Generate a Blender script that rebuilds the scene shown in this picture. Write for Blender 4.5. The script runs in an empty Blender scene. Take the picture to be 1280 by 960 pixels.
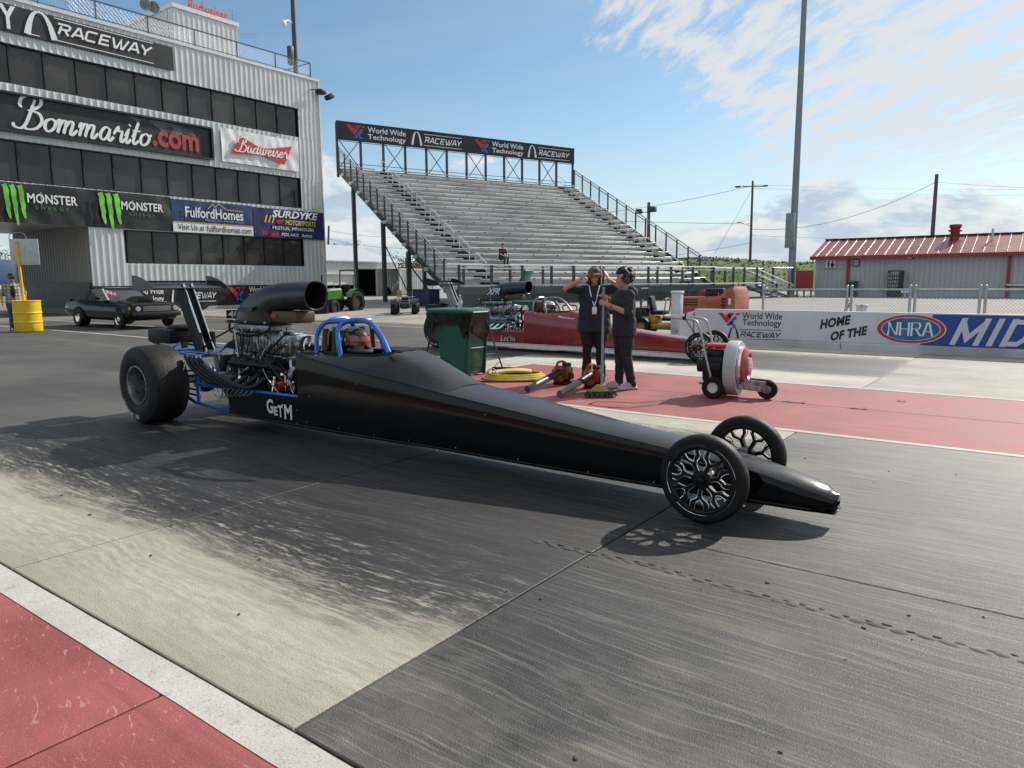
import bpy, bmesh, math, random
from mathutils import Vector, Matrix, noise as mnoise
random.seed(7)
S = bpy.context.scene
COL = S.collection
R = math.radians
V = Vector

# ---------------------------------------------------------------- camera
F, CH, PIT, YAW, ROL = 908.4, 1.5, R(7.983), R(36.5), R(-.3206)
fw = V((-math.sin(YAW)*math.cos(PIT), math.cos(YAW)*math.cos(PIT), -math.sin(PIT)))
rt = V((math.cos(YAW), math.sin(YAW), 0)); up = rt.cross(fw)
rt = rt*math.cos(ROL)+up*math.sin(ROL); up = rt.cross(fw)
CAM = V((0, 0, CH))
cd = bpy.data.cameras.new('camera'); cam = bpy.data.objects.new('camera', cd); COL.objects.link(cam)
cd.sensor_width = 36; cd.lens = F/1280*36; cd.clip_start = .05; cd.clip_end = 6000
cam.matrix_world = Matrix(((rt.x, up.x, -fw.x, 0), (rt.y, up.y, -fw.y, 0), (rt.z, up.z, -fw.z, CH), (0, 0, 0, 1)))
S.camera = cam

def ray(x, y): return fw+rt*((x-640)/F)+up*((480-y)/F)
def at(x, y, z=0.):                      # pixel -> point on the level z
    d = ray(x, y); return CAM+d*((z-CH)/d.z)
def atY(x, y, Y): d = ray(x, y); return CAM+d*(Y/d.y)
def atX(x, y, X): d = ray(x, y); return CAM+d*(X/d.x)

# ---------------------------------------------------------------- sun, sky, exposure
SUNV = V((.32, 1.33, 1.0)).normalized()            # towards the sun
sd = bpy.data.lights.new('sun', 'SUN'); sun = bpy.data.objects.new('sun', sd); COL.objects.link(sun)
sd.energy = 5.0; sd.angle = R(.55); sd.color = (1, .945, .86)
sun.rotation_euler = SUNV.to_track_quat('Z', 'Y').to_euler()
S.view_settings.view_transform = 'Standard'; S.view_settings.look = 'None'
S.view_settings.exposure = 0.12; S.view_settings.gamma = 1
S.render.engine = 'CYCLES'

W = bpy.data.worlds.new('World'); S.world = W; W.use_nodes = True
nt = W.node_tree; nt.nodes.clear()
def wn(t, **k):
    n = nt.nodes.new(t)
    for a, b in k.items(): setattr(n, a, b)
    return n
def wl(a, b): nt.links.new(a, b)
class NT:                                   # small node-graph helper used by world and materials
    def __init__(s, tree): s.t = tree
    def n(s, typ, **k):
        n = s.t.nodes.new(typ)
        for a, b in k.items(): setattr(n, a, b)
        return n
    def put(s, sock, v):
        if isinstance(v, bpy.types.NodeSocket): s.t.links.new(v, sock)
        elif v is not None: sock.default_value = v
    def m(s, op, a, b=None, c=None, clamp=False):
        n = s.n('ShaderNodeMath', operation=op, use_clamp=clamp)
        for i, v in enumerate((a, b, c)): s.put(n.inputs[i], v)
        return n.outputs[0]
    def ss(s, x, lo, hi, a=0., b=1., kind='SMOOTHSTEP'):
        n = s.n('ShaderNodeMapRange', interpolation_type=kind)
        for i, v in enumerate((x, lo, hi, a, b)): s.put(n.inputs[i], v)
        return n.outputs[0]
    def noise(s, vec, scale, detail=4, rough=.55, dist=0., col=False):
        n = s.n('ShaderNodeTexNoise'); s.put(n.inputs['Vector'], vec)
        n.inputs['Scale'].default_value = scale; n.inputs['Detail'].default_value = detail
        n.inputs['Roughness'].default_value = rough; n.inputs['Distortion'].default_value = dist
        return n.outputs['Color' if col else 'Fac']
    def mul(s, vec, k, add=None):
        n = s.n('ShaderNodeVectorMath', operation='MULTIPLY_ADD'); s.put(n.inputs[0], vec)
        n.inputs[1].default_value = k; n.inputs[2].default_value = add or (0, 0, 0)
        return n.outputs[0]
    def mix(s, f, a, b, blend='MIX'):
        n = s.n('ShaderNodeMix', data_type='RGBA', blend_type=blend); s.put(n.inputs[0], f)
        for i, v in ((6, a), (7, b)):
            if isinstance(v, (tuple, list)): v = tuple(v)+((1,) if len(v) == 3 else ())
            s.put(n.inputs[i], v)
        return n.outputs[2]
    def xyz(s, vec):
        n = s.n('ShaderNodeSeparateXYZ'); s.put(n.inputs[0], vec); return n.outputs
    def cxyz(s, x, y, z):
        n = s.n('ShaderNodeCombineXYZ')
        for i, v in enumerate((x, y, z)): s.put(n.inputs[i], v)
        return n.outputs[0]

g = NT(nt)
SEED = 1.7
sky = g.n('ShaderNodeTexSky', sky_type='NISHITA'); sky.sun_disc = False
sky.sun_elevation = math.asin(SUNV.z); sky.sun_rotation = math.atan2(SUNV.x, SUNV.y)
sky.air_density = 1.0; sky.dust_density = .6; sky.ozone_density = 1.6; sky.altitude = 150
D = g.n('ShaderNodeTexCoord').outputs['Generated']
dx, dy, dz = g.xyz(D)
zc = g.m('ADD', g.m('MAXIMUM', dz, 0.0), .10)
ux = g.m('DIVIDE', dx, zc); uy = g.m('DIVIDE', dy, zc)
uv = g.cxyz(ux, uy, 0.)
# thin rippled high cloud, drifting in on the sunward (down-track) side
def rotv(vec, a, sc):
    n = g.n('ShaderNodeVectorRotate', rotation_type='Z_AXIS'); g.put(n.inputs['Vector'], vec); n.inputs['Angle'].default_value = a
    return g.mul(n.outputs[0], sc)
v1 = rotv(uv, R(45), (.45, 1.2, 1))
big = g.noise(rotv(uv, R(20), (1, 1, 1)), .8, 4, .55, .3)
rip = g.noise(v1, 8.0, 6, .62, .25)
rip2 = g.noise(v1, 21., 3, .6)
bank = g.m('ADD', ux, g.m('MULTIPLY', g.m('MAXIMUM', g.m('SUBTRACT', uy, 3.3), 0.), .40))     # cloud sheet covers the down-track side
bank = g.ss(bank, -1.5, -.95)
high = g.m('ADD', g.m('ADD', g.m('MULTIPLY', big, .34), g.m('MULTIPLY', rip, 1.15)), g.m('MULTIPLY', rip2, .25))
high = g.m('ADD', high, g.m('MULTIPLY', g.m('SUBTRACT', bank, 1.), .62))
high = g.ss(high, .65, .93)
high = g.m('MULTIPLY', high, g.ss(dz, .08, .20))
# heaped cloud standing above the horizon
az = g.m('SUBTRACT', g.m('ARCTAN2', dx, dy), R(13))
cv = g.cxyz(g.m('MULTIPLY', az, 3.0), g.m('MULTIPLY', dz, 8.5), 0.)
wob = g.noise(cv, 3.2, 7, .62, .25)
lowm = g.noise(g.cxyz(g.m('MULTIPLY', az, 1.0), g.m('MULTIPLY', dz, 1.6), SEED), 2.6, 2, .5)
cum = g.m('ADD', g.m('MULTIPLY', wob, .62), g.m('MULTIPLY', lowm, .85))
cum = g.m('SUBTRACT', cum, g.m('MULTIPLY', g.ss(dz, .02, .34, 0., 1., 'LINEAR'), .50))
cumm = g.ss(cum, .62, .70)
wob2 = g.noise(g.mul(cv, (1, 1, 1), (.05, .16, 0)), 3.2, 6, .62, .25)
lit = g.ss(g.m('SUBTRACT', wob, wob2), -.13, .12)
lit = g.m('SUBTRACT', lit, g.ss(cum, .75, .98, 0., .35))
cumcol = g.mix(lit, (5.6, 6.9, 8.6), (10.2, 10.3, 10.3))
veil = g.m('MULTIPLY', g.ss(g.noise(rotv(uv, R(-20), (.35, 1.0, 1)), .9, 5, .6), .38, .75), .22)
veil = g.m('MULTIPLY', veil, g.ss(dz, .0, .1))
skyc = g.mix(1.0, sky.outputs[0], (1.27, 1.46, 1.48), 'MULTIPLY')
c0 = g.mix(veil, skyc, (8.6, 9.0, 9.4))
haze = g.ss(dz, -.02, .24, .62, 0.)
haze0 = g.mix(haze, c0, (8.0, 8.9, 9.5))
c1 = g.mix(g.m('MULTIPLY', high, .88), haze0, (9.3, 9.45, 9.5))
c2 = g.mix(g.m('MULTIPLY', cumm, .85), c1, cumcol)
c3 = g.mix(g.ss(dz, .0, .09, .45, 0.), c2, (8.2, 8.9, 9.4))
bg = g.n('ShaderNodeBackground'); g.put(bg.inputs[0], c3); bg.inputs[1].default_value = .076
wo = g.n('ShaderNodeOutputWorld'); nt.links.new(bg.outputs[0], wo.inputs[0])

# ---------------------------------------------------------------- materials
MATS = {}
def mat(name, col=(.5, .5, .5), rough=.5, metal=0., var=.12, vs=6., bump=0., bs=60., coat=0., spec=.5, emit=None, alpha=1., rvar=.12, dirt=0., trans=0., stretch=None, world=False, rnd=0.):
    if name in MATS: return MATS[name]
    m = bpy.data.materials.new(name); m.use_nodes = True; MATS[name] = m
    t = m.node_tree; b = t.nodes['Principled BSDF']; h = NT(t)
    tc = h.n('ShaderNodeNewGeometry').outputs['Position'] if world else h.n('ShaderNodeTexCoord').outputs['Object']
    if stretch: tc = h.mul(tc, stretch)
    n1 = h.noise(tc, vs, 6, .6)
    c = tuple(col)+(1,)
    lo = tuple(max(0, x*(1-var)) for x in col); hi = tuple(x*(1+var) for x in col)
    cc = h.mix(h.ss(n1, .3, .7), lo, hi)
    if dirt:
        n2 = h.noise(tc, vs*.45, 8, .68)
        cc = h.mix(h.m('MULTIPLY', h.ss(n2, .45, .75), dirt), cc, (.16, .13, .10))
    if rnd: cc = h.mix(1., cc, h.mix(h.n('ShaderNodeObjectInfo').outputs['Random'], (1-rnd,)*3, (1+rnd,)*3), 'MULTIPLY')
    h.put(b.inputs['Base Color'], cc)
    h.put(b.inputs['Roughness'], h.ss(n1, .2, .8, max(.02, rough-rvar*rough), min(1, rough+rvar*rough), 'LINEAR'))
    b.inputs['Metallic'].default_value = metal; b.inputs['Specular IOR Level'].default_value = spec
    if coat: b.inputs['Coat Weight'].default_value = coat; b.inputs['Coat Roughness'].default_value = .06
    if trans: b.inputs['Transmission Weight'].default_value = trans; b.inputs['IOR'].default_value = 1.35
    if bump:
        bn = h.n('ShaderNodeBump'); bn.inputs['Strength'].default_value = bump; bn.inputs['Distance'].default_value = .01
        h.put(bn.inputs['Height'], h.noise(tc, bs, 5, .6)); t.links.new(bn.outputs[0], b.inputs['Normal'])
    if emit: b.inputs['Emission Color'].default_value = tuple(emit)+(1,); b.inputs['Emission Strength'].default_value = 1
    return m

def nodemat(name):
    m = bpy.data.materials.new(name); m.use_nodes = True; MATS[name] = m
    return m, NT(m.node_tree), m.node_tree.nodes['Principled BSDF']

# ---------------------------------------------------------------- mesh helpers
SHARP = R(34)
class MB:
    def __init__(s, off=None):
        s.v = []; s.f = []; s.off = V(off) if off is not None else V((0, 0, 0)); s.mi = []; s.cur = 0
    def add(s, vs, fs):
        b = len(s.v); s.v += [V(p) for p in vs]; s.f += [[i+b for i in f] for f in fs]; s.mi += [s.cur]*len(fs); return s
    def box(s, c, d, rz=0, M=None):
        c = V(c); x, y, z = d[0]/2, d[1]/2, d[2]/2
        M = M or (Matrix.Rotation(rz, 3, 'Z') if rz else None)
        P = [V((i*x, j*y, k*z)) for k in (-1, 1) for i, j in ((-1, -1), (1, -1), (1, 1), (-1, 1))]
        if M: P = [M @ p for p in P]
        return s.add([p+c for p in P], [(0, 3, 2, 1), (4, 5, 6, 7), (0, 1, 5, 4), (1, 2, 6, 5), (2, 3, 7, 6), (3, 0, 4, 7)])
    def bb(s, a, b):                       # box by two corners
        a, b = V(a), V(b); return s.box((a+b)/2, [abs(b[i]-a[i]) for i in range(3)])
    def rbox(s, c, d, r=.02, seg=2, M=None):
        bm = bmesh.new(); bmesh.ops.create_cube(bm, size=1)
        for v in bm.verts: v.co = V((v.co.x*d[0], v.co.y*d[1], v.co.z*d[2]))
        bmesh.ops.bevel(bm, geom=bm.edges[:], offset=r, segments=seg, affect='EDGES', profile=.5)
        c = V(c); P = [((M @ v.co) if M else v.co)+c for v in bm.verts]
        bm.verts.index_update(); Fs = [[v.index for v in f.verts] for f in bm.faces]; bm.free()
        return s.add(P, Fs)
    def beam(s, a, b, w, h, upv=(0, 0, 1)):
        a, b = V(a), V(b); d = (b-a); L = d.length
        if L < 1e-6: return s
        d /= L; u = V(upv)
        if abs(d.dot(u)) > .98: u = V((1, 0, 0))
        sx = d.cross(u).normalized(); sz = sx.cross(d)
        P = [p+sx*i*w/2+sz*k*h/2 for p in (a, b) for i, k in ((-1, -1), (1, -1), (1, 1), (-1, 1))]
        return s.add(P, [(0, 3, 2, 1), (4, 5, 6, 7), (0, 1, 5, 4), (1, 2, 6, 5), (2, 3, 7, 6), (3, 0, 4, 7)])
    def tube(s, pts, r, n=8, closed=False, cap=True, sq=1.):
        pts = [V(p) for p in pts]; m = len(pts); rs = r if isinstance(r, (list, tuple)) else [r]*m
        T = []
        for i in range(m):
            a = pts[(i-1) % m] if (closed or i > 0) else pts[i]; b = pts[(i+1) % m] if (closed or i < m-1) else pts[i]
            t = (b-a); T.append(t.normalized() if t.length > 1e-9 else V((0, 0, 1)))
        u = V((0, 0, 1)) if abs(T[0].z) < .9 else V((1, 0, 0))
        u = (u-T[0]*u.dot(T[0])).normalized(); vs = []
        for i in range(m):
            u = (u-T[i]*u.dot(T[i])).normalized(); w = T[i].cross(u)
            for k in range(n):
                a = 2*math.pi*k/n; vs.append(pts[i]+(u*math.cos(a)*sq+w*math.sin(a))*rs[i])
        fs = []
        for i in range(m if closed else m-1):
            j = (i+1) % m
            for k in range(n):
                l = (k+1) % n; fs.append((i*n+k, j*n+k, j*n+l, i*n+l)[::-1])
        if cap and not closed: fs.append(list(range(n))[::1]); fs.append([(m-1)*n+k for k in range(n)][::-1])
        return s.add(vs, fs)
    def cyl(s, a, b, r, n=12, r2=None): return s.tube([a, b], [r, r if r2 is None else r2], n)
    def lathe(s, prof, c, axis=(0, 0, 1), n=24, closed=False):   # profile of (radius, height) along axis
        ax = V(axis).normalized(); u = V((1, 0, 0)) if abs(ax.x) < .9 else V((0, 1, 0))
        u = (u-ax*u.dot(ax)).normalized(); w = ax.cross(u); c = V(c); vs = []
        for r, z in prof:
            for k in range(n):
                a = 2*math.pi*k/n; vs.append(c+ax*z+(u*math.cos(a)+w*math.sin(a))*r)
        fs = []; m = len(prof)
        for i in range(m if closed else m-1):
            j = (i+1) % m
            for k in range(n):
                l = (k+1) % n; fs.append((i*n+k, i*n+l, j*n+l, j*n+k))
        if not closed: fs.append([k for k in range(n)][::-1]); fs.append([(m-1)*n+k for k in range(n)])
        return s.add(vs, fs)
    def loft(s, secs, cap=True, ring=True):
        n = len(secs[0]); vs = [p for q in secs for p in q]; fs = []
        for i in range(len(secs)-1):
            for k in range(n if ring else n-1):
                l = (k+1) % n; fs.append((i*n+k, i*n+l, (i+1)*n+l, (i+1)*n+k))
        if cap and ring: fs.append(list(range(n))[::-1]); fs.append([(len(secs)-1)*n+k for k in range(n)])
        return s.add(vs, fs)
    def prism(s, poly, d):
        poly = [V(p) for p in poly]; n = len(poly); d = V(d)
        return s.add(poly+[p+d for p in poly], [list(range(n))[::-1], [n+k for k in range(n)]]+[(k, (k+1) % n, n+(k+1) % n, n+k) for k in range(n)])
    def poly(s, pts): return s.add(pts, [list(range(len(pts)))])
    def ell(s, c, r, n=12, m=8, M=None):
        c = V(c); vs = []; fs = []
        for i in range(1, m):
            th = math.pi*i/m
            for k in range(n):
                a = 2*math.pi*k/n; p = V((r[0]*math.sin(th)*math.cos(a), r[1]*math.sin(th)*math.sin(a), r[2]*math.cos(th)))
                vs.append(((M @ p) if M else p)+c)
        for sgn in (1, -1): p = V((0, 0, r[2]*sgn)); vs.append(((M @ p) if M else p)+c)
        t = len(vs)-2; b = t+1
        for i in range(m-2):
            for k in range(n): l = (k+1) % n; fs.append((i*n+k, (i+1)*n+k, (i+1)*n+l, i*n+l))
        for k in range(n): l = (k+1) % n; fs.append((t, k, l)); fs.append((b, (m-2)*n+l, (m-2)*n+k))
        return s.add(vs, fs)
    def mesh(s, name, mats, smooth=True, fix=True):
        me = bpy.data.meshes.new(name); me.from_pydata([tuple(p-s.off) for p in s.v], [], s.f)
        for m in (mats if isinstance(mats, (list, tuple)) else [mats]): me.materials.append(m)
        if any(s.mi): me.polygons.foreach_set('material_index', s.mi)
        if fix:
            bm = bmesh.new(); bm.from_mesh(me); bmesh.ops.recalc_face_normals(bm, faces=bm.faces[:]); bm.to_mesh(me); bm.free()
        if smooth: me.shade_smooth(); me.set_sharp_from_angle(angle=SHARP)
        me.update(); return me
    def build(s, name, m, parent=None, smooth=True, fix=True):
        o = bpy.data.objects.new(name, s.mesh(name, m, smooth, fix)); COL.objects.link(o)
        if parent is not None: o.parent = parent
        return o

def tag(o, label=None, cat=None, group=None, kind=None):
    if label: o['label'] = label
    if cat: o['category'] = cat
    if group: o['group'] = group
    if kind: o['kind'] = kind
    return o
def thing(name, label, cat, loc=(0, 0, 0), rz=0, group=None):
    o = bpy.data.objects.new(name, None); COL.objects.link(o); o.empty_display_size = .2
    o.location = loc; o.rotation_euler = (0, 0, rz); return tag(o, label, cat, group)
def inst(name, me, parent, loc=(0, 0, 0), rot=(0, 0, 0), scale=(1, 1, 1)):
    o = bpy.data.objects.new(name, me); COL.objects.link(o); o.parent = parent
    o.location = loc; o.rotation_euler = rot; o.scale = scale; return o
def copytree(o, parent=None):
    c = o.copy(); COL.objects.link(c); c.parent = parent
    for ch in list(o.children): copytree(ch, c)
    return c

def bez(pts, n=6, closed=False):          # Catmull-Rom through points
    P = [V(p) for p in pts]; m = len(P); out = []
    for i in range(m if closed else m-1):
        p0 = P[(i-1) % m] if (closed or i > 0) else P[i]; p1 = P[i]; p2 = P[(i+1) % m]; p3 = P[(i+2) % m] if (closed or i < m-2) else p2
        for k in range(n):
            t = k/n; out.append(.5*((2*p1)+(p2-p0)*t+(2*p0-5*p1+4*p2-p3)*t*t+(3*p1-p0-3*p2+p3)*t**3))
    if not closed: out.append(P[-1])
    return out

# ---------------------------------------------------------------- lettering
def plane(O, Rv, Uv, w, h, d=.01):        # maps unit coords to a flat panel; print sits d proud of it
    O, Rv, Uv = V(O), V(Rv).normalized(), V(Uv).normalized(); N = Rv.cross(Uv)
    return lambda x, y, k=0.: O+Rv*(x*w)+Uv*(y*h)+N*(d+k)
_fonts = {}
def text_verts(s, shear=0., bold=0., space=1.):
    c = bpy.data.curves.new('t', 'FONT'); c.body = s; c.size = 1; c.shear = shear; c.offset = bold; c.space_character = space; c.resolution_u = 3
    o = bpy.data.objects.new('t', c); me = bpy.data.meshes.new_from_object(o)
    vs = [v.co.copy() for v in me.vertices]; fs = [list(p.vertices) for p in me.polygons]
    bpy.data.objects.remove(o); bpy.data.curves.remove(c); bpy.data.meshes.remove(me)
    return vs, fs
def text(mb, s, pl, x0, y0, x1, y1, shear=0., bold=0., space=1., k=0.):
    vs, fs = text_verts(s, shear, bold, space)
    a = min(v.x for v in vs); b = max(v.x for v in vs); c = min(v.y for v in vs); d = max(v.y for v in vs)
    mb.add([pl(x0+(v.x-a)/(b-a)*(x1-x0), y0+(v.y-c)/(d-c)*(y1-y0), k) for v in vs], fs)
RIBN = [0]
def rib(mb, pts, w, pl, k=0., closed=False):   # flat mitred ribbon; w scalar or list, in the units of pts
    P = [V((p[0], p[1], 0)) for p in pts]; n = len(P); ws = w if isinstance(w, (list, tuple)) else [w]*n; vs = []
    for i in range(n):
        a = (P[i]-P[i-1]) if (i > 0 or closed) else (P[1]-P[0]); b = (P[(i+1) % n]-P[i]) if (i < n-1 or closed) else (P[i]-P[i-1])
        a.normalize(); b.normalize(); t = (a+b)
        t = t.normalized() if t.length > .2 else b
        nn = V((-t.y, t.x, 0)); m = 1/max(.45, nn.dot(V((-b.y, b.x, 0))))
        vs += [P[i]+nn*ws[i]/2*m, P[i]-nn*ws[i]/2*m]
    fs = [(2*i, 2*i+1, 2*((i+1) % n)+1, 2*((i+1) % n)) for i in range(n if closed else n-1)]
    RIBN[0] += 1; k0 = k+(RIBN[0] % 17)*.0006           # strokes that cross never share a plane
    mb.add([pl(v.x, v.y, k0+i*.00002) for i, v in enumerate(vs)], fs)
def sub(pl, x0, y0, x1, y1, shear=0.):    # sub-rectangle of a panel
    return lambda x, y, k=0.: pl(x0+(x1-x0)*(x+shear*(y)), y0+(y1-y0)*y, k)
def raceway(mb, pl, x0, y0, x1, y1, k=0.):     # wide slanted block lettering
    G = {'R': [[(0, .98), (.86, .98), (1., .86), (.94, .60), (.80, .50), (.22, .50)], [(.28, .78), (.12, 0)], [(.58, .50), (.92, 0)]],
         'A': [[(.02, 0), (.52, .98), (.66, .98), (.98, 0)], [(.25, .30), (.88, .30)]],
         'C': [[(1., .95), (.26, .95), (.1, .82), (.02, .18), (.14, .05), (.86, .05)]],
         'E': [[(1., .95), (.2, .95), (.05, .05), (.9, .05)], [(.1, .5), (.85, .5)]],
         'W': [[(.0, 1.), (.20, .04), (.32, .04), (.56, .9), (.62, .04), (.74, .04), (1.06, 1.)]],
         'Y': [[(.06, 1.), (.42, .48), (.52, .48), (1.02, 1.)], [(.47, .48), (.38, 0)]]}
    wd = {'W': 1.35}; tot = sum(wd.get(c, 1.) for c in 'RACEWAY')+.16*6; x = 0.
    for c in 'RACEWAY':
        w = wd.get(c, 1.); q = sub(pl, x0+(x1-x0)*x/tot, y0, x0+(x1-x0)*(x+w)/tot, y1, .16)
        for st in G[c]:
            mp = lambda X, Y, kk=0., q=q, w=w: q(X/w, Y, kk)
            rib(mb, [(a*w, b) for a, b in st], .19, mp, k)
        x += w+.16
def arch(mb, pl, x0, y0, x1, y1, k=0.):
    q = sub(pl, x0, y0, x1, y1)
    P = [(.06+.88*t, 1-abs(2*t-1)**2.6*.98) for t in [i/24 for i in range(25)]]
    asp = 1.
    rib(mb, P, [.16*abs(2*i/24-1)**1.2+.055 for i in range(25)], q, k)
def wwt(red, blue, pl, x0, y0, x1, y1, k=0.):
    q = sub(pl, x0, y0, x1, y1)
    for pg in ([(0, 1), (.21, 1), (.53, .47), (.41, .24)], [(.30, 1), (.39, .84), (.47, .97), (.62, .72), (.53, .47), (.41, .66)], [(.47, .97), (.49, 1), (.76, 1), (.53, .60), (.44, .74)], [(.83, 1), (1, 1), (.88, .82), (.77, .90)]):
        red.add([q(a, b, k) for a, b in pg], [list(range(len(pg)))])
    for pg in ([(.40, .12), (.50, 0.), (.86, .62), (.76, .80)], [(.60, .40), (.70, .24), (.84, 0), (.68, .0), (.58, .16), (.52, .24)]):
        blue.add([q(a, b, k+.001) for a, b in pg], [list(range(len(pg)))])
# ================================================================ ground, pads and paint
def finish(m, h, b, colour, rough, hgt=None, strength=.5, dist=.004, spec=.5):
    h.put(b.inputs['Base Color'], colour); h.put(b.inputs['Roughness'], rough); b.inputs['Specular IOR Level'].default_value = spec
    if hgt is not None:
        bn = h.n('ShaderNodeBump'); bn.inputs['Strength'].default_value = strength; bn.inputs['Distance'].default_value = dist
        h.put(bn.inputs['Height'], hgt); m.node_tree.links.new(bn.outputs[0], b.inputs['Normal'])
    return m
def wpos(h): return h.n('ShaderNodeNewGeometry').outputs['Position']

def asphalt_mat():
    m, h, b = nodemat('asphalt'); P = wpos(h); x, y, z = h.xyz(P)
    n1 = h.noise(P, .35, 6, .6); n2 = h.noise(P, 55., 3, .7); n3 = h.noise(h.mul(P, (.05, .5, 1)), 1.3, 5, .6)
    c = h.mix(h.ss(n1, .3, .7), (.040, .040, .042), (.085, .083, .080))
    c = h.mix(h.m('MULTIPLY', h.ss(n3, .5, .7), .5), c, (.13, .125, .115))
    c = h.mix(h.ss(n2, .55, .75, 0, .55), c, (.20, .19, .18))
    far = h.ss(h.n('ShaderNodeCameraData').outputs['View Distance'], 0, 1, 0, 0)
    pit = h.ss(h.m('ADD', x, h.m('MULTIPLY', h.m('SUBTRACT', n1, .5), 6)), -36., -33., 1., 0.)     # paler concrete apron round the tower
    c = h.mix(h.m('MULTIPLY', pit, .65), c, (.24, .23, .21))
    return finish(m, h, b, c, h.ss(n1, .2, .8, .72, .95, 'LINEAR'), h.m('ADD', n2, h.m('MULTIPLY', n1, .5)), .6, .006)
asphalt = asphalt_mat()
del MATS['asphalt']; MATS['asphalt'] = asphalt

def lane_mat(name, ylo, yhi, grooves, sgn=1, split=-1.96, base=(.315, .295, .245), dark=.80, rub=(.0085, .0085, .0092)):
    """poured concrete with burnt-in tyre rubber streaked along the lane"""
    m, h, b = nodemat(name); P = wpos(h); x, y, z = h.xyz(P)
    warp = h.m('MULTIPLY', h.m('SUBTRACT', h.noise(P, .55, 3, .5), .5), 1.0)
    PW = h.cxyz(x, h.m('ADD', y, h.m('MULTIPLY', warp, .35)), z)
    lowf = h.noise(P, .9, 6, .6); streak = h.noise(h.mul(PW, (.35, 5., 1)), 1.6, 9, .66); fst = h.noise(h.mul(PW, (.7, 22., 1)), 2.2, 5, .65)
    grain = h.noise(P, 140., 3, .75); patch = h.noise(P, 3.2, 8, .68); tear = h.noise(h.mul(PW, (1.0, 6.5, 1)), 4.6, 11, .78)
    ye = h.m('ADD', y, h.m('ADD', h.m('MULTIPLY', h.m('SUBTRACT', lowf, .5), .85*sgn), h.m('ADD', h.m('MULTIPLY', h.m('SUBTRACT', streak, .5), 1.0*sgn), h.m('MULTIPLY', h.m('SUBTRACT', tear, .5), 1.7*sgn))))
    e1 = h.ss(ye, ylo[0], ylo[1]); e2 = h.ss(ye, yhi[0], yhi[1], 1., 0.)
    mask = h.m('MULTIPLY', e1, e2)
    flake = h.m('MULTIPLY', h.ss(h.m('ADD', h.m('MULTIPLY', tear, .85), h.m('MULTIPLY', streak, .3)), .60, .68), h.ss(h.m('ADD', y, h.m('MULTIPLY', lowf, .8)), ylo[1]+.4, ylo[1]+1.4, 1., 0.))
    left = h.ss(x, split-.001, split+.001, 1., 0.)
    right = h.m('SUBTRACT', 1., left)
    blot = h.noise(h.mul(PW, (.75, 1.1, 1)), 1.1, 7, .66); amp = h.ss(y, 2.2, 3.2, .10, 1.); where = h.ss(h.noise(h.mul(P, (.5, 1.4, 1)), 1.3, 3, .5), .42, .62)
    mask = h.m('MULTIPLY', mask, h.m('SUBTRACT', 1., h.m('MULTIPLY', h.m('MULTIPLY', flake, .6), left)))
    cover = h.m('MULTIPLY', right, h.m('ADD', h.m('ADD', h.m('ADD', dark, h.m('MULTIPLY', h.m('SUBTRACT', blot, .5), 1.9)), h.m('MULTIPLY', h.m('MULTIPLY', h.m('SUBTRACT', streak, .5), amp), 1.3)), h.m('MULTIPLY', h.m('MULTIPLY', h.m('MULTIPLY', h.m('SUBTRACT', fst, .5), where), amp), 1.5)), clamp=True)
    mask = h.m('ADD', h.m('MULTIPLY', mask, h.m('ADD', h.m('MULTIPLY', left, .94), h.m('MULTIPLY', right, .14))), cover, clamp=True)
    for yc, wd, am in grooves:
        d = h.m('DIVIDE', h.m('SUBTRACT', y, yc), wd); gs = h.m('POWER', 2.718, h.m('MULTIPLY', h.m('MULTIPLY', d, d), -1.))
        mask = h.m('ADD', mask, h.m('MULTIPLY', h.m('MULTIPLY', gs, am), h.ss(fst, .3, .62)), clamp=True)
    mask = h.m('SUBTRACT', mask, h.m('MULTIPLY', h.ss(fst, .50, .70), h.m('ADD', .16, h.m('MULTIPLY', right, .22))), clamp=True)
    con = h.mix(h.ss(lowf, .3, .7), tuple(c*.84 for c in base), tuple(c*1.14 for c in base))
    con = h.mix(h.ss(patch, .55, .75, 0., .30), con, (.20, .185, .16))
    con = h.mix(h.ss(grain, .48, .70, 0., .65), con, tuple(c*.42 for c in base))
    con = h.mix(h.ss(h.noise(P, 320., 2, .6), .56, .7, 0., .5), con, tuple(min(1, c*1.9) for c in base))
    chalk = h.m('MULTIPLY', h.m('MULTIPLY', h.ss(y, ylo[0]-.75, ylo[0]-.1), left), h.ss(tear, .40, .62))
    con = h.mix(h.m('MULTIPLY', chalk, .55), con, tuple(min(1, c*1.75) for c in base))
    rubc = h.mix(h.ss(streak, .3, .7), rub, tuple(c*3.2 for c in rub)); rubc = h.mix(h.ss(grain, .52, .70, 0., .55), rubc, tuple(c*5 for c in rub)); rubc = h.mix(h.ss(h.noise(P, 60., 4, .7), .54, .7, 0., .5), rubc, tuple(c*.4 for c in rub))
    c = h.mix(mask, con, rubc)
    spot = h.n('ShaderNodeTexVoronoi'); spot.inputs['Scale'].default_value = 3.1; h.put(spot.inputs['Vector'], P)
    c = h.mix(h.ss(spot.outputs['Distance'], .018, .03, .75, 0.), c, (.015, .014, .014))
    ro = h.m('SUBTRACT', .84, h.m('MULTIPLY', mask, h.ss(fst, .3, .7, .26, .54)))
    hg = h.m('ADD', h.m('MULTIPLY', grain, .75), h.m('ADD', h.m('MULTIPLY', fst, h.m('ADD', .1, h.m('MULTIPLY', mask, .35))), h.m('MULTIPLY', patch, .5)))
    return finish(m, h, b, c, ro, hg, .9, .007, spec=.5)
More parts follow.
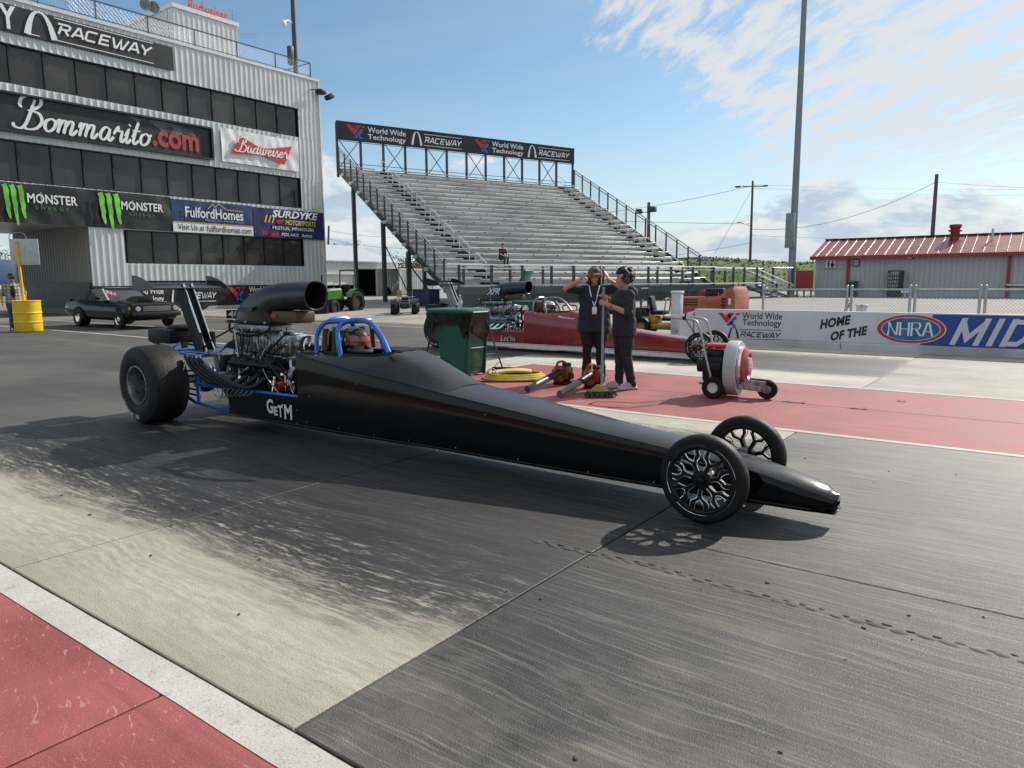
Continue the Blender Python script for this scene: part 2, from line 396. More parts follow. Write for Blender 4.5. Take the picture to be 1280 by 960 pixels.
lane_near = lane_mat('rubbered concrete', (1.95, 2.40), (6.55, 7.1), [(4.05, .26, .55), (5.15, .26, .5), (3.60, .17, .9), (2.95, .5, .22)])
lane_far = lane_mat('worn lane concrete', (12.0, 12.7), (15.2, 16.0), [(12.9, .35, .5), (14.3, .35, .5)], 1, -2.05, (.40, .38, .335), .22)

def redpaint_mat():
    m, h, b = nodemat('red paint'); P = wpos(h); x, y, z = h.xyz(P)
    n1 = h.noise(P, 1.2, 6, .6); n2 = h.noise(P, 130., 3, .7); n3 = h.noise(P, 6., 8, .7)
    # flaked half-moon chips in the near strip
    rot = h.n('ShaderNodeVectorRotate', rotation_type='Z_AXIS'); h.put(rot.inputs['Vector'], P); rot.inputs['Angle'].default_value = R(25)
    wv = h.noise(h.mul(rot.outputs[0], (9., 26., 1)), 1., 4, .55, 1.6)
    clump = h.noise(h.mul(P, (1, 1, 1)), 2.6, 4, .6)
    near = h.m('MULTIPLY', h.ss(y, 1.15, 1.0), h.ss(y, 1.2, 1.1))
    chips = h.m('MULTIPLY', h.m('MULTIPLY', h.ss(wv, .60, .66), h.ss(clump, .42, .55)), h.ss(y, 2., 1.5))
    c = h.mix(h.ss(n1, .3, .7), (.20, .048, .048), (.32, .088, .083))
    c = h.mix(h.ss(n3, .5, .72, 0., .35), c, (.20, .06, .055))
    c = h.mix(h.ss(n2, .52, .7, 0., .45), c, (.50, .22, .20))
    scf = h.noise(h.mul(P, (.25, 5., 1)), 1.2, 7, .66); c = h.mix(h.ss(scf, .54, .72, 0., .5), c, (.10, .035, .035)); c = h.mix(h.m('MULTIPLY', chips, .75), c, (.45, .25, .19))
    spot = h.n('ShaderNodeTexVoronoi'); spot.inputs['Scale'].default_value = 4.; h.put(spot.inputs['Vector'], P)
    c = h.mix(h.ss(spot.outputs['Distance'], .022, .035, .8, 0.), c, (.03, .025, .025))
    return finish(m, h, b, c, h.ss(n1, .2, .8, .62, .8, 'LINEAR'), h.m('ADD', h.m('MULTIPLY', n2, .6), n3), .6, .004)
redpaint = redpaint_mat()
def white_mat():
    m, h, b = nodemat('white road paint'); P = wpos(h)
    n1 = h.noise(P, 1.5, 7, .65); n2 = h.noise(P, 110., 3, .7)
    c = h.mix(h.ss(n1, .35, .75), (.50, .485, .455), (.38, .365, .33)); c = h.mix(h.ss(n2, .50, .68, 0., .65), c, (.24, .225, .20)); n3 = h.noise(P, 9., 9, .75); c = h.mix(h.ss(n3, .56, .66, 0., .6), c, (.22, .205, .18))
    return finish(m, h, b, c, .75, n2, .6, .003)
whitepaint = white_mat()
concrete = mat('plain concrete', (.40, .39, .36), .85, var=.18, vs=1.5, bump=.3, bs=40)

gr = MB(); gr.poly([(-2500, -60, -.016), (2500, -60, -.016), (2500, 2500, -.016), (-2500, 2500, -.016)])
tag(gr.build('ground', asphalt), kind='structure')
pad = MB(); pad.poly([(-8.72, -6, -.011), (60, -6, -.011), (60, 17.4, -.011), (-8.72, 17.4, -.011)])
padm = mat('joint filler', (.045, .042, .04), .9)
PAD = tag(pad.build('launch_pad', padm), kind='structure')
def slab(x0, x1, y0, y1, m, gap=.012):
    q = MB(); a = gap/2; z = random.uniform(-.0012, .0012); ch = .006
    b0 = [(x0+a, y0+a), (x1-a, y0+a), (x1-a, y1-a), (x0+a, y1-a)]; t0 = [(x0+a+ch, y0+a+ch), (x1-a-ch, y0+a+ch), (x1-a-ch, y1-a-ch), (x0+a+ch, y1-a-ch)]
    q.add([(p[0], p[1], -.0105) for p in b0]+[(p[0], p[1], -.004) for p in b0]+[(p[0], p[1], z) for p in t0],
          [(0, 1, 5, 4), (1, 2, 6, 5), (2, 3, 7, 6), (3, 0, 4, 7), (4, 5, 9, 8), (5, 6, 10, 9), (6, 7, 11, 10), (7, 4, 8, 11), (8, 9, 10, 11)])
    return q.build('slab', m, PAD, smooth=False)
XN = [-8.7, -4.36, -1.96, 7, 16, 25, 34, 43, 60]
for i in range(len(XN)-1):
    if XN[i] < -2: slab(XN[i], XN[i+1], 1.385, 7.5, lane_near)
    else: slab(XN[i], XN[i+1], 1.385, 3.82, lane_near); slab(XN[i], XN[i+1], 3.82, 7.5, lane_near)
XF = [-8.7, -2.05, 6.5, 15, 24, 33, 42, 60]
for i in range(len(XF)-1): slab(XF[i], XF[i+1], 10.98, 17.35, lane_far)
XR = [-8.7, -7.7, -2.71, 5.8, 14.5, 23, 32, 41, 60]
for i in range(len(XR)-1):
    for y0, y1 in ((7.5, 9.2), (9.2, 10.98)): slab(XR[i], XR[i+1], y0, y1, lane_far if i == 0 else redpaint, .008)
XQ = [-8.7, -5.4, -2.53, 2., 10, 30]
for i in range(len(XQ)-1): slab(XQ[i], XQ[i+1], -6, 1.385, redpaint)
def paint(x0, x1, y0, y1, m=whitepaint, z=.0024, name='painted_line'):
    q = MB(); n = max(2, int((x1-x0)/.25)) if x1 < 20 else 60; e = .0025; va = []; vb = []
    for i in range(n+1):
        x = x0+(x1-x0)*i/n; va.append((x, y0+random.uniform(-e, e), z)); vb.append((x, y1+random.uniform(-e, e), z))
    q.add(va+vb, [(i, i+1, n+2+i, n+1+i) for i in range(n)])
    return tag(q.build(name, m, smooth=False), kind='structure')
paint(-8.7, 19, 1.235, 1.374)
paint(-7.62, 19, 7.42, 7.52); paint(19, 60, 7.42, 7.52)
paint(-7.55, 19, 10.93, 11.02); paint(19, 60, 10.93, 11.02)
q = MB(); q.add([(-7.70, 7.42, .0024), (-7.62, 7.42, .0024), (-7.62, 11.02, .0024), (-7.70, 11.02, .0024)], [(0, 1, 2, 3)]); tag(q.build('painted_line', whitepaint), kind='structure')
paint(-8.6, 19, 16.12, 16.26); paint(19, 60, 16.12, 16.26)
yell = mat('yellow road paint', (.55, .42, .12), .8, var=.2, vs=3)
paint(-45, -9, 17.92, 18.04, whitepaint, -.008); paint(-45, -9, 19.2, 19.32, yell, -.008); paint(-45, -14, 13.3, 13.42, whitepaint, -.008)
paint(-45, -16, 10.4, 10.52, whitepaint, -.008); paint(-50, -20, 23.4, 23.5, yell, -.008)
# burnt rubber ridge shed along the groove
rb = MB(); x = -2.3
while x < 6:
    w = random.uniform(.03, .06); yy = 3.37+.012*math.sin(x*3)+random.uniform(-.012, .012); hh = random.uniform(.002, .005)
    rb.ell((x, yy, .001), (w, random.uniform(.012, .024), hh), 7, 4, Matrix.Rotation(random.uniform(-.4, .1), 3, 'Z'))
    rb.ell((x+.04, yy+.03, .001), (w*.5, .01, hh*1.2), 6, 4); x += random.uniform(.07, .11)
for i in range(150):
    x = random.uniform(-8, 6); yy = random.choice((random.gauss(3.4, .35), random.gauss(2.4, .5), random.gauss(6.2, .4))); r_ = random.uniform(.003, .009)
    if 1.4 < yy < 7.3: rb.ell((x, yy, .002), (r_*1.6, r_, r_*.7), 6, 4, Matrix.Rotation(random.uniform(0, 3), 3, 'Z'))
tag(rb.build('rubber_crumbs', mat('rubber crumbs', (.055, .053, .050), .8), smooth=True), 'grey ridge and crumbs of shed tyre rubber on the lane', 'rubber', kind='stuff')
# raised spectator pavement and grass bank behind the barrier
terr = MB(); ys = [19.6, 23, 28, 34, 140]; zs = [-.012, .10, .24, .36, .38]
for i in range(4):
    terr.poly([(-36, ys[i], zs[i]), (90, ys[i], zs[i]), (90, ys[i+1], zs[i+1]), (-36, ys[i+1], zs[i+1])])
terr.poly([(-36, 19.6, -.012), (-36, 23, .10), (-60, 26, -.014)]);
terr.poly([(-36, 23, .10), (-36, 28, .24), (-62, 33, .2), (-60, 26, -.014)]); terr.poly([(-36, 28, .24), (-36, 34, .36), (-64, 39, .3), (-62, 33, .2)]); terr.poly([(-36, 34, .36), (-36, 140, .38), (-140, 140, .3), (-140, 39, .3), (-64, 39, .3)])
tag(terr.build('pavement', mat('weathered pavement', (.27, .26, .245), .9, var=.2, vs=.6, bump=.3, bs=50, dirt=.25), smooth=True), kind='structure')
def hillz(x, yy): i = (x+70)/5; f = itp0(yy, (78, 84, 92, 102, 125, 180), (0., .45, .85, 1., .9, .1)); return .3+f*(4.3+.5*math.sin(i*.45)+.25*math.sin(i*1.3)-.02*abs(i-16))
def itp0(x, xs, ys):
    for i in range(len(xs)-1):
        if x <= xs[i+1]: return ys[i]+(ys[i+1]-ys[i])*(x-xs[i])/(xs[i+1]-xs[i])
    return ys[-1]
hill = MB(); hill.loft([[V((-70+i*5, yy, hillz(-70+i*5, yy))) for i in range(40)] for yy in (78, 84, 92, 102, 125, 180)], ring=False)
def grass_mat():
    m, h, b = nodemat('grass'); P = wpos(h); n1 = h.noise(P, .35, 6, .65); n2 = h.noise(P, 5., 6, .7)
    c = h.mix(h.ss(n1, .3, .7), (.055, .11, .02), (.13, .19, .04)); c = h.mix(h.ss(n2, .4, .7, 0, .5), c, (.04, .07, .015))
    return finish(m, h, b, c, .9, n2, 1., .2)
grass = grass_mat()
tag(hill.build('grass_bank', grass), kind='structure')
gb = MB()
for i in range(3500):
    x = random.uniform(-50, 10); yy = random.uniform(80, 103); zz = hillz(x, yy)-.03
    h_ = random.uniform(.08, .26); a = random.uniform(0, 3.1); dx_, dy_ = math.cos(a)*h_*.8, math.sin(a)*h_*.8
    gb.add([(x-dx_, yy-dy_, zz), (x+dx_, yy+dy_, zz), (x+dx_*.3+random.uniform(-.1, .1), yy, zz+h_)], [(0, 1, 2)])
tag(gb.build('tall_grass', grass, smooth=False, fix=False), 'tufts of tall green grass on the bank behind the restroom', 'grass', kind='stuff')
# ================================================================ dragsters
rubber = mat('tyre rubber', (.007, .007, .0075), .6, var=.25, vs=9, bump=.25, bs=45, spec=.3)
slickm = mat('slick rubber', (.0095, .0093, .0093), .55, var=.4, vs=5, bump=.35, bs=30, rvar=.25, spec=.3)
blackgloss = mat('black gel coat', (.003, .003, .0033), .08, var=.2, vs=3, spec=.28, rvar=.5)
blackdeck = mat('black deck with sky sheen', (.012, .014, .018), .30, var=.25, vs=4, rvar=.25, spec=.45)  # same black body, with the sky's reflection on top put into the colour
blacksatin = mat('black satin', (.006, .006, .0065), .45, var=.25, vs=8, spec=.25)
carbon = mat('black moulded shell', (.017, .016, .016), .22, var=.35, vs=7, spec=.5)
blueano = mat('blue powder coat', (.018, .125, .46), .28, metal=.2, var=.15, coat=.4)
chrome = mat('polished metal', (.78, .79, .80), .12, metal=1., var=.12, vs=12)
alu = mat('cast aluminium', (.36, .37, .38), .30, metal=1., var=.55, vs=14, bump=.15, bs=60)
steel = mat('dull steel', (.28, .28, .29), .42, metal=1., var=.3, vs=15)
darkiron = mat('dark iron', (.014, .014, .015), .5, metal=.4, var=.3, vs=10)
belt = mat('drive belt', (.012, .012, .012), .7)
whitedecal = mat('white decal', (.62, .63, .66), .5, var=.06)
lavdecal = mat('lavender decal', (.20, .21, .34), .5, var=.1)
brownsh = mat('brown plenum', (.055, .035, .022), .5, var=.2)
redsil = mat('red anodised', (.35, .03, .03), .35, metal=.4)
redbody = mat('candy red body', (.20, .004, .012), .22, var=.2, vs=3, coat=.6)
whiteline_b = mat('white belly pan', (.68, .68, .68), .45, var=.1)
navy = mat('navy shell', (.008, .011, .03), .3, coat=.3)
bluesil = mat('blue-grey castings', (.22, .28, .36), .35, metal=.7, var=.3, vs=12)
interior = mat('cockpit black', (.006, .006, .006), .8)

CX = [.99, 1.6, 2.18, 2.43, 2.9, 3.23, 3.52, 4.03, 4.65, 5.33, 5.89, 6.4, 6.66, 6.84, 6.905]
CZ = [.42, .42, .855, .81, .75, .705, .675, .61, .54, .46, .40, .335, .286, .236, .206]
def itp(x, xs, ys):
    if x <= xs[0]: return ys[0]
    for i in range(len(xs)-1):
        if x <= xs[i+1]: t = (x-xs[i])/(xs[i+1]-xs[i]); return ys[i]+(ys[i+1]-ys[i])*t
    return ys[-1]
def zc(x): return itp(x, CX[2:], CZ[2:])
def hwid(x): return itp(x, [.99, 1.9, 2.9, 3.9, 4.9, 5.9, 6.22, 6.76, 6.91], [.34, .36, .35, .30, .25, .20, .185, .145, .128])
def zb(x): return itp(x, [.99, 3.8, 5.3, 6.95], [.135, .135, .112, .102])

def wheel_front(root, y, pal, s):
    t = MB(); c = (0, y, 0)
    prof = [(.205, -.048), (.232, -.056), (.262, -.050), (.277, -.034), (.281, -.012), (.281, .012), (.277, .034), (.262, .050), (.232, .056), (.205, .048), (.197, .03), (.197, -.03)]
    root_o = MB()
    t.lathe(prof, (6.22, y, .281), (0, 1, 0), 48, closed=True)
    tyre = t.build('tyre', rubber, root)
    r = MB(); r.lathe([(.222, -.047), (.222, -.052), (.206, -.054), (.192, -.044), (.188, -.02), (.188, .02), (.192, .044), (.206, .054), (.222, .052), (.222, .047), (.2, .03), (.2, -.03)], (6.22, y, .281), (0, 1, 0), 48, closed=True)
    # lettering band / bead line, machined spoke edges
    sil = MB()
    yo = y+s*.058
    for k in range(5):
        a0 = k*1.2566+.2; P = [(6.22+.222*math.cos(a0+.95*j/10), yo-s*.004, .281+.222*math.sin(a0+.95*j/10)) for j in range(11)]
        sil.tube(P, .0021, 5)
    blk = MB()
    blk.lathe([(.0, -.03), (.05, -.03), (.062, -.01), (.062, .03), (.05, .045), (.0, .05)], (6.22, y+s*.006, .281), (0, s, 0), 20)
    ca = MB(); ca.lathe([(.0, .05), (.03, .05), (.028, .062), (.0, .066)], (6.22, y+s*.006, .281), (0, s, 0), 14)
    pt = lambda rad, a, d: V((6.22+rad*math.cos(a), y+s*d, .281+rad*math.sin(a)))
    nsp = 7
    for k in range(nsp):
        a = 2*math.pi*k/nsp+.2; sp = math.pi/nsp
        blk.beam(pt(.05, a, .030), pt(.118, a, .034), .024, .026, (0, 1, 0))
        for q in (-1, 1):
            blk.beam(pt(.108, a, .034), pt(.155, a+q*sp*.62, .036), .016, .024, (0, 1, 0)); blk.beam(pt(.150, a+q*sp*.60, .036), pt(.196, a+q*sp*.56, .036), .015, .024, (0, 1, 0))
            d = .0515
            e = .30
            P = [pt(.060, a+q*.20, d-.003), pt(.112, a+q*.16, d), pt(.150, a+q*sp*.86, d), pt(.186, a+q*sp*.74, d)]
            if (k*2+(q > 0)) % 2 == 0 or True: sil.tube(bez(P, 4), .0029, 5)
        P = [pt(.190, a-sp*.36, d), pt(.152, a-sp*.34, d), pt(.130, a, d), pt(.152, a+sp*.34, d), pt(.190, a+sp*.36, d)]
        sil.tube(bez(P, 4), .0024, 5)
    rim = r.build('rim', blacksatin, tyre); blk.build('spokes', blacksatin, tyre); sil.build('machined_edge', chrome, tyre); ca.build('hub_cap', pal['hub'], tyre)
    return tyre

def wheel_rear(root, y, pal, s):
    t = MB(); w = .20
    prof = [(.205, -w+.02), (.25, -w-.004), (.31, -w-.010), (.37, -w+.002), (.405, -w+.022), (.418, -w+.05), (.421, -.06), (.421, .06), (.418, w-.05), (.405, w-.022), (.37, w-.002), (.31, w+.010), (.25, w+.004), (.205, w-.02), (.196, .10), (.196, -.10)]
    t.lathe(prof, (0, y, .419), (0, 1, 0), 64, closed=True)
    tyre = t.build('tyre', slickm, root)
    r = MB(); r.lathe([(.214, w-.016), (.214, w-.006), (.196, w-.004), (.190, w-.02), (.184, w-.07), (.168, .06), (.160, .0), (.176, -.06), (.19, -.15), (.205, -.17), (.2, -.1), (.2, .1)], (0, y, .419), (0, s, 0), 40, closed=True)
    rim = r.build('rim', steel, tyre)
    d = MB(); d.lathe([(.0, .0), (.150, -.01), (.162, .02), (.140, .03), (.07, .05), (.06, .10), (.035, .11), (.0, .11)], (0, y, .419), (0, s, 0), 28); d.build('wheel_centre', pal['rimc'], tyre)
    bo = MB()
    for k in range(24):
        a = k*math.pi/12; p = V((.205*math.cos(a), y+s*(w-.006), .419+.205*math.sin(a))); bo.cyl(p, p+V((0, s*.010, 0)), .0055, 6)
    for k in range(5):
        a = k*1.2566; p = V((.05*math.cos(a), y+s*.06, .419+.05*math.sin(a))); bo.cyl(p, p+V((0, s*.05, 0)), .010, 6)
    tag(bo.build('bolts', steel, tyre), kind='stuff')
    if s < 0:                                    # worn white sidewall lettering, low on the near slick
        l = MB(); random.seed(5)
        for k in range(9):
            a = R(215+k*7.2+random.uniform(-1, 1)); rr = .345
            base = V((rr*math.cos(a), y+s*(w+.012), .419+rr*math.sin(a))); e1 = V((-math.sin(a), 0, math.cos(a))); e2 = V((-math.cos(a), 0, -math.sin(a)))
            pl = lambda X, Y, K=0., b=base, p=e1, q=e2: b+p*((X-.5)*.034)+q*((Y-.5)*.05)
            for st in random.choice(([[(0, 0), (0, 1), (.5, .3), (1, 1), (1, 0)]], [[(0, 0), (0, 1)], [(1, 1), (0, .5), (1, 0)]], [[(0, 1), (1, 1), (1, 0), (0, 0)]])):
                if random.random() < .8: rib(l, st, .17, pl)
        tag(l.build('sidewall_lettering', whitedecal, tyre), kind='stuff')
    return tyre

def dragster(name, label, loc, pal, letters):
    T = thing(name, label, 'dragster', loc)
    body, deck = pal['body'], pal['deck']
    # --- tub: sides and floor, open above the cockpit
    xs = [2.18, 2.3, 2.43, 2.65, 2.9, 3.23, 3.52, 3.78, 4.03, 4.35, 4.65, 5., 5.33, 5.6, 5.89, 6.15, 6.4, 6.55, 6.68, 6.79, 6.86, 6.885, 6.905, 6.918, 6.926, 6.93]
    def usec(x):
        b, z0, z1 = hwid(x), zb(x), zc(x); ins = itp(x, [6.86, 6.93], [0, .016]); b -= itp(x, [6.75, 6.79, 6.86, 6.885, 6.905, 6.918, 6.926, 6.93], [0, .004, .021, .034, .050, .066, .082, .098]); z0 += ins; z1 -= ins; nose = itp(x, [6.25, 6.78], [0, 1]); rz = .018+.05*nose; rz = min(rz, (z1-zb(x))*.40)
        L = [(-b+min(.02, b*.3), z0), (-b+.006, z0+.018), (-b, z0+.05), (-b, z0+(z1-z0)*.35), (-b, z0+(z1-z0)*.65), (-b, z1-rz), (-b+min(rz, b*.5)*.25, z1-rz*.3)]
        return [V((x, y, z)) for y, z in L[::-1]]+[V((x, -y, z)) for y, z in L]
    def dsec(x):
        b, z1 = hwid(x), zc(x); ins = itp(x, [6.86, 6.93], [0, .016]); b -= itp(x, [6.75, 6.79, 6.86, 6.885, 6.905, 6.918, 6.926, 6.93], [0, .004, .021, .034, .050, .066, .082, .098]); z1 -= ins; nose = itp(x, [6.25, 6.78], [0, 1]); rz = min(.018+.05*nose, (z1-zb(x))*.40); b2 = b-min(rz, b*.5)*.25; z2 = z1-rz*.3
        cr = .022+.02*itp(x, [3.9, 4.6], [1, 0])
        return [V((x, f*b2, z2+(cr+rz*.3)*(1-abs(f)**(2.6)))) for f in (-1, -.93, -.8, -.5, -.2, 0, .2, .5, .8, .93, 1)]
    B = MB(); B.loft([usec(x) for x in xs], ring=False)
    e = usec(6.93); B.poly(e+dsec(6.93)[1:-1][::-1])
    # rear cover of the tub (firewall)
    fwl = usec(2.18); B.poly(fwl)
    O = B.build('body', body, T)
    # --- deck ahead of the cockpit
    Dk = MB(); dx = [x for x in xs if x >= 3.7]; Dk.loft([dsec(x) for x in dx], ring=False)
    Dk.build('deck', deck, T)
    # --- cockpit surround
    Cw = MB(); rimz = lambda x: itp(x, [2.18, 2.7, 3.31], [.865, .875, .90])
    cprof = lambda f, z1, zt, p: z1-.006+(zt-z1+.006)*(1-abs(f)**p)
    def cside(x, s):
        b, z1 = hwid(x), zc(x); zr = rimz(x); rw = itp(x, [2.18, 2.5, 3.0, 3.2, 3.31], [.20, .245, .25, .22, .15]); fr = rw/(b-.004)
        return [V((x, s*f*(b-.004), cprof(f, z1, zr, 5.2))) for f in [1-(1-fr)*t for t in (0, .06, .15, .3, .5, .72, 1.)]]
    for s in (-1, 1): Cw.loft([cside(x, s) for x in (2.18, 2.3, 2.43, 2.65, 2.9, 3.1, 3.23, 3.31)], ring=False)
    def ctop(x):
        b, z1 = hwid(x), zc(x); t = itp(x, [3.31, 4.02], [0, 1]); ztop = itp(x, [3.31, 3.45, 3.65, 3.85, 4.02], [.90, .868, .80, .715, .655]); out = []
        for f in (-1, -.97, -.92, -.84, -.74, -.62, -.5, -.25, 0, .25, .5, .62, .74, .84, .92, .97, 1):
            p = 2.2+3.0*(1-t); out.append(V((x, f*(b-.004), cprof(f, z1, ztop, p))))
        return out
    Cw.loft([ctop(x) for x in (3.31, 3.4, 3.5, 3.62, 3.74, 3.86, 3.95, 4.02)], ring=False)
    Cw.build('cockpit_cowl', deck if pal['key'] == 'k' else body, T)
    tr = MB(); P = [cside(x, -1)[-1] for x in (2.2, 2.5, 2.9, 3.1, 3.24)]; P += [(3.312, -.12, .897), (3.314, 0, .900), (3.312, .12, .897)]+[cside(x, 1)[-1] for x in (3.24, 3.1, 2.9, 2.5, 2.2)]
    tr.tube(bez(P, 3), .010, 6); tr.build('cockpit_trim', blacksatin, T)
    ins = MB(); ins.bb((2.2, -.27, .17), (2.24, .27, .84)); ins.bb((2.2, -.3, .16), (3.6, .3, .18)); ins.bb((3.45, -.25, .2), (3.5, .25, .7)); ins.build('cockpit_lining', interior, T)
    hr = MB(); hr.rbox((2.33, 0, .95), (.07, .26, .2), .03); hr.build('headrest', blacksatin, T)
    st = MB(); P = [(3.15, .13*math.cos(a), .74+.11*math.sin(a)) for a in [k*math.pi/8 for k in range(16)]]; st.tube(P, .011, 6, closed=True); st.beam((3.15, -.12, .74), (3.15, .12, .74), .03, .012); st.cyl((3.15, 0, .74), (3.45, 0, .66), .012, 8); st.build('steering_wheel', blacksatin, T)
    # --- low side panels along the engine, belly seam
    for s in (-1, 1):
        p = MB(); p.add([(1.0, s*.338, .14), (2.185, s*.352, .14), (2.185, s*.352, .43), (1.0, s*.338, .40)]+[(1.0, s*.330, .14), (2.185, s*.344, .14), (2.185, s*.344, .43), (1.0, s*.330, .40)],
                        [(0, 1, 2, 3), (4, 7, 6, 5), (0, 3, 7, 4), (3, 2, 6, 7), (0, 4, 5, 1)])
        pn = p.build('side_panel', body, T)
        if s < 0:
            rv = MB()
            for x, z in ((2.75, .19), (3.2, .185), (3.6, .18), (4.1, .18), (4.7, .165), (5.3, .15), (5.8, .15), (3.0, .62), (4.4, .48), (1.05, .36), (1.05, .18), (1.45, .385), (1.7, .16), (1.95, .40), (2.15, .30), (1.66, .385), (2.15, .17), (2.3, .2), (2.35, .45)):
                yy = s*(hwid(x) if x > 2.18 else .338+.014*(x-1)/1.185)+.001; rv.cyl((x, yy, z), (x, yy-.004, z), .006, 6)
            tag(rv.build('panel_rivets', steel, pn), kind='stuff')
    sm = MB()
    for s in (-1, 1): sm.tube([(x, s*(hwid(x)+.001), zb(x)+.022) for x in (1., 1.6, 2.2, 3., 3.9, 4.9, 5.6, 6.2, 6.8)], .0075, 5)
    sm.build('belly_rail', pal['belly'], T)
    fl = MB(); fl.loft([[V((x, -hwid(x)+.03, zb(x))), V((x, hwid(x)-.03, zb(x)))] for x in [1.0]+xs], ring=False); fl.build('belly_pan', pal['belly2'], T)
    if pal['key'] == 'r':
        wb = MB()
        for s in (-1, 1): wb.loft([[V((x, s*(hwid(x)+.004), zb(x)+.01)), V((x, s*(hwid(x)+.004), zb(x)-.055))] for x in [1.0]+xs if x < 6.5], ring=False)
        wb.build('belly_stripe', whiteline_b, T)
    sp = MB(); sp.rbox((6.905, 0, .100), (.04, .07, .006), .002); sp.build('nose_splitter', pal['split'], T)
    # --- chassis tubes
    ch = MB()
    for s in (-1, 1):
        ch.tube([(2.2, s*.335, .425), (1.0, s*.322, .412), (.4, s*.31, .405)], .018, 8)
        ch.tube([(2.2, s*.33, .16), (1.0, s*.32, .16), (.3, s*.30, .19), (-.15, s*.28, .3)], .018, 8)
        ch.tube([(1.05, s*.32, .42), (.36, s*.3, .71), (-.25, s*.27, .74)], .018, 8); ch.tube([(.36, s*.3, .71), (.36, s*.3, .19)], .022, 8); ch.tube([(-.25, s*.27, .74), (-.15, s*.28, .3)], .018, 8)
        ch.tube([(-.25, s*.27, .74), (-.28, s*.12, .82)], .014, 8)
    ch.tube([(.36, -.3, .71), (.36, .3, .71)], .02, 8); ch.tube([(-.25, -.27, .74), (-.25, .27, .74)], .018, 8); ch.tube([(1., -.3, .66), (1., .3, .66)], .016, 8)
    ch.build('chassis_tube', pal['frame'], T)
    pl_ = MB(); pl_.rbox((.35, 0, .735), (.8, .42, .025), .008); pl_.build('top_plate', alu, T)
    # --- roll cage
    cg = MB(); r_ = .0235
    for s in (-1, 1):
        cg.tube(bez([(2.72, s*.27, .83), (2.69, s*.265, .96), (2.63, s*.215, 1.08), (2.66, s*.15, 1.145)]+([(2.86, s*.13, 1.165), (3.02, s*.15, 1.13), (3.18, s*.20, 1.04), (3.34, s*.262, .90)] if s < 0 else []), 5), r_, 10)
        cg.tube(bez([(2.37, s*.255, .85), (2.36, s*.24, 1.0), (2.37, s*.19, 1.10), (2.42, s*.14, 1.14), (2.68, s*.14, 1.15)], 5), r_, 10)
    cg.tube(bez([(2.40, -.15, 1.13), (2.40, -.07, 1.16), (2.40, .07, 1.16), (2.40, .15, 1.13)], 5), r_, 10)
    cg.tube([(2.67, -.15, 1.148), (2.67, .15, 1.148)], r_, 10)
    cg.build('roll_cage', pal['cage'], T)
    for s in (-1, 1):
        for P_, r2 in (([(2.46, s*.235, .88), (2.47, s*.22, 1.08)], .03), ([(2.60, s*.245, .88), (2.60, s*.225, 1.10)], .022)): pd = MB(); pd.tube(P_, r2, 8); pd.build('cage_padding', mat('tan padding', (.05, .036, .022), .8), T)
    # --- wheels and axles
    wf = [wheel_front(T, -.385, pal, -1), wheel_front(T, .385, pal, 1)]; wr = [wheel_rear(T, -.60, pal, -1), wheel_rear(T, .60, pal, 1)]
    ax = MB(); ax.cyl((6.22, -.37, .281), (6.22, .37, .281), .02, 10)
    for s in (-1, 1): ax.tube([(6.22, s*.30, .281), (5.85, s*.19, .26)], .011, 8); ax.tube([(6.22, s*.30, .31), (5.9, s*.18, .34)], .010, 8); ax.rbox((6.22, s*.335, .281), (.06, .03, .12), .01)
    ax.build('front_axle', pal['axle'], T)
    ra = MB(); ra.cyl((0, -.5, .419), (0, .5, .419), .045, 14); ra.ell((0, 0, .419), (.17, .14, .17), 18, 12); ra.cyl((0, 0, .43), (.65, 0, .43), .05, 12)
    for s in (-1, 1):
        ra.lathe([(.04, 0), (.14, 0), (.14, .012), (.04, .012)], (0, s*.36, .419), (0, 1, 0), 24)
        for z0, z1 in ((.30, .27), (.36, .33), (.52, .56), (.47, .5)): ra.tube([(-.02, s*.33, z0), (.38, s*.29, z1)], .012, 8)
        ra.tube([(-.1, s*.25, .40), (-.18, s*.25, .72)], .025, 10)
    ra.build('rear_axle', steel, T)
    # --- wing and its legs
    wg = MB(); sec = []
    for y in (-.45, -.15, .15, .45):
        pr = []
        for t in [k/14 for k in range(14)]:
            a = 2*math.pi*t; cx = .5+.5*math.cos(a); th = .10*(cx**.5)*(1-cx)*1.7; zz = th*(1 if math.sin(a) > 0 else -1)*abs(math.sin(a))**.3
            pr.append(V((-.19-.40*cx, y, 1.452+.055*cx*cx+zz*.4)))
        sec.append(pr)
    wg.loft(sec); wing = wg.build('wing', pal['wing'], T)
    for s in (-1, 1):
        ep = MB(); P = [(-.15, 1.445), (-.16, 1.468), (-.24, 1.515), (-.36, 1.56), (-.50, 1.592), (-.605, 1.60), (-.60, 1.50), (-.585, 1.432), (-.5, 1.420), (-.3, 1.425)]
        ep.prism([(x, s*.45, z) for x, z in P], (0, s*.012, 0)); ep.build('end_plate', pal['wing'], wing)
    gf = MB(); gf.beam((-.592, -.44, 1.525), (-.592, .44, 1.525), .006, .03); gf.build('wing_lip', pal['wing'], wing)
    for s in (-1, 1):
        lg = MB(); a0, a1 = V((.06, s*.05, .70)), V((-.33, s*.05, 1.455)); q = [(-.10, -.008), (.0, -.014), (.09, -.008), (.10, 0), (.09, .008), (0, .014), (-.10, .008)]
        lg.loft([[p+V((x*.88, y, x*.45)) for x, y in q] for p in (a0, a1)]); lo = lg.build('wing_strut', pal['strut'], T)
        ed = MB(); ed.tube([a0+V((.089, 0, .047)), a1+V((.089, 0, .047))], .010, 8); ed.build('strut_edge', pal['stredge'], lo)
    pk = MB(); pk.rbox((-.66, 0, .885), (.5, .36, .17), .03); pk.rbox((-.50, .02, .985), (.26, .22, .06), .025); pk.build('parachute_pack', blacksatin, T)
